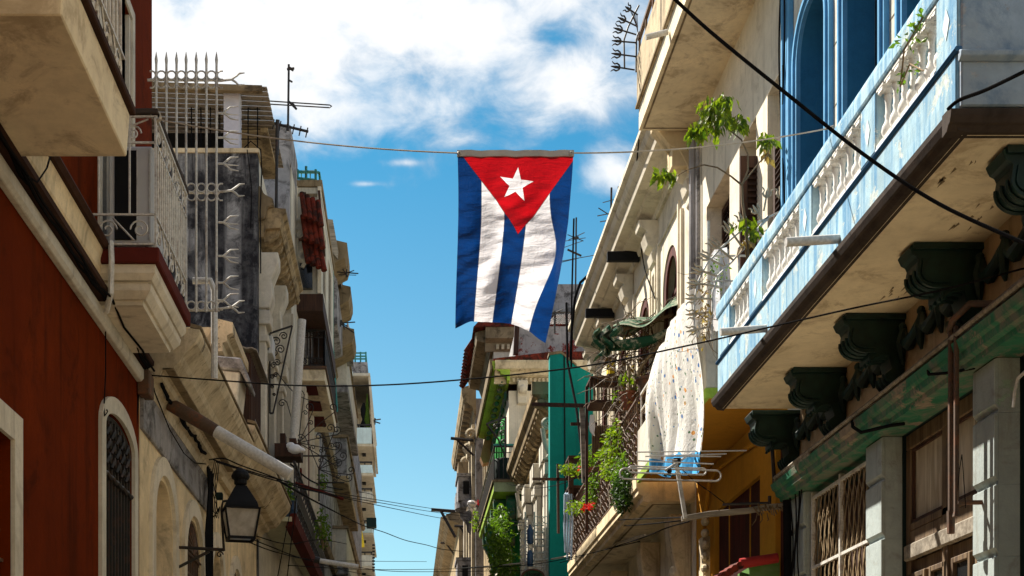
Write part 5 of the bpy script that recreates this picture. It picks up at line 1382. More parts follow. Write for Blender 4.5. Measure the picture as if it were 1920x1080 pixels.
# ------------------------------------------------------------- classical cream house
def classical_house():
    b=thing('classical_house','cream classical house with deep cornice and arched red windows','house',(XR,25,0))
    Y0,Y1=19.92,30.4
    w=MB(); ops=[(21.3,22.5,6.2,10.15,.6),(23.75,24.95,6.2,10.15,.6),(26.2,27.4,6.2,10.15,.6),(28.6,29.6,6.2,10.15,.5)]
    low=[(20.9,22.3,.2,4.4,.7),(24,25.4,.2,4.4,.7),(27,28.4,.2,4.4,.7)]
    facade(w,1,XR,Y0,Y1,0,11.2,ops+low,.3); shell(w,1,XR,8,Y0,Y1,0,11.2); w.build('wall',M['cream_clean'],b)
    for ya,yb,za,zb,ar in ops:
        f=MB(); surround(f,1,XR+.06,ya+.16,yb-.16,za,zb-ar-.02,ar-.14,.155,.04); fr=f.build('arched_window',M['wood_red'],b)
        g=MB(); shutter(g,1,XR+.16,ya+.1,yb-.1,za,zb-ar,leaves=2,pitch=.07); g.poly([(XR+.17,y,z) for y,z in arc(ya+.1,yb-.1,zb-ar,ar-.1)]); g.build('shutter',M['wood_red'],fr)
    for ya,yb,za,zb,ar in low:
        f=MB(); surround(f,1,XR,ya,yb,za,zb-ar,ar,.22,.05); fr=f.build('arched_doorway',M['cream_dirty'],b)
        g=MB(); g.box(XR+.28,XR+.3,ya,yb,za,zb); g.build('door',M['stone_dark'],fr)
    # wall panels, pilaster strips and corbels
    m=MB()
    for ya,yb,_,_,_ in ops:
        for o in (.3,.52): 
            for y in (ya-o,yb+o-.06): m.box(XR-.05,XR,y,y+.07,6.1,10.55-(o-.3))
        m.box(XR-.028,XR,ya-.24,yb+.24,10.5,10.56)
    m.build('panel_moulding',M['cream_clean'],b)
    for y in (20.25,23.1,25.6,28.0,30.1):
        m=MB(); m.prism([(XR,10.25),(XR-.09,10.3),(XR-.13,10.46),(XR-.08,10.48),(XR-.09,10.54),(XR-.18,10.58),(XR-.24,10.78),(XR-.19,10.80),(XR-.21,10.84),(XR-.32,10.9),(XR-.34,11.02),(XR,11.02)],'Y',y-.2,y+.2); 
        m.prism([(XR,10.1),(XR-.05,10.15),(XR-.06,10.34),(XR,10.34)],'Y',y-.13,y+.13); m.build('corbel',M['cream_clean'],b,bev=.01)
    prof=[(0,11.03),(.05,11.03),(.08,11.12),(.30,11.16),(.32,11.2),(.48,11.22),(.50,11.3),(.47,11.32),(.56,11.40),(.60,11.48),(.59,11.52),(.66,11.56),(.66,11.64),(0,11.75)]
    m=MB(); mould(m,1,XR,Y0+.03,Y1,prof); m.build('cornice',M['cream_clean'],b)
    m=MB(); m.box(XR-.35,XR,Y0+.02,20.3,10.6,11.6); m.prism([(XR,10.5),(XR-.1,10.55),(XR-.25,10.85),(XR-.38,10.9),(XR-.62,11.2),(XR-.67,11.66),(XR,11.9)],'Y',Y0+.01,Y0+.3); m.build('cornice_stop',M['cream'],b,bev=.01)
    # black beam ends under the soffit
    for y,z in ((24.6,10.98),(27.6,10.96)):
        m=MB(); m.box(XR-.62,XR-.02,y,y+.1,z-.02,z+.16); m.build('beam_end',M['black'],b,bev=.01)
    # balcony
    XO=3.42
    s=MB(); s.box(XO+.12,XR,20.0,28.6,5.62,5.86); s=s.build('balcony',M['slab'],b)
    m=MB(); m.prism([(XO+.2,5.58),(XO+.1,5.60),(XO+.1,5.68),(XO+.03,5.71),(XO+.03,5.78),(XO,5.80),(XO,5.98),(XO+.2,5.98)],'Y',19.98,28.6)
    m.box(XO+.2,XR,19.97,20.1,5.60,5.98); m.build('edge_moulding',M['cream'],s)
    m=MB(); m.box(XO+.3,XO+.33,20.3,28.4,5.612,5.619); m.box(XO+.33,XR-.1,20.3,20.33,5.612,5.619); m.build('drip_groove',M['stone_dark'],s)
    r=MB(); z0,z1=5.99,7.15
    r.beam((XO+.03,20.05,z1),(XO+.03,28.5,z1),.04,.03); r.beam((XO+.03,20.05,z0+.04),(XO+.03,28.5,z0+.04),.03,.02); r.beam((XO+.03,20.05,z1-.2),(XO+.03,28.5,z1-.2),.02,.015)
    i=0; y=20.05
    u=Vector((0,1,0)); v=Vector((0,0,1))
    while y<28.45:
        r.tube([(XO+.03,y,z0),(XO+.03,y,z1)],.010,4)
        for q in range(4):
            zc=z0+.16+q*.22; sg=1 if (i+q)%2 else -1
            r.tube([(XO+.03,y,zc-.1),(XO+.03,y+.055*sg,zc-.05),(XO+.03,y+.075,zc),(XO+.03,y-.055*sg+.1,zc+.06),(XO+.03,y+.15,zc+.1)],.0085,4)
        y+=.15; i+=1
    r.build('railing',M['iron_rust'],s)
    # relief keystones and consoles on the ground floor wall
    for y in (20.4,22.9,26.2):
        m=MB(); m.prism([(XR,3.5),(XR-.1,3.6),(XR-.15,4.2),(XR-.3,4.9),(XR-.34,5.2),(XR-.34,5.45),(XR,5.45)],'Y',y-.2,y+.2); m.ball((XR-.17,y,4.55),.14,.22,.2,8,6)
        m.build('console',M['cream_dirty'],b,bev=.02)
classical_house()

# awning over its balcony
def awning():
    Y=22.0; t=thing('awning','faded green striped canvas awning sagging over the planted balcony','awning',atY(1200,640,Y))
    cm=NT('green_canvas'); n=cm.noise(cm.pos(),6,6,.7); w=cm.n('ShaderNodeTexWave'); w.bands_direction='Y'; cm.l(cm.pos((0,1,0)),w.inputs[0]); w.inputs['Scale'].default_value=1.3
    c=cm.mix(cm.ss(w.outputs['Fac'],.62,.7),(.012,.055,.03,1),(.06,.13,.07,1)); c=cm.mix(cm.ss(n,.48,.6),c,(.26,.26,.19,1)); cm.bsdf(c,.9,0,cm.bump(n,.4,.02),.1)
    m=MB(); NU,NV=30,14
    def P(u,v):
        # u along the awning away from wall (0 wall/near .. 1 outer/far), v across depth
        a=atY(1270,572,20.9).lerp(atY(1150,615,21.2),u); c_=atY(1262,590,24.0).lerp(atY(1150,630,24.2),u)
        p=a.lerp(c_,v); p.z+=-.10*math.sin(PI*u)*1.0+.05*math.sin(u*9+v*4)+.16*math.sin(PI*v)
        return p
    for j in range(NV+1):
        for i in range(NU+1): m.v.append(P(i/NU,j/NV))
    for j in range(NV):
        for i in range(NU): a=j*(NU+1)+i; m.f.append((a,a+1,a+NU+2,a+NU+1))
    m.build('canvas',cm.m,t,smooth=True,recalc=False)
    # rolled and drooping ends
    m=MB()
    for j in range(13):
        for i in range(19):
            u,v=i/18,j/12; p=P(.78+.22*v*.9,u*.05)
            q=atY(1160-u*42+10*math.sin(v*7+u*3),606+u*14+v*(40+14*u),21.1); m.v.append(q+Vector((0,.12*math.sin(u*17+v*3),.04*math.sin(u*29))))
    for j in range(12):
        for i in range(18): a=j*19+i; m.f.append((a,a+1,a+20,a+19))
    m.build('flap',cm.m,t,smooth=True,recalc=False)
    m=MB(); pts=[atY(x,y,21.3) for x,y in ((1112,637),(1130,645),(1160,648),(1190,645),(1225,636),(1250,622))]; m.tube(pts,[.09,.12,.085,.10,.07,.05],9); m.build('roll',cm.m,t,smooth=True)
    m=MB()
    m.beam(atY(1262,590,21.3),atY(1125,632,21.4),.04,.04); m.beam(atY(1262,585,23.8),atY(1130,632,23.9),.04,.04); m.beam(atY(1128,632,21.4),atY(1132,632,23.9),.05,.05); m.beam(atY(1185,605,22.5),atY(1170,640,22.5),.06,.03)
    m.build('frame',M['wood_tan'],t)
awning()

# balcony clutter
def clutter():
    Y=23
    t=thing('bird_cage','wooden bird cage with a yellow side hanging under the green awning','cage',atY(1148,708,23.5))
    m=MB(); a=atY(1137,708,23.5); c=atY(1152,675,23.5); m.box(a.x,c.x,23.4,23.8,a.z,a.z+.04); m.box(a.x-.02,c.x+.02,23.38,23.82,c.z,c.z+.05); m.build('frame',M['wood_tan'],t)
    m=MB(); m.box(a.x+.04,c.x-.01,23.42,23.76,a.z+.042,c.z-.002); m.build('yellow_side',M['yellow_pl'],t)
    m=MB()
    for i in range(5): m.tube([(c.x,23.42+i*.085,a.z+.04),(c.x,23.42+i*.085,c.z)],.008,4)
    m.tube([(a.x,23.6,c.z+.05),(a.x+.15,23.6,c.z+.25)],.006,4); m.build('bars',M['iron'],t)
    t=thing('shelf_rack','dark wooden slatted rack standing high on the planted balcony','rack',atY(1130,770,24))
    m=MB(); a=atY(1106,757,24); c=atY(1162,712,24)
    for z_ in (c.z,a.z):
        m=MB(); m.box(a.x,c.x,23.9,24.5,z_,z_+.045); m.build('shelf',M['wood_dk'],t)
    m=MB()
    for i in range(9):
        x=a.x+(c.x-a.x)*i/8; m.box(x-.012,x+.012,23.92,23.95,a.z+.04,c.z)
    for x in (a.x,c.x): m.box(x-.025,x+.025,24.4,24.45,5.9,c.z-.002)
    m.build('slat',M['wood_dk'],t)
    t=thing('clothes_beam','dark horizontal beam on pale posts beside the teal wall','beam',atY(1060,760,24))
    m=MB(); m.beam(atY(998,758,25),atY(1178,763,24.2),.08,.06); m.build('beam',M['wood_dk'],t)
    m=MB(); m.beam(atY(1091,762,24.6),atY(1096,905,24.6),.09,.07,(0,1,0)); m.build('post',M['wood_grey'],t)
    m=MB(); m.beam(atY(1070,795,24.6),atY(1120,795,24.6),.05,.05); m.build('rail',M['wood_dk'],t)
    m=MB(); m.tube([atY(1076,410,27.5),atY(1072,560,27.5),atY(1071,690,27.5)],.02,6); m.build('pole',M['wire'],smooth=True,tag=('straight dark pole rising behind the teal wall below the tall aerial','pole'))
    m=MB(); m.tube([atY(1062,568,27.0),atY(1064,680,26.5),atY(1080,760,25.6),atY(1098,905,24.5)],.024,6); m.build('pole',M['wire'],smooth=True,tag=('slanting dark pole crossing the teal wall down to the balcony','pole'))
    m=MB(); m.tube([atY(1103,516,27.3),atY(1088,530,27.3),atY(1078,560,27.3),atY(1072,620,27.3),atY(1070,675,27.3)],.03,6)
    m.build('pole',M['wire'],smooth=True,tag=('thick black cable arching from the cornice down past the mesh fence','cable'))
    # corrugated screen
    m=MB(); a=atY(1110,838,25.5); c=atY(1172,797,25.5); n=28
    pts=[(a.x+(c.x-a.x)*i/n,25.5+(.03 if i%2 else 0)) for i in range(n+1)]
    m.prism(pts+[(x,y+.012) for x,y in reversed(pts)],'Z',a.z-.2,c.z); m.build('corrugated_screen',M['wood_tan'],tag=('rust brown corrugated screen on the planted balcony','screen'))
    # sock / cloth
    m=MB(); pts=[(1106,778),(1115,778),(1116,800),(1114,812),(1116,818),(1112,816),(1106,808),(1104,800)]
    q=[atY(x,y,24.4) for x,y in pts]; m.prism([(p.x,p.z) for p in q],'Y',24.38,24.43); m.build('white_sock',M['white_cl'],bev=.01,tag=('white sock pegged under the dark beam','sock'))
    # white posts
    m=MB(); m.tube([atY(1240,640,21.5),atY(1200,690,21.7),atY(1185,740,21.9),atY(1180,800,22)],.03,6); m.tube([atY(1180,690,22),atY(1183,860,22)],.028,6); m.beam(atY(1160,800,22),atY(1202,798,22),.03,.05); m.beam(atY(1206,800,21),atY(1209,905,21),.09,.09,(0,1,0)); m.beam(atY(1192,760,21),atY(1190,905,21),.05,.05,(0,1,0))
    m.build('pale_poles',M['bark_pale'],tag=('bent pale poles propping up the tangle of dry branches','pole'))
    dry_vine('big tangle of dry brown branches under the green awning',atY(1190,690,22.2),(.45,.6,.75),190,M['wood_tan'],60,M['leaf_dry'],r=.010,ls=.09)
    dry_vine('lower tangle of dead stems beside the floral sheet',atY(1192,785,21.6),(.35,.5,.55),70,M['wood_tan'],40,M['leaf_dry'],r=.011,ls=.1)
    # agave like plant
    t=thing('potted_plant','spiky yellow green potted plant among dry branches','potted plant',atY(1180,770,21.8)); c=atY(1178,728,21.8)
    m=MB()
    for k in range(30):
        th=rnd.uniform(0,2*PI); el=rnd.uniform(-.2,1.1); d=Vector((math.cos(th)*math.cos(el),math.sin(th)*math.cos(el),math.sin(el))); L=rnd.uniform(.18,.36)
        o_=c+Vector((rnd.uniform(-.22,.22),rnd.uniform(-.2,.2),rnd.uniform(-.12,.12))); e=d.cross(Vector((0,0,1))).normalized()*.024
        p1=o_+d*L*.5; p2=o_+d*L-Vector((0,0,.06)); m.add([o_-e*.5,o_+e*.5,p1+e,p2,p1-e],[(0,1,2,4),(4,2,3)])
    m.build('foliage',M['leaf_yel'],t,recalc=False)
    m=MB(); m.lathe([(.08,-.3),(.13,-.06),(.15,-.06),(.15,-.02),(.1,-.02)],c.x,c.y,c.z-.05,10); m.build('pot',M['clay'],t,smooth=True)
    m=MB(); c=atY(1216,715,21.2); m.lathe([(.12,-.25),(.2,.0),(.22,.0),(.22,.04),(.15,.04)],c.x,c.y,c.z,10); m.build('flower_pot',M['iron_rust'],smooth=True,tag=('rusty empty pot beside the top of the floral sheet','pot'))
    # cabinets by the rail
    t=thing('wooden_rack','dark open wooden rack at the far end of the planted balcony','rack',atY(1085,905,27.5))
    m=MB()
    a=atY(1070,940,27.5); c=atY(1103,857,27.5)
    for x in (a.x,c.x): m.box(x-.05,x+.05,27.4,27.5,a.z,c.z)
    for f in (0,.33,.66,1): m.box(a.x-.06,c.x+.06,27.36,27.9,a.z+(c.z-a.z)*f-.05,a.z+(c.z-a.z)*f)
    m.box(a.x,c.x,27.85,27.9,a.z,a.z+(c.z-a.z)*.4); m.build('frame',M['wood_dk'],t)
    # hanging hoses
    for i in range(4):
        x=1059+i*4.2
        m=MB(); m.tube([atY(x+3,932,27.8),atY(x+2,925,27.6),atY(x,927,27.4),atY(x-1+i,985,27.3),atY(x+1-i*.5,1036+(i%2)*14,27.3)],.02,7); m.build('hanging_hose',M['hose'],smooth=True,tag=('pale blue hose hanging over the rail beside red flowers','hose','hoses hanging over the balcony rail'))
    m=MB(); m.beam(atY(998,898,27.9),atY(1068,899,27.9),.05,.05); m.beam(atY(1046,870,27.9),atY(1047,1000,27.9),.05,.05,(0,1,0)); m.build('drying_rod',M['iron_rust'],tag=('rusty rod crossing in front of the white pilasters','rod'))
clutter()
# plants along the rail
leafy('balcony_shrub','large bright green shrub at the middle of the planted balcony rail','shrub',atX(1152,845,3.46),(.20,1.1,.48),1400,.085,M['leaf_yel'],6,droop=.1)
leafy('balcony_shrub','dark rounded shrub bulging over the near end of the balcony rail','shrub',atX(1170,922,3.38),(.17,.55,.33),1700,.07,M['leaf_dk'],6,droop=.1)
leafy('balcony_shrub','green shrub above the dark rounded one','shrub',atX(1168,888,3.42),(.18,.6,.36),800,.07,M['leaf'],5,droop=.1)
leafy('balcony_shrub','small green bush behind the pale post on the planted balcony','shrub',atY(1110,858,26),(.28,.4,.25),260,.1,M['leaf'],4,pot=.14)
t=leafy('geranium','red flowering geranium hanging through the curled iron rail','flowers',atX(1112,920,3.42),(.10,.8,.36),420,.08,M['leaf'],5)
m=MB()
for px,py in ((1097,948),(1104,952),(1098,955),(1107,946)): leaves(m,atX(px,py,3.26),(.07,.07,.06),26,.07,droop=0)
m.build('blossom',M['petal'],t,recalc=False)
t=leafy('geranium','trailing geranium with two small red blooms by the dark rack','flowers',atY(1072,880,27),(.3,.3,.13),150,.1,M['leaf_yel'],5)
m=MB()
for px,py in ((1093,875),(1096,887)): leaves(m,atY(px,py,26.5),(.06,.06,.06),22,.07,droop=0)
m.build('blossom',M['petal'],t,recalc=False)
leafy('geranium','leafy sprig poking out toward the pale blue hoses','flowers',atX(1083,950,3.3),(.22,.4,.14),120,.09,M['leaf_yel'],4)

# ------------------------------------------------------------- teal party wall
def teal():
    Y=31.0; b=thing('teal_wall','flat teal painted party wall rising above the balcony','wall',atY(1065,1000,Y))
    P=[(1031,1200),(1031,662),(1052,660),(1080,685),(1112,702),(1112,1200)]
    m=MB(); q=[atY(x,y,Y) for x,y in P]; m.prism([(p.x,p.z) for p in q],'Y',Y,Y+.3); m.build('wall',M['teal'],b)
    m=MB(); q=[atY(x,y,Y) for x,y in ((1029,661),(1052,658),(1081,683),(1081,687),(1052,663),(1029,666))]; m.prism([(p.x,p.z) for p in q],'Y',Y-.02,Y+.33); m.build('coping',M['stone_dark'],b)
    m=MB(); m.beam(atY(1058,664,Y-.01),atY(1060,1000,Y-.01),.03,.015,(0,1,0)); m.build('joint',M['green_blk'],b)
teal()

# ------------------------------------------------------------- white pilastered bay house
def bay_house():
    X=3.5; Y0,Y1=32.0,40.4
    b=thing('pilaster_house','narrow white house front with tall pilasters and a scrolled cornice','house',(X,36,0))
    w=MB(); facade(w,1,X,Y0,Y1,0,10.6,[(33.4,34.5,5,9.4,.5),(36.0,37.2,5,9.4,.5),(38.4,39.4,5,9.4,.4)],.25); shell(w,1,X,8,Y0,Y1,0,10.6); w.build('wall',M['cream_clean'],b)
    for ya,yb in ((33.4,34.5),(36,37.2),(38.4,39.4)):
        g=MB(); shutter(g,1,X+.2,ya,yb,5,9.4,pitch=.1); g.build('shutter',M['wood_grey'],b)
    for y in (32.4,33.0,35.0,35.5,37.6,38.0,39.9):
        m=MB(); m.box(X-.14,X,y-.16,y+.16,3,8.7); m.box(X-.2,X,y-.2,y+.2,8.7,9.0); m.box(X-.24,X,y-.22,y+.22,9.05,9.55); m.build('pilaster',M['white_st'],b,bev=.02)
    prof=[(0,9.9),(.08,9.9),(.1,10.1),(.14,10.15),(.38,10.3),(.42,10.45),(.5,10.55),(.52,10.7),(0,10.8)]
    m=MB(); mould(m,1,X,Y0-.1,Y1,prof); c=m.build('cornice',M['beige'],b)
    m=MB(); m.box(X-.55,X+3,Y0-.25,Y0-.12,10.5,10.8); m.build('cornice_end',M['stone_dark'],b)
    for i in range(16):
        y=Y0+.2+i*.51; m=MB(); m.prism([(X-.08,10.02),(X-.2,10.05),(X-.34,10.2),(X-.36,10.33),(X-.08,10.33)],'Y',y,y+.24); m.build('modillion',M['beige'],c,bev=.02)
    for y in (32.1,39.6):
        m=MB(); 
        cc=(X-.16,y-.12,9.85); m.spiral(cc,(1,0,0),(0,0,1),.15,1.8,.04,26); m.spiral((X-.08,y-.12,9.05),(-1,0,0),(0,0,1),.09,1.6,.03,22)
        m.tube([(X-.27,y-.1,9.75),(X-.22,y-.1,9.4),(X-.12,y-.1,9.15)],[.06,.055,.045],8); m.build('scroll_console',M['white_st'],b,smooth=True)
    # small grille balcony and iron prongs lower down
    for i in range(7): 
        m=MB(); p=atY(1000,985+i*13,31.6); fork(m,p,(-1,0,0),(0,0,1),.32,.16,.016,2); m.tube([p,p+Vector((.25,0,0))],.016,4); m.build('prong',M['iron_wh'],b)
    m=MB()
    for x in (985,1002): m.tube([atY(x,960,31.6),atY(x,1090,31.6)],.02,4)
    for i in range(5):
        for q in range(3): m.ring(atY(1006+q*9,975+i*22,31.6),(1,0,0),(0,0,1),.09,.008,10)
    m.build('prong_screen',M['iron_wh'],b)
bay_house()
m=MB(); m.box(3.0,3.42,30.9,31.3,4.2,6.2)
t=thing('lion_ornament','dark stone lion head ornament over the scrolled cornice','ornament',atY(1018,757,31.9))
m=MB(); c=atY(1016,738,31.9); m.ball(c,.16,.16,.2,9,7); m.ball(c+Vector((-.13,-.02,.08)),.1,.1,.09,7,5); m.ball(c+Vector((.1,0,.14)),.12,.12,.1,7,5); m.ball(c+Vector((-.16,-.05,-.04)),.07,.09,.06,7,5); m.lathe([(.2,-.32),(.17,-.2),(.1,-.15)],c.x,c.y,c.z,9); m.build('mask',M['stone_dark'],t,smooth=True)

# ------------------------------------------------------------- green corner house
def green_house():
    X=3.1; Y0,Y1=41.0,49.0
    b=thing('green_balcony_house','cream corner house with lime green balcony and eave','house',(X,45,0))
    w=MB(); facade(w,1,X,Y0,Y1,0,13.2,[(42.2,43.3,10.3,12.6,.3),(44.6,45.7,10.3,12.6,.3),(47,48,10.3,12.6,.3)],.2); shell(w,1,X,9,Y0,Y1,0,13.2); w.build('wall',M['cream_clean'],b)
    for ya in (42.2,44.6,47.0):
        f=MB(); surround(f,1,X,ya,ya+1.1,10.3,12.3,.3,.18,.1); fr=f.build('door_surround',M['green_brt'],b)
        g=MB(); shutter(g,1,X-.02,ya,ya+1.1,10.3,12.5,pitch=.1); g.build('shutter',M['green_brt'],fr)
    # near wall relief arch and cornice
    m=MB(); k=F/Y0
    a=arc(atY(985,0,Y0).x,atY(1032,0,Y0).x,12.3,.55)
    for i in range(len(a)-1): m.beam((a[i][0],Y0-.02,a[i][1]),(a[i+1][0],Y0-.02,a[i+1][1]),.1,.08)
    m.box(a[0][0]-.04,a[0][0]+.06,Y0-.05,Y0-.003,9,12.3); m.build('relief_arch',M['cream'],b)
    m=MB(); prof=[(0,13.4),(.08,13.4),(.10,13.55),(.28,13.6),(.3,13.68),(.5,13.74),(.55,13.92),(.55,13.98),(0,14.02)]
    m.prism([(Y0-o,z) for o,z in prof],'X',X-.45,X+9); m.build('side_cornice',M['cream_dirty'],b)
    m=MB(); mould(m,1,X,Y0-.45,Y1,prof); m.build('street_cornice',M['green_lime'],b)
    m=MB(); mould(m,1,X-.54,Y0-.5,Y1,[(0,13.72),(.06,13.72),(.08,14.02),(0,14.03)]); m.build('eave_edge',M['stone_dark'],b)
    m=MB()
    for i in range(24): x=X+.1+i*.13; m.box(x,x+.07,Y0-.2,Y0-.10,13.42,13.54)
    m.build('dentil',M['cream_dirty'],b)
    m=MB()
    for x in (X+.25,): 
        m.prism([(Y0,12.75),(Y0-.12,12.8),(Y0-.15,13.0),(Y0-.35,13.2),(Y0-.4,13.42),(Y0,13.42)],'X',x,x+.3)
        m.ball((x+.15,Y0-.24,13.2),.16,.18,.16,8,6)
    m.build('console',M['cream_clean'],b,bev=.02)
    m=MB(); m.prism([(X-.5,14.03),(X+9,14.03),(X+9,14.45),(X+1.2,14.3),(X-.5,14.1)],'Y',Y0-.3,Y1-.1); m.build('roof',M['tile'],b)
    m=MB(); m.box(X-.2,X+.05,Y0-.45,Y0+.1,13.0,13.01)
    # soffit foliage pattern: carved dark green leaves
    m=MB()
    for i in range(11):
        y=Y0+.1+i*.75; m.ball((X-.22,y,13.44),.10,.22,.06,8,5); m.ball((X-.06,y+.35,13.16),.06,.22,.16,8,5)
    m.build('leaf_modillion',M['green_cor'],b,smooth=True)
    # balcony
    s=MB(); s.prism([(2.62,10.06),(2.6,10.2),(4.0,10.2),(4.0,9.98),(2.75,9.98)],'Y',40.45,48.95); s=s.build('balcony',M['green_lime'],b)
    m=MB(); m.box(2.6,4.0,40.40,40.449,9.98,10.26); m.build('end_face',M['green_pale'],s)
    m=MB(); m.box(2.55,4.0,40.36,49.0,10.265,10.33); m.build('slab_edge',M['stone_dark'],s)
    r=MB(); railing(r,[(4.0,40.45),(2.62,40.45),(2.62,48.9)],10.33,11.35,.14,.014,.03,.0,False,.18); r.build('railing',M['iron'],s)
    r=MB(); r.beam((4.0,40.43,11.4),(2.6,40.43,11.4),.06,.05); r.build('handrail',M['iron_teal'],s)
    for x in (3.0,3.45):
        m=MB(); m.prism([(40.9,8.3),(40.72,8.5),(40.78,8.9),(40.5,9.3),(40.55,9.75),(40.9,9.97)],'X',x,x+.28); m.build('console',M['green_cor'],s,bev=.03)
    for y in (41.5,43,44.5,46,47.5):
        m=MB(); m.prism([(X,8.4),(X-.12,8.6),(X-.2,9.1),(X-.42,9.5),(X-.44,9.97),(X,9.97)],'Y',y,y+.35)
        m.build('console',M['green_cor'],s,bev=.03)
    w=MB(); w.box(X+.1,X+1.3,Y0-.05,Y0-.004,2,9.97); w.build('green_side',M['green_brt'],b)
    for i in range(3):
        w=MB(); w.box(X-.03,X-.004,41.6+2.4*i,42.9+2.4*i,4,8.2); w.build('lower_shutter',M['green_cor'],b)
    # iron scroll brace on the balcony
    m=MB(); a=atY(948,782,40.3); c=atY(948,858,40.3); d=atY(912,795,40.3); m.beam(a,c,.06,.05,(0,1,0)); m.beam(a,d,.05,.05); m.tube([d,atY(935,825,40.3),c],.03,5)
    for px,py,r_ in ((940,795,.13),(942,812,.1),(930,800,.1),(944,828,.08)): m.spiral(atY(px,py,40.3),(1,0,0),(0,0,1),r_,1.5,.018)
    m.build('scroll_brace',M['iron'],s)
green_house()
leafy('wall_ivy','dark ivy covering the wall beneath the lime green balcony','ivy',atY(937,1010,40.5),(.42,1.2,1.1),1100,.16,M['leaf'],8)
leafy('wall_ivy','lighter ivy hanging at the foot of the wall by the hostel sign','ivy',atY(945,1062,39.8),(.5,.8,.5),500,.14,M['leaf'],6)
leafy('balcony_plant','yellow green creeper on the far end of the green balcony','plant',atY(893,975,48),(.12,.4,.45),120,.12,M['leaf_yel'],4)
m=MB(); p=atY(945,890,41); m.lathe([(.25,0),(.34,.1),(.34,.7),(.28,.8),(.1,.85)],p.x,41.2,10.33,12); m.build('water_tank',M['green_blk'],smooth=True,tag=('dark rounded water tank on the green balcony','tank'))
m=MB(); p=atY(998,1005,33); m.lathe([(.06,0),(.075,.03),(.075,.34),(.03,.4),(.03,.46)],atY(994,0,31.4).x,31.4,atY(0,1020,31.4).z,10); m.lathe([(.06,0),(.075,.03),(.075,.3),(.03,.38)],atY(994,0,31.4).x,31.4,atY(0,1062,31.4).z,10); m.build('blue_bottles',M['blue_plastic'],smooth=True,tag=('two blue plastic bottles tied to the white pronged screen','bottles'))

# hostel sign
def sign():
    Y=27.0; t=thing('hostel_sign','dark green arched hostel sign at the bottom edge of the picture','sign',atY(1000,1095,Y))
    a=[(Y*0,0)]
    pts=[]
    for i in range(15):
        an=PI-i*PI/14; p=atY(999+21*math.cos(an),1082-14*math.sin(an),Y); pts.append((p.x,p.z))
    z1=atY(0,1120,Y).z; pts=[(pts[0][0],z1)]+pts+[(pts[-1][0],z1)]
    m=MB(); m.prism(pts,'Y',Y,Y+.06); m.build('board',plain('sign_green',(.012,.075,.025),.6),t)
    cx=sum(p[0] for p in pts)/len(pts); cz=pts[8][1]-.15
    m=MB()
    for i in range(1,len(pts)-2): m.tube([(pts[i][0],Y-.01,pts[i][1]),(pts[i+1][0],Y-.01,pts[i+1][1])],.02,5)
    m.build('rim',M['iron_rust'],t)
    cu=bpy.data.curves.new('lettering','FONT'); cu.body='Hostal'; cu.size=.105; cu.align_x='CENTER'; cu.extrude=.004; cu.offset=.002
    tmp=bpy.data.objects.new('tmp',cu); COL.objects.link(tmp); bpy.context.view_layer.update()
    me=bpy.data.meshes.new_from_object(tmp.evaluated_get(bpy.context.evaluated_depsgraph_get())); bpy.data.objects.remove(tmp)
    o=bpy.data.objects.new('lettering',me); COL.objects.link(o); o.parent=t; o.rotation_euler=(PI/2,0,0)
    p=atY(1000,1079.5,Y-.012); o.location=p-ORG[t.name]; me.materials.clear(); me.materials.append(M['black'])
sign()

# ------------------------------------------------------------- far right houses
def eave_house():
    X=3.15; Y0,Y1=49.4,55.5
    b=thing('tile_eave_house','tall weathered house whose brown eave overhangs behind the flag','house',(X,52,0))
    w=MB(); facade(w,1,X,Y0,Y1,0,17.2,[(50.3,51.2,12,14.6,.4),(52.8,53.8,12,14.6,.4),(50.3,51.2,15.2,16.6,0),(52.8,53.8,15.2,16.6,0)],.2); shell(w,1,X,9,Y0,Y1,0,17.2); w.build('wall',M['beige'],b)
    w=MB(); w.box(X+.02,X+1.6,Y0-.06,Y0-.004,12,17.1); w.build('whitewash_side',M['white_st'],b)
    for ya,za,zb in ((50.3,12,14.6),(52.8,12,14.6),(50.3,15.2,16.6),(52.8,15.2,16.6)):
        f=MB(); surround(f,1,X,ya,ya+.95,za,zb-.3,.3,.2,.12); fr=f.build('window_surround',M['cream_dirty'],b)
        g=MB(); shutter(g,1,X+.1,ya,ya+.95,za,zb,pitch=.12); g.build('shutter',M['wood_grey'],fr)
    m=MB(); mould(m,1,X,Y0-.1,Y1,[(0,17.0),(.1,17.0),(.2,17.3),(.6,17.4),(.66,17.7),(0,17.9)]); m.prism([(Y0-o,z) for o,z in [(0,17.0),(.1,17.0),(.14,17.3),(.4,17.4),(.45,17.8),(0,17.9)]],'X',X-.3,X+1.9); m.build('eave',M['stone_dark'],b)
    m=MB()
    for i in range(9): m.box(X+.1+i*.2,X+.2+i*.2,Y0-.25,Y0-.16,17.05,17.22)
    m.build('dentil',M['cream_dirty'],b)
    m=MB(); m.prism([(X-.75,17.78),(X+9,17.95),(X+9,18.6),(X-.5,18.05)],'Y',Y0-.5,Y1); 
    for i in range(12): m.tube([(X-.95,50.5+i*.42,17.35),(X-.55,50.5+i*.42,17.95)],.12,7)
    m.build('tile_roof',M['tile'],b,smooth=True)
    m=MB(); m.box(X+1.2,X+9,Y0+.2,Y1,18.3,19.6); m.build('roof_room',M['grey_st'],b)
eave_house()
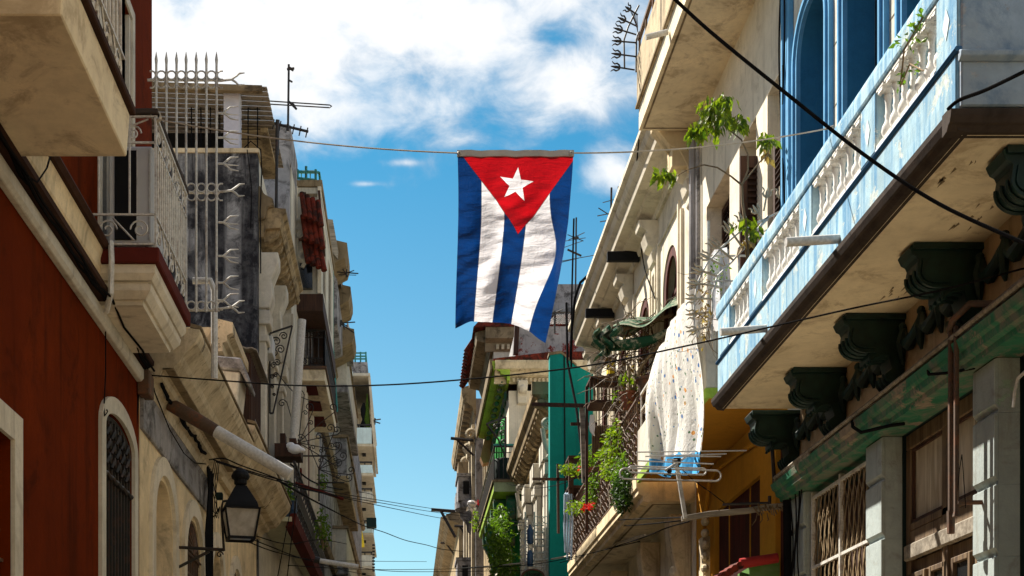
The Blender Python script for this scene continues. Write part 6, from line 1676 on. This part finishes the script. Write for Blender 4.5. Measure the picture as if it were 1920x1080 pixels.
def roof_room():
    Y=42.5; b=thing('roof_room','peeling grey and red rooftop room behind a wire mesh fence','rooftop room',(4.5,Y,14.4))
    m=MB(); a=atY(968,665,Y); c=atY(1075,612,Y); m.box(a.x,c.x+2,Y,Y+4,14.3,c.z); m.build('wall',stucco('peeling_red_wall',(.40,.39,.38),(.05,.05,.05),.6,.7,peel=(.24,.04,.03),peel_t=.54),b)
    m=MB(); m.prism([(a.x-.1,c.z-.9),(a.x+.05,c.z-.9),(a.x+.1,c.z+.1),(a.x-.05,c.z+.1)],'Y',Y-.1,Y+.1); m.build('post',M['wood_dk'],b)
roof_room()
def mesh_fence():
    Y=38; k=Y/F; t=thing('mesh_fence','wire mesh fence on a roof to the right of the flag','fence',atY(1060,612,Y))
    m=MB()
    for i in range(34):
        x=1036+i*3.2; m.tube([atY(x-10,608,Y),atY(x+10,586,Y)],.008,3); m.tube([atY(x+10,608,Y),atY(x-10,586,Y)],.008,3)
    m.build('mesh',M['iron'],t)
    m=MB(); m.tube([atY(1030,586,Y),atY(1150,585,Y)],.025,5); m.tube([atY(1032,590,Y),atY(1055,580,Y)],.02,4)
    for x in (1040,1075,1110): m.tube([atY(x,625,Y),atY(x,583,Y)],.03,5)
    m.build('post',M['iron'],t)
mesh_fence()
def cornice_house():
    X=2.9; Y0,Y1=57.0,70.0
    b=thing('grey_cornice_house','narrow grey house with dentilled cornice and rounded balconies','house',(X,62,0))
    w=MB(); w.box(X,X+9,Y0,Y1,0,17.4); w.build('wall',M['grey_st'],b)
    m=MB(); mould(m,1,X,Y0-.2,Y1,[(0,16.6),(.1,16.7),(.14,17.0),(.55,17.3),(.62,17.6),(.62,17.8),(0,18)]); m.build('cornice',M['beige'],b)
    m=MB()
    for i in range(14): m.box(X-.5,X-.1,Y0+.1+i*.9,Y0+.5+i*.9,17.0,17.28)
    m.build('dentil',M['stone_dark'],b)
    for i in range(4):
        m=MB(); y=Y0+.4+i*2.6; m.box(X-.16,X,y,y+.5,4,16.4); m.box(X-.25,X,y-.1,y+.6,15.6,16.1); m.spiral((X-.2,y-.2,15.9),(1,0,0),(0,0,1),.25,1.5,.08); m.build('pilaster',M['cream_dirty'],b)
    for z,dy in ((13.1,0),(9.6,1)):
        s=MB(); 
        s.lathe([(.1,-1.3),(.3,-1.1),(.35,-.8),(.6,-.5),(.62,-.3),(.85,-.15),(.85,.12)],X,Y0+1.6+dy,z,14); s=s.build('balcony',M['grey_st'],b,smooth=True)
        p=MB(); p.box(X-.72,X,Y0+.9+dy,Y0+3+dy,z+.125,z+1.15); p.box(X-.78,X,Y0+.85+dy,Y0+3.05+dy,z+1.16,z+1.3); p.build('parapet',M['grey_st'],s)
        p=MB(); p.box(X-.5,X-.25,Y0+.86+dy,Y0+.895+dy,z+.4,z+.95); p.build('panel',M['black'],s)
    m=MB(); m.box(X-.6,X,Y0+4,Y0+6,14.4,15.6); m.build('window_box',M['stone_dark'],b)
cornice_house()
def end_houses():
    for i,(X,Y0,Y1,h,mat,lab,px) in enumerate(((2.75,72,92,15.6,'beige','far beige house with black rooftop tank beyond the grey cornice house',0),(3.0,94,125,19.6,'grey_st','farthest grey house at the end of the right side of the street',0))):
        b=thing('distant_house',lab,'house',(X,Y0,0))
        w=MB(); w.box(X,X+10,Y0,Y1,0,h); w.build('wall',M[mat],b)
        for z in (h-.5,h-4.2,h-7.8):
            m=MB(); mould(m,1,X,Y0,Y1,[(0,z-.3),(.5,z-.1),(.7,z+.2),(0,z+.4)]); m.build('cornice',M['stone_dark'],b)
        for k in range(3):
            y=Y0+2+k*6
            s=MB(); s.box(X-.8,X,y,y+3,h-6,h-5.75); s=s.build('balcony',M['grey_st'],b); p=MB(); p.box(X-.8,X-.7,y,y+3,h-5.74,h-4.8); p.build('parapet',M['cream_dirty'],s)
            g=MB(); g.box(X-.05,X+.02,y+.7,y+2,h-5.7,h-3.3); g.build('window',M['wood_dk'],b)
        m=MB(); m.box(X+.4,X+1.6,Y0+1,Y0+3,h+.0,h+1.6); m.box(X+2,X+5,Y0+1,Y0+5,h,h+2.2); m.build('roof_room',M['grey_st'],b)
        if i==0:
            m=MB(); m.box(X-.06,X-.01,Y0+.5,Y0+4,h-7.2,h-3.6); m.build('green_shutter',M['green_brt'],b)
            m=MB(); m.tube([(X-.2,Y0-.3,h-.2),(X-1.5,Y0-.3,h-.1)],.1,5); m.tube([(X-1.0,Y0-.3,h-.15),(X-.2,Y0-.3,h-1.6)],.08,5); m.build('bracket',M['iron'],b)
end_houses()
# iron bracket arms and washing on the far right houses
for px0,py0,px1,py1,Y,lab in ((845,822,888,826,57,'iron wire arm with a brace on the grey cornice house'),(852,986,880,988,70,'iron wire arm just below the crossing cables'),(826,1018,858,1020,80,'lowest iron wire arm near the green shutter'),(824,1049,846,1042,90,'slanted iron wire arm on the farthest house')):
    t=thing('wire_arm',lab,'iron arm',atY(px1,py1,Y)); m=MB(); m.tube([atY(px0,py0,Y),atY(px1,py1,Y)],.07,5); m.build('arm',M['iron'],t); m=MB(); m.tube([atY(px0+10,py0+1,Y),atY(px1,py1+28,Y)],.05,5); m.build('brace',M['iron'],t)
m=MB(); 
for i in range(6): leaves(m,atY(880+i*2,946+2*math.sin(i*2),56),(.1,.2,.1),4,.3)
m.ball(atY(884,944,56),.2,.2,.14,7,5); m.build('laundry',M['white_cl'],recalc=False,tag=('small white laundry hung on the grey house','laundry'))
m=MB(); p=[atY(x,y,56) for x,y in ((895,937),(899,937),(899,948),(895,946))]; m.prism([(q.x,q.z) for q in p],'Y',56,56.08); m.build('red_cloth',M['red_cl'],tag=('small red cloth beside white laundry far down the street','cloth'))
# orange flaking wall end
t=thing('orange_wall','flaking orange wall end below the green eave','wall',atY(915,860,50.2))
m=MB(); q=[atY(x,y,48.6) for x,y in ((900,860),(912,808),(924,815),(922,868),(905,872))]; m.prism([(p.x,p.z) for p in q],'Y',48.3,48.9); m.build('plaster',M['orange_st'],t)
from mathutils import noise as mnoise
# =================================================================== FLAG
def flag():
    Y=10.5; k=Y/F
    t=thing('flag','large cuban flag hanging straight down from a rope across the street','flag',atY(966,288,Y))
    def P(u,v):
        # u 0 left..1 right, v 0 header..1 hem; outline follows the hanging cloth
        xl=858+(v>0)*(2*math.sin(v*5))-2*v; 
        xr=1075-6*v**.8-30*v**1.6-22*max(0,v-.35)**1.2
        wt=max(0,1-abs(u-.8)/.2); fb=.115*math.exp(-((v-.60)/.2)**2)*wt
        x=xl+(xr-xl)*(u+fb+.02*math.sin(v*3)*math.sin(PI*u))
        bot=[613,603,603,606,614,622,634]; f=u*6; i=min(5,int(f)); yb=bot[i]+(bot[i+1]-bot[i])*(f-i)
        y=290+(yb-290)*v
        N=mnoise.noise
        d=.030*math.sin(u*6.5+v*2.0)*v+.022*math.sin(u*13-v*2.5+1.5*math.sin(v*4))*min(1,v*2.5)
        d+=min(1,v*3)*(.040*N(Vector((u*3.2+v*.8,v*5.5,1.3)))+.020*N(Vector((u*5,v*13+u*3,5.1)))+.009*N(Vector((u*9+v*4,v*31,9.7))))
        d+=.16*max(0,u-.8)*5*v*v*.6-.5*fb
        p=atY(x,y,Y); p.y+=d
        return p
    NU,NV=80,110
    n=NT('flag_cloth'); uv=n.n('ShaderNodeUVMap'); sp=n.n('ShaderNodeSeparateXYZ'); n.l(uv.outputs[0],sp.inputs[0]); U,V=sp.outputs[0],sp.outputs[1]
    blue=(.0015,.028,.13,1); white=(.86,.84,.88,1); red=(.42,.003,.008,1)
    s5=n.math('FLOOR',n.math('MULTIPLY',U,5)); even=n.math('LESS_THAN',n.math('MODULO',n.math('ADD',s5,.01),2),.5)
    c=n.mix(even,white,blue)
    # stitched seams
    fr=n.math('FRACT',n.math('MULTIPLY',U,5)); seam=n.math('LESS_THAN',n.math('ABSOLUTE',n.math('SUBTRACT',fr,.5)),.485)
    c=n.mix(seam,n.mix(.35,c,(.05,.08,.12,1)),c)
    tri=n.math('ADD',n.math('MULTIPLY',n.math('ABSOLUTE',n.math('SUBTRACT',U,.535)),2.0),n.math('DIVIDE',V,.475))
    c=n.mix(n.math('LESS_THAN',tri,1.0),c,red)
    c=n.mix(n.math('LESS_THAN',n.math('ABSOLUTE',n.math('SUBTRACT',tri,1.0)),.009),c,n.mix(.5,c,(.02,.02,.03,1)))
    # five pointed star, slightly turned
    sx=n.math('MULTIPLY',n.math('SUBTRACT',U,.502),217.0); sy=n.math('MULTIPLY',n.math('SUBTRACT',.178,V),322.0)
    rr=n.math('SQRT',n.math('ADD',n.math('POWER',sx,2),n.math('POWER',sy,2)))
    th=n.math('ADD',n.math('ARCTAN2',sx,sy),-.12+PI*4)
    w72=n.math('ABSOLUTE',n.math('SUBTRACT',n.math('MODULO',n.math('ADD',th,PI/5),2*PI/5),PI/5))
    px_=n.math('MULTIPLY',rr,n.math('COSINE',w72)); py_=n.math('MULTIPLY',rr,n.math('SINE',w72))
    RO,RI=34.0,13.4; bx,by=RI*math.cos(PI/5)-RO,RI*math.sin(PI/5)
    cr=n.math('SUBTRACT',n.math('MULTIPLY',py_,bx),n.math('MULTIPLY',n.math('SUBTRACT',px_,RO),by))
    c=n.mix(n.math('GREATER_THAN',cr,0.0),c,white)
    c=n.mix(n.math('LESS_THAN',n.math('ABSOLUTE',cr),6.0),c,n.mix(.45,c,(.10,.02,.03,1)))
    P3=n.pos(); w1=n.noise(n.pos((4,4,16)),1.6,4,.55,1.6); w2=n.noise(n.pos((10,10,3)),3,4,.6,.8)
    h=n.math('ADD',n.math('MULTIPLY',w1,.7),n.math('MULTIPLY',w2,.5))
    bm_=n.bump(h,.38,.03)
    d=n.n('ShaderNodeBsdfPrincipled'); n.l(c,d.inputs['Base Color']); d.inputs['Roughness'].default_value=.55; d.inputs['Sheen Weight'].default_value=.2; n.l(bm_,d.inputs['Normal']); d.inputs['Specular IOR Level'].default_value=.25
    tr=n.n('ShaderNodeBsdfTranslucent'); n.l(c,tr.inputs[0]); n.l(bm_,tr.inputs['Normal']); mx=n.n('ShaderNodeMixShader'); mx.inputs[0].default_value=.5
    n.l(d.outputs[0],mx.inputs[1]); n.l(tr.outputs[0],mx.inputs[2]); n.l(mx.outputs[0],n.out.inputs[0])
    m=MB(); uvs=[]
    for j in range(NV+1):
        for i in range(NU+1): m.v.append(P(i/NU,j/NV)); uvs.append((i/NU,j/NV))
    for j in range(NV):
        for i in range(NU): a=j*(NU+1)+i; m.f.append((a,a+1,a+NU+2,a+NU+1))
    m.build('cloth',n.m,t,smooth=True,recalc=False,uv=uvs)
    m=MB(); a=atY(857,288,Y-.0); b_=atY(1076,288,Y)
    NUh=24; 
    for i in range(NUh+1):
        p=a.lerp(b_,i/NUh); w=.004*math.sin(i*1.7)
        for dz,dy in ((.022,.0),(.022,-.012),(-.026,-.014),(-.026,.006)): m.v.append(p+Vector((0,dy+w,dz+.003*math.sin(i*.9))))
    for i in range(NUh):
        for j in range(4): m.f.append((i*4+j,i*4+(j+1)%4,(i+1)*4+(j+1)%4,(i+1)*4+j))
    m.f.append((0,1,2,3)); m.f.append(tuple(NUh*4+j for j in range(4)))
    m.build('header',plain('header_canvas',(.46,.43,.40),.9,.1,.1),t,smooth=True)
    for px in (861,1071):
        g=MB(); g.ring(atY(px,287,Y-.018),(1,0,0),(0,0,1),.012,.005,10); g.build('grommet',M['alu'],t,smooth=True)
flag()
# rope carrying the flag
t=thing('flag_rope','thin rope carrying the flag between the two balconies','rope',atY(860,287,10.5))
m=MB(); A=Vector((-2.14,11.3,7.1)); L=atY(858,287,10.5); Rr=atY(1075,287,10.5); B=atX(1548,242,3.36)
m.tube(cable(A,L,.05),.006,5); m.build('rope',M['wire_lt'],t)
m=MB(); m.tube([L,L.lerp(Rr,.5)+Vector((0,0,.004)),Rr],.006,5); m.build('rope',M['wire_lt'],t)
m=MB(); m.tube(cable(Rr,B,.05),.006,5); m.build('rope',M['wire_lt'],t)
m=MB()
for i in range(5): m.ring(A+Vector((0,.01*i,.03)),(1,0,0),(0,0,1),.04,.007,10)
m.build('knot',M['wire_lt'],t)
m=MB(); m.tube([B,B+Vector((.05,-.05,0)),B+Vector((.03,-.08,-.1))],.01,5); m.build('knot',M['wire_lt'],t)

# =================================================================== CABLES ACROSS THE STREET
def wire(label,pts,r,mat='wire',name='overhead_cable'):
    m=MB(); out=[]
    P=[Vector(p) for p in pts]
    # smooth through the points
    for i in range(len(P)-1):
        p0=P[max(i-1,0)]; p1=P[i]; p2=P[i+1]; p3=P[min(i+2,len(P)-1)]
        for s in range(8):
            q=s/8; out.append(.5*((2*p1)+(p2-p0)*q+(2*p0-5*p1+4*p2-p3)*q*q+(3*p1-p0-3*p2+p3)*q**3))
    out.append(P[-1]); m.tube(out,r,5); m.build(name,M[mat],smooth=True,tag=(label,'cable'))
wire('thick black cable slanting down in front of the blue balcony',[atY(1235,-30,9.0),atY(1330,58,9.0),atY(1470,172,8.9),atY(1620,290,8.7),atY(1760,382,8.4),atY(1925,458,8.0)],.0125)
wire('long thin cable sagging across the street below the flag',[atY(285,704,13.2),atY(420,714,13.0),atY(560,723,12.6),atY(720,722,12.2),atY(900,709,11.8),atY(1100,686,11.4),atY(1290,648,10.9),atY(1450,612,10.5),atY(1600,578,10.1),atY(1760,545,9.7),atY(1925,502,9.2)],0.0075)
wire('short black cable curling from the balcony corner at the right edge',[atX(1778,204,3.30),atY(1800,187,8.0),atY(1850,168,8.0),atY(1925,132,8.0)],.012)
wire('upper of the three cables strung low across the street',[atY(400,862,15.8),atY(500,893,18),atY(600,918,24),atY(700,936,34),atY(800,952,44),atY(880,964,56)],0.0090)
wire('middle of the three cables strung low across the street',[atY(405,866,15.8),atY(520,902,18),atY(620,927,24),atY(720,944,34),atY(800,958,44),atY(885,970,56),],0.0090)
wire('lowest of the three cables strung low across the street',[atY(560,915,20),atY(650,935,26),atY(740,954,34),atY(830,972,46),atY(880,976,56)],0.0090)
wire('kinked cable from the dark awning to the far right houses',[atY(520,900,20),atY(600,945,28),atY(680,985,50),atY(720,998,55),atY(760,1013,60),atY(800,1022,64),atY(830,1030,70),atY(870,1034,72)],0.0180)
wire('nearly level cable near the bottom of the sky gap',[atY(540,1060,24),atY(660,1067,35),atY(760,1068,40),atY(860,1066,45),atY(1000,1058,30),atY(1200,1015,22)],0.0090)
wire('pale rope running up to the planted balcony edge',[atY(860,1066,45),atY(960,1058,38),atY(1060,1044,29),atY(1150,1020,24),atY(1210,1003,21)],.022,'wire_lt','overhead_rope')
wire('black cable from the green house to the timber beam',[atY(880,965,46),atY(960,978,40),atY(1060,982,31),atY(1160,975,22),atY(1285,970,15.2)],0.0090)
wire('second black cable from the green house to the timber beam',[atY(880,973,46),atY(960,984,40),atY(1060,990,31),atY(1170,986,22),atY(1290,975,15.2)],0.0090)
wire('drooping cable under the planted balcony soffit',[atY(1050,1055,28),atY(1120,1035,25),atY(1200,1010,21),atY(1250,990,17.5),atY(1292,978,15.3)],0.0090)
wire('tangled cable sagging below the street lantern',[atY(470,1010,19),atY(510,1026,21),atY(560,1045,25),atY(640,1068,34),atY(720,1085,44)],0.0090)
wire('second cable below the street lantern',[atY(470,1018,19),atY(520,1036,21),atY(590,1050,26),atY(660,1052,40),atY(800,1053,60)],0.0090)
wire('cable hanging steeply beside the olive soffit',[atY(548,940,24),atY(536,1000,23),atY(520,1085,22)],0.0090)
wire('cable from the wall conduit to the cornice behind the lantern',[atY(392,862,15.9),atY(420,860,16),atY(450,872,16.2),atY(500,890,17),atY(540,905,18)],0.0090)
wire('thin wire hanging down the cream wall beneath the classical cornice',[atX(1198,262,3.6),atX(1192,340,3.85),atX(1197,420,4.2),atX(1208,500,4.24),atX(1228,560,4.2)],.012,name='wall_cable')
wire('slack wire drooping from the planted balcony to the dry branches',[atY(1106,705,24),atY(1150,716,23),atY(1200,700,22),atY(1240,660,21)],0.0060)
wire('wire sagging from the iron scroll fan to the grey box balconies',[atY(520,700,26),atY(560,742,28),atY(610,758,34),atY(655,770,44)],0.0090)
wire('wire running from the blue barrel to the pale tower',[atY(545,870,25),atY(590,905,30),atY(640,918,44),atY(690,925,70),atY(702,930,110)],0.0180)
wire('second steep cable beside the olive soffit',[atY(556,930,24),atY(548,1000,23.5),atY(538,1085,22.5)],0.0090)
wire('low cable crossing the street just above the bottom edge',[atY(600,1050,25),atY(720,1070,35),atY(820,1072,42),atY(950,1070,40),atY(1010,1068,32)],0.0090)
wire('faint wire from the scrolled cornice to the planted balcony',[atY(940,905,42),atY(1000,915,34),atY(1060,905,28),atY(1105,880,25)],0.0080)
wire('wire looping along the foot of the red edged balcony',[atY(480,1005,20),atY(540,1020,22),atY(600,1012,27),atY(650,1020,36)],0.0090)
t=thing('light_tube','pale tube lamp holder reaching out near the bottom of the left facades','lamp',atY(600,1050,24)); m=MB(); m.tube([atY(597,1051,24),atY(672,1063,24)],.045,8); m.build('tube',M['pvc'],t,smooth=True); m=MB(); m.tube([atY(590,1049,24),atY(600,1051,24)],.06,8); m.build('cap',M['iron'],t)

# =================================================================== TV AERIALS ON THE ROOFS
def aerial(label,px,py0,py1,Y,rows,r=.03,boom=None):
    t=thing('roof_aerial',label,'aerial',atY(px,py1,Y)); k=Y/F
    m=MB(); m.tube([atY(px,py1,Y),atY(px+1.5,py0,Y)],r,6); m.build('mast',M['iron'],t)
    m=MB()
    for (x0,y0,x1,y1,th) in rows: m.tube([atY(x0,y0,Y+.01),atY(x1,y1,Y+.01)],r*th,5)
    m.build('element',M['iron'],t)
aerial('tall rooftop aerial mast against white cloud on the left',540,121,245,24.2,[(538,130,552,128,1),(540,126,550,132,1.2),(541,150,548,154,.8)]+[(541,190,556,205,1)]+[(544+i*2.4,192+i*2.2,552+i*1,196+i*2.0,.5) for i in range(5)],.022)
m=MB(); Y=24.3; m.tube([atY(498,189,Y),atY(618,197,Y),atY(622,199,Y),atY(618,202,Y),atY(500,195,Y)],.012,5); m.build('roof_aerial',M['iron'],tag=('long flat loop aerial sticking out beside the tall left mast','aerial'))
aerial('small yagi aerial low on the grey stair tower',521,225,290,25.0,[(512,231,578,247,1.2)]+[(514+i*12.6,222+i*3.1+2,511+i*12.4,242+i*3.1,.6) for i in range(6)],.022)
aerial('rusty rod standing by the corrugated roof',518,225,410,24.3,[(515,232,521,232,1)],.03)
aerial('small aerial poking out over the sky from the left facades',649,505,520,37,[(632,510,672,513,.9),(643,505,652,519,.8),(640,516,664,507,.7),(634,515,668,516,.5)],.02)
aerial('spidery aerial left of the grey pillar with finial',638,600,612,36,[(638,606,666,604,.8),(640,608,664,624,.8),(642,607,652,612,.8),(640,600,646,618,.7)],.022)
aerial('tall rooftop aerial mast right of the flag',1079,408,560,33,[(1064,468,1090,480,1.2),(1073,446,1085,446,1.5),(1066,450,1096,436,.5),(1064,440,1094,452,.5),(1060,452,1098,446,.4),(1052,466,1092,452,.4),(1050,490,1118,478,.45),(1052,492,1085,484,.45)],.022)
aerial('pair of thin aerial rods above the classical cornice',1145,352,430,27,[(1160,350,1161,410,1),(1122,390,1150,408,.5),(1120,405,1156,398,.5),(1125,416,1150,412,.5),(1130,380,1160,372,.4)],.022)
aerial('tiny aerial on the fin of the far pale tower',702,785,792,125,[(700,788,714,786,.8),(701,790,713,794,.8),(703,784,703,796,.8)],.08)
m=MB(); Y=32
for (x0,y0,x1,y1) in ((556,322,594,322),(558,318,558,334),(574,312,574,336),(592,318,592,338),(556,334,594,338)): m.tube([atY(x0,y0,29.5),atY(x1,y1,29.5)],.03,5)
m.build('roof_rail',M['iron_teal'],tag=('teal rooftop guard rail above the tile awnings','railing'))

# =================================================================== GROUND
def sheet_(name,x0,x1,y0,y1,z,mat):
    m=MB(); m.poly([(x0,y0,z),(x1,y0,z),(x1,y1,z),(x0,y1,z)]); o=m.build(name,mat,recalc=False); tagit(o,kind='structure'); return o
sheet_('ground',-1500,1500,-1500,3000,0,M['earth'])
sheet_('street',-1.75,3.3,-60,400,.006,M['asphalt'])
for nm,x0,x1 in (('pavement',-2.69,-1.75),('pavement',3.3,4.29)):
    m=MB(); m.box(x0,x1,-60,400,.01,.14); o=m.build(nm,M['paving'],bev=.015); tagit(o,kind='structure')
# houses behind the viewer that close the street
for lab,x0,x1,y0,y1,h in (('plain cream house behind the viewer on the left',-10,-2.75,-26,1.9,9),('plain tan house behind the viewer on the right',4.35,12,-26,1.9,10)):
    b=thing('plain_house',lab,'house',((x0+x1)/2,(y0+y1)/2,0)); m=MB(); m.box(x0,x1,y0,y1,0,h); m.build('wall',M['cream'],b); m=MB(); m.box(x0-.2,x1+.2,y0,y1-.1,h+.01,h+.3); m.build('cornice',M['cream_dirty'],b)

# =================================================================== SKY, SUN, CAMERA
sun_dir=Vector((-.45,.47,.76)).normalized()
el=math.asin(sun_dir.z); az=math.atan2(sun_dir.x,sun_dir.y)   # azimuth from +Y towards +X
W=bpy.data.worlds.new('World'); S.world=W; W.use_nodes=True
class WT(NT):
    def __init__(s,w): s.m=None; s.t=w.node_tree; s.t.nodes.clear(); s.out=s.n('ShaderNodeOutputWorld')
w=WT(W)
sky=w.n('ShaderNodeTexSky',sky_type='NISHITA'); sky.sun_disc=False; sky.sun_elevation=el; sky.sun_rotation=az; sky.air_density=1.0; sky.dust_density=.4; sky.ozone_density=2.5
tc=w.n('ShaderNodeTexCoord'); sp=w.n('ShaderNodeSeparateXYZ'); w.l(tc.outputs['Generated'],sp.inputs[0])
yy=w.math('MAXIMUM',sp.outputs[1],.08)
u=w.math('DIVIDE',sp.outputs[0],yy); v=w.math('DIVIDE',sp.outputs[2],yy)
cb=w.n('ShaderNodeCombineXYZ'); w.l(u,cb.inputs[0]); w.l(w.math('MULTIPLY',v,1.35),cb.inputs[1])
def U_(px): return (px-HX)/F
def V_(py): return (HY-py)/F
n1=w.noise(cb.outputs[0],8,9,.56,.25); n2=w.noise(cb.outputs[0],21,7,.6,.4)
def gauss(px,py,sx,sy,amp):
    a=w.math('POWER',w.math('DIVIDE',w.math('SUBTRACT',u,U_(px)),sx/F),2); b_=w.math('POWER',w.math('DIVIDE',w.math('SUBTRACT',v,V_(py)),sy/F),2)
    return w.math('MULTIPLY',w.math('EXPONENT',w.math('MULTIPLY',w.math('ADD',a,b_),-1)),amp)
band=w.n('ShaderNodeMapRange'); w.l(v,band.inputs[0]); band.inputs[1].default_value=V_(330); band.inputs[2].default_value=V_(110); band.inputs[3].default_value=-1.7; band.inputs[4].default_value=.75
low=w.n('ShaderNodeMapRange'); w.l(v,low.inputs[0]); low.inputs[1].default_value=V_(520); low.inputs[2].default_value=V_(330); low.inputs[3].default_value=-3; low.inputs[4].default_value=0
hi=w.n('ShaderNodeMapRange'); w.l(v,hi.inputs[0]); hi.inputs[1].default_value=.66; hi.inputs[2].default_value=1.0; hi.inputs[3].default_value=0; hi.inputs[4].default_value=-1.0
D=w.math('ADD',w.math('ADD',band.outputs[0],low.outputs[0]),hi.outputs[0])
for g in ((430,110,260,120,1.7),(800,40,240,70,1.2),(1155,330,70,45,3.0),(1120,180,110,40,1.2),(640,215,120,60,.5),(1045,70,60,45,-2.2),(870,265,60,22,1.0),(930,240,40,16,-.5),(760,305,35,8,1.8),(690,345,30,6,1.8),(1150,430,50,30,.9),(730,205,150,60,1.1),(1000,240,60,30,.8)):
    D=w.math('ADD',D,gauss(*g))
D=w.math('ADD',D,w.math('MULTIPLY',w.math('SUBTRACT',n1,.5),5.0)); D=w.math('ADD',D,w.math('MULTIPLY',w.math('SUBTRACT',n2,.5),4.4))
cov=w.ss(D,-1.4,2.1)
n3=w.noise(cb.outputs[0],13,6,.6,.3)
shade=w.ss(w.math('ADD',w.math('MULTIPLY',n3,.5),w.math('MULTIPLY',w.math('SUBTRACT',1.5,D),.12)),.28,.62)
ccol=w.mix(shade,(7.9,7.9,7.9,1),(4.6,4.9,5.4,1))
grad=w.n('ShaderNodeMapRange'); w.l(v,grad.inputs[0]); grad.inputs[1].default_value=V_(1000); grad.inputs[2].default_value=V_(260); grad.inputs[3].default_value=0; grad.inputs[4].default_value=1
tint=w.mix(1,sky.outputs[0],w.mix(grad.outputs[0],(.84,1.10,.96,1),(.27,.90,.96,1)),'MULTIPLY')
tint=w.mix(w.ss(v,.7,1.1),tint,w.mix(1,sky.outputs[0],(.75,.75,.75,1),'MULTIPLY'))
fin=w.mix(cov,tint,ccol)
bg=w.n('ShaderNodeBackground'); w.l(fin,bg.inputs[0]); bg.inputs[1].default_value=.055; w.l(bg.outputs[0],w.out.inputs[0])

sl=bpy.data.lights.new('Sun','SUN'); sl.energy=5.0; sl.angle=R(.5); sl.color=(1,.93,.82)
so=bpy.data.objects.new('Sun',sl); COL.objects.link(so); so.rotation_euler=sun_dir.to_track_quat('Z','Y').to_euler()

cam=bpy.data.cameras.new('Camera'); co=bpy.data.objects.new('Camera',cam); COL.objects.link(co)
co.location=(0,0,EYE); co.rotation_euler=(PI/2,0,0)
cam.sensor_width=36; cam.sensor_fit='HORIZONTAL'; cam.lens=F/1920*36
cam.shift_x=(960-HX)/1920; cam.shift_y=(HY-540)/1920
cam.clip_start=.1; cam.clip_end=6000
S.camera=co
S.view_settings.view_transform='Standard'; S.view_settings.look='None'; S.view_settings.exposure=1.3; S.view_settings.gamma=1
S.render.resolution_x=1920; S.render.resolution_y=1080
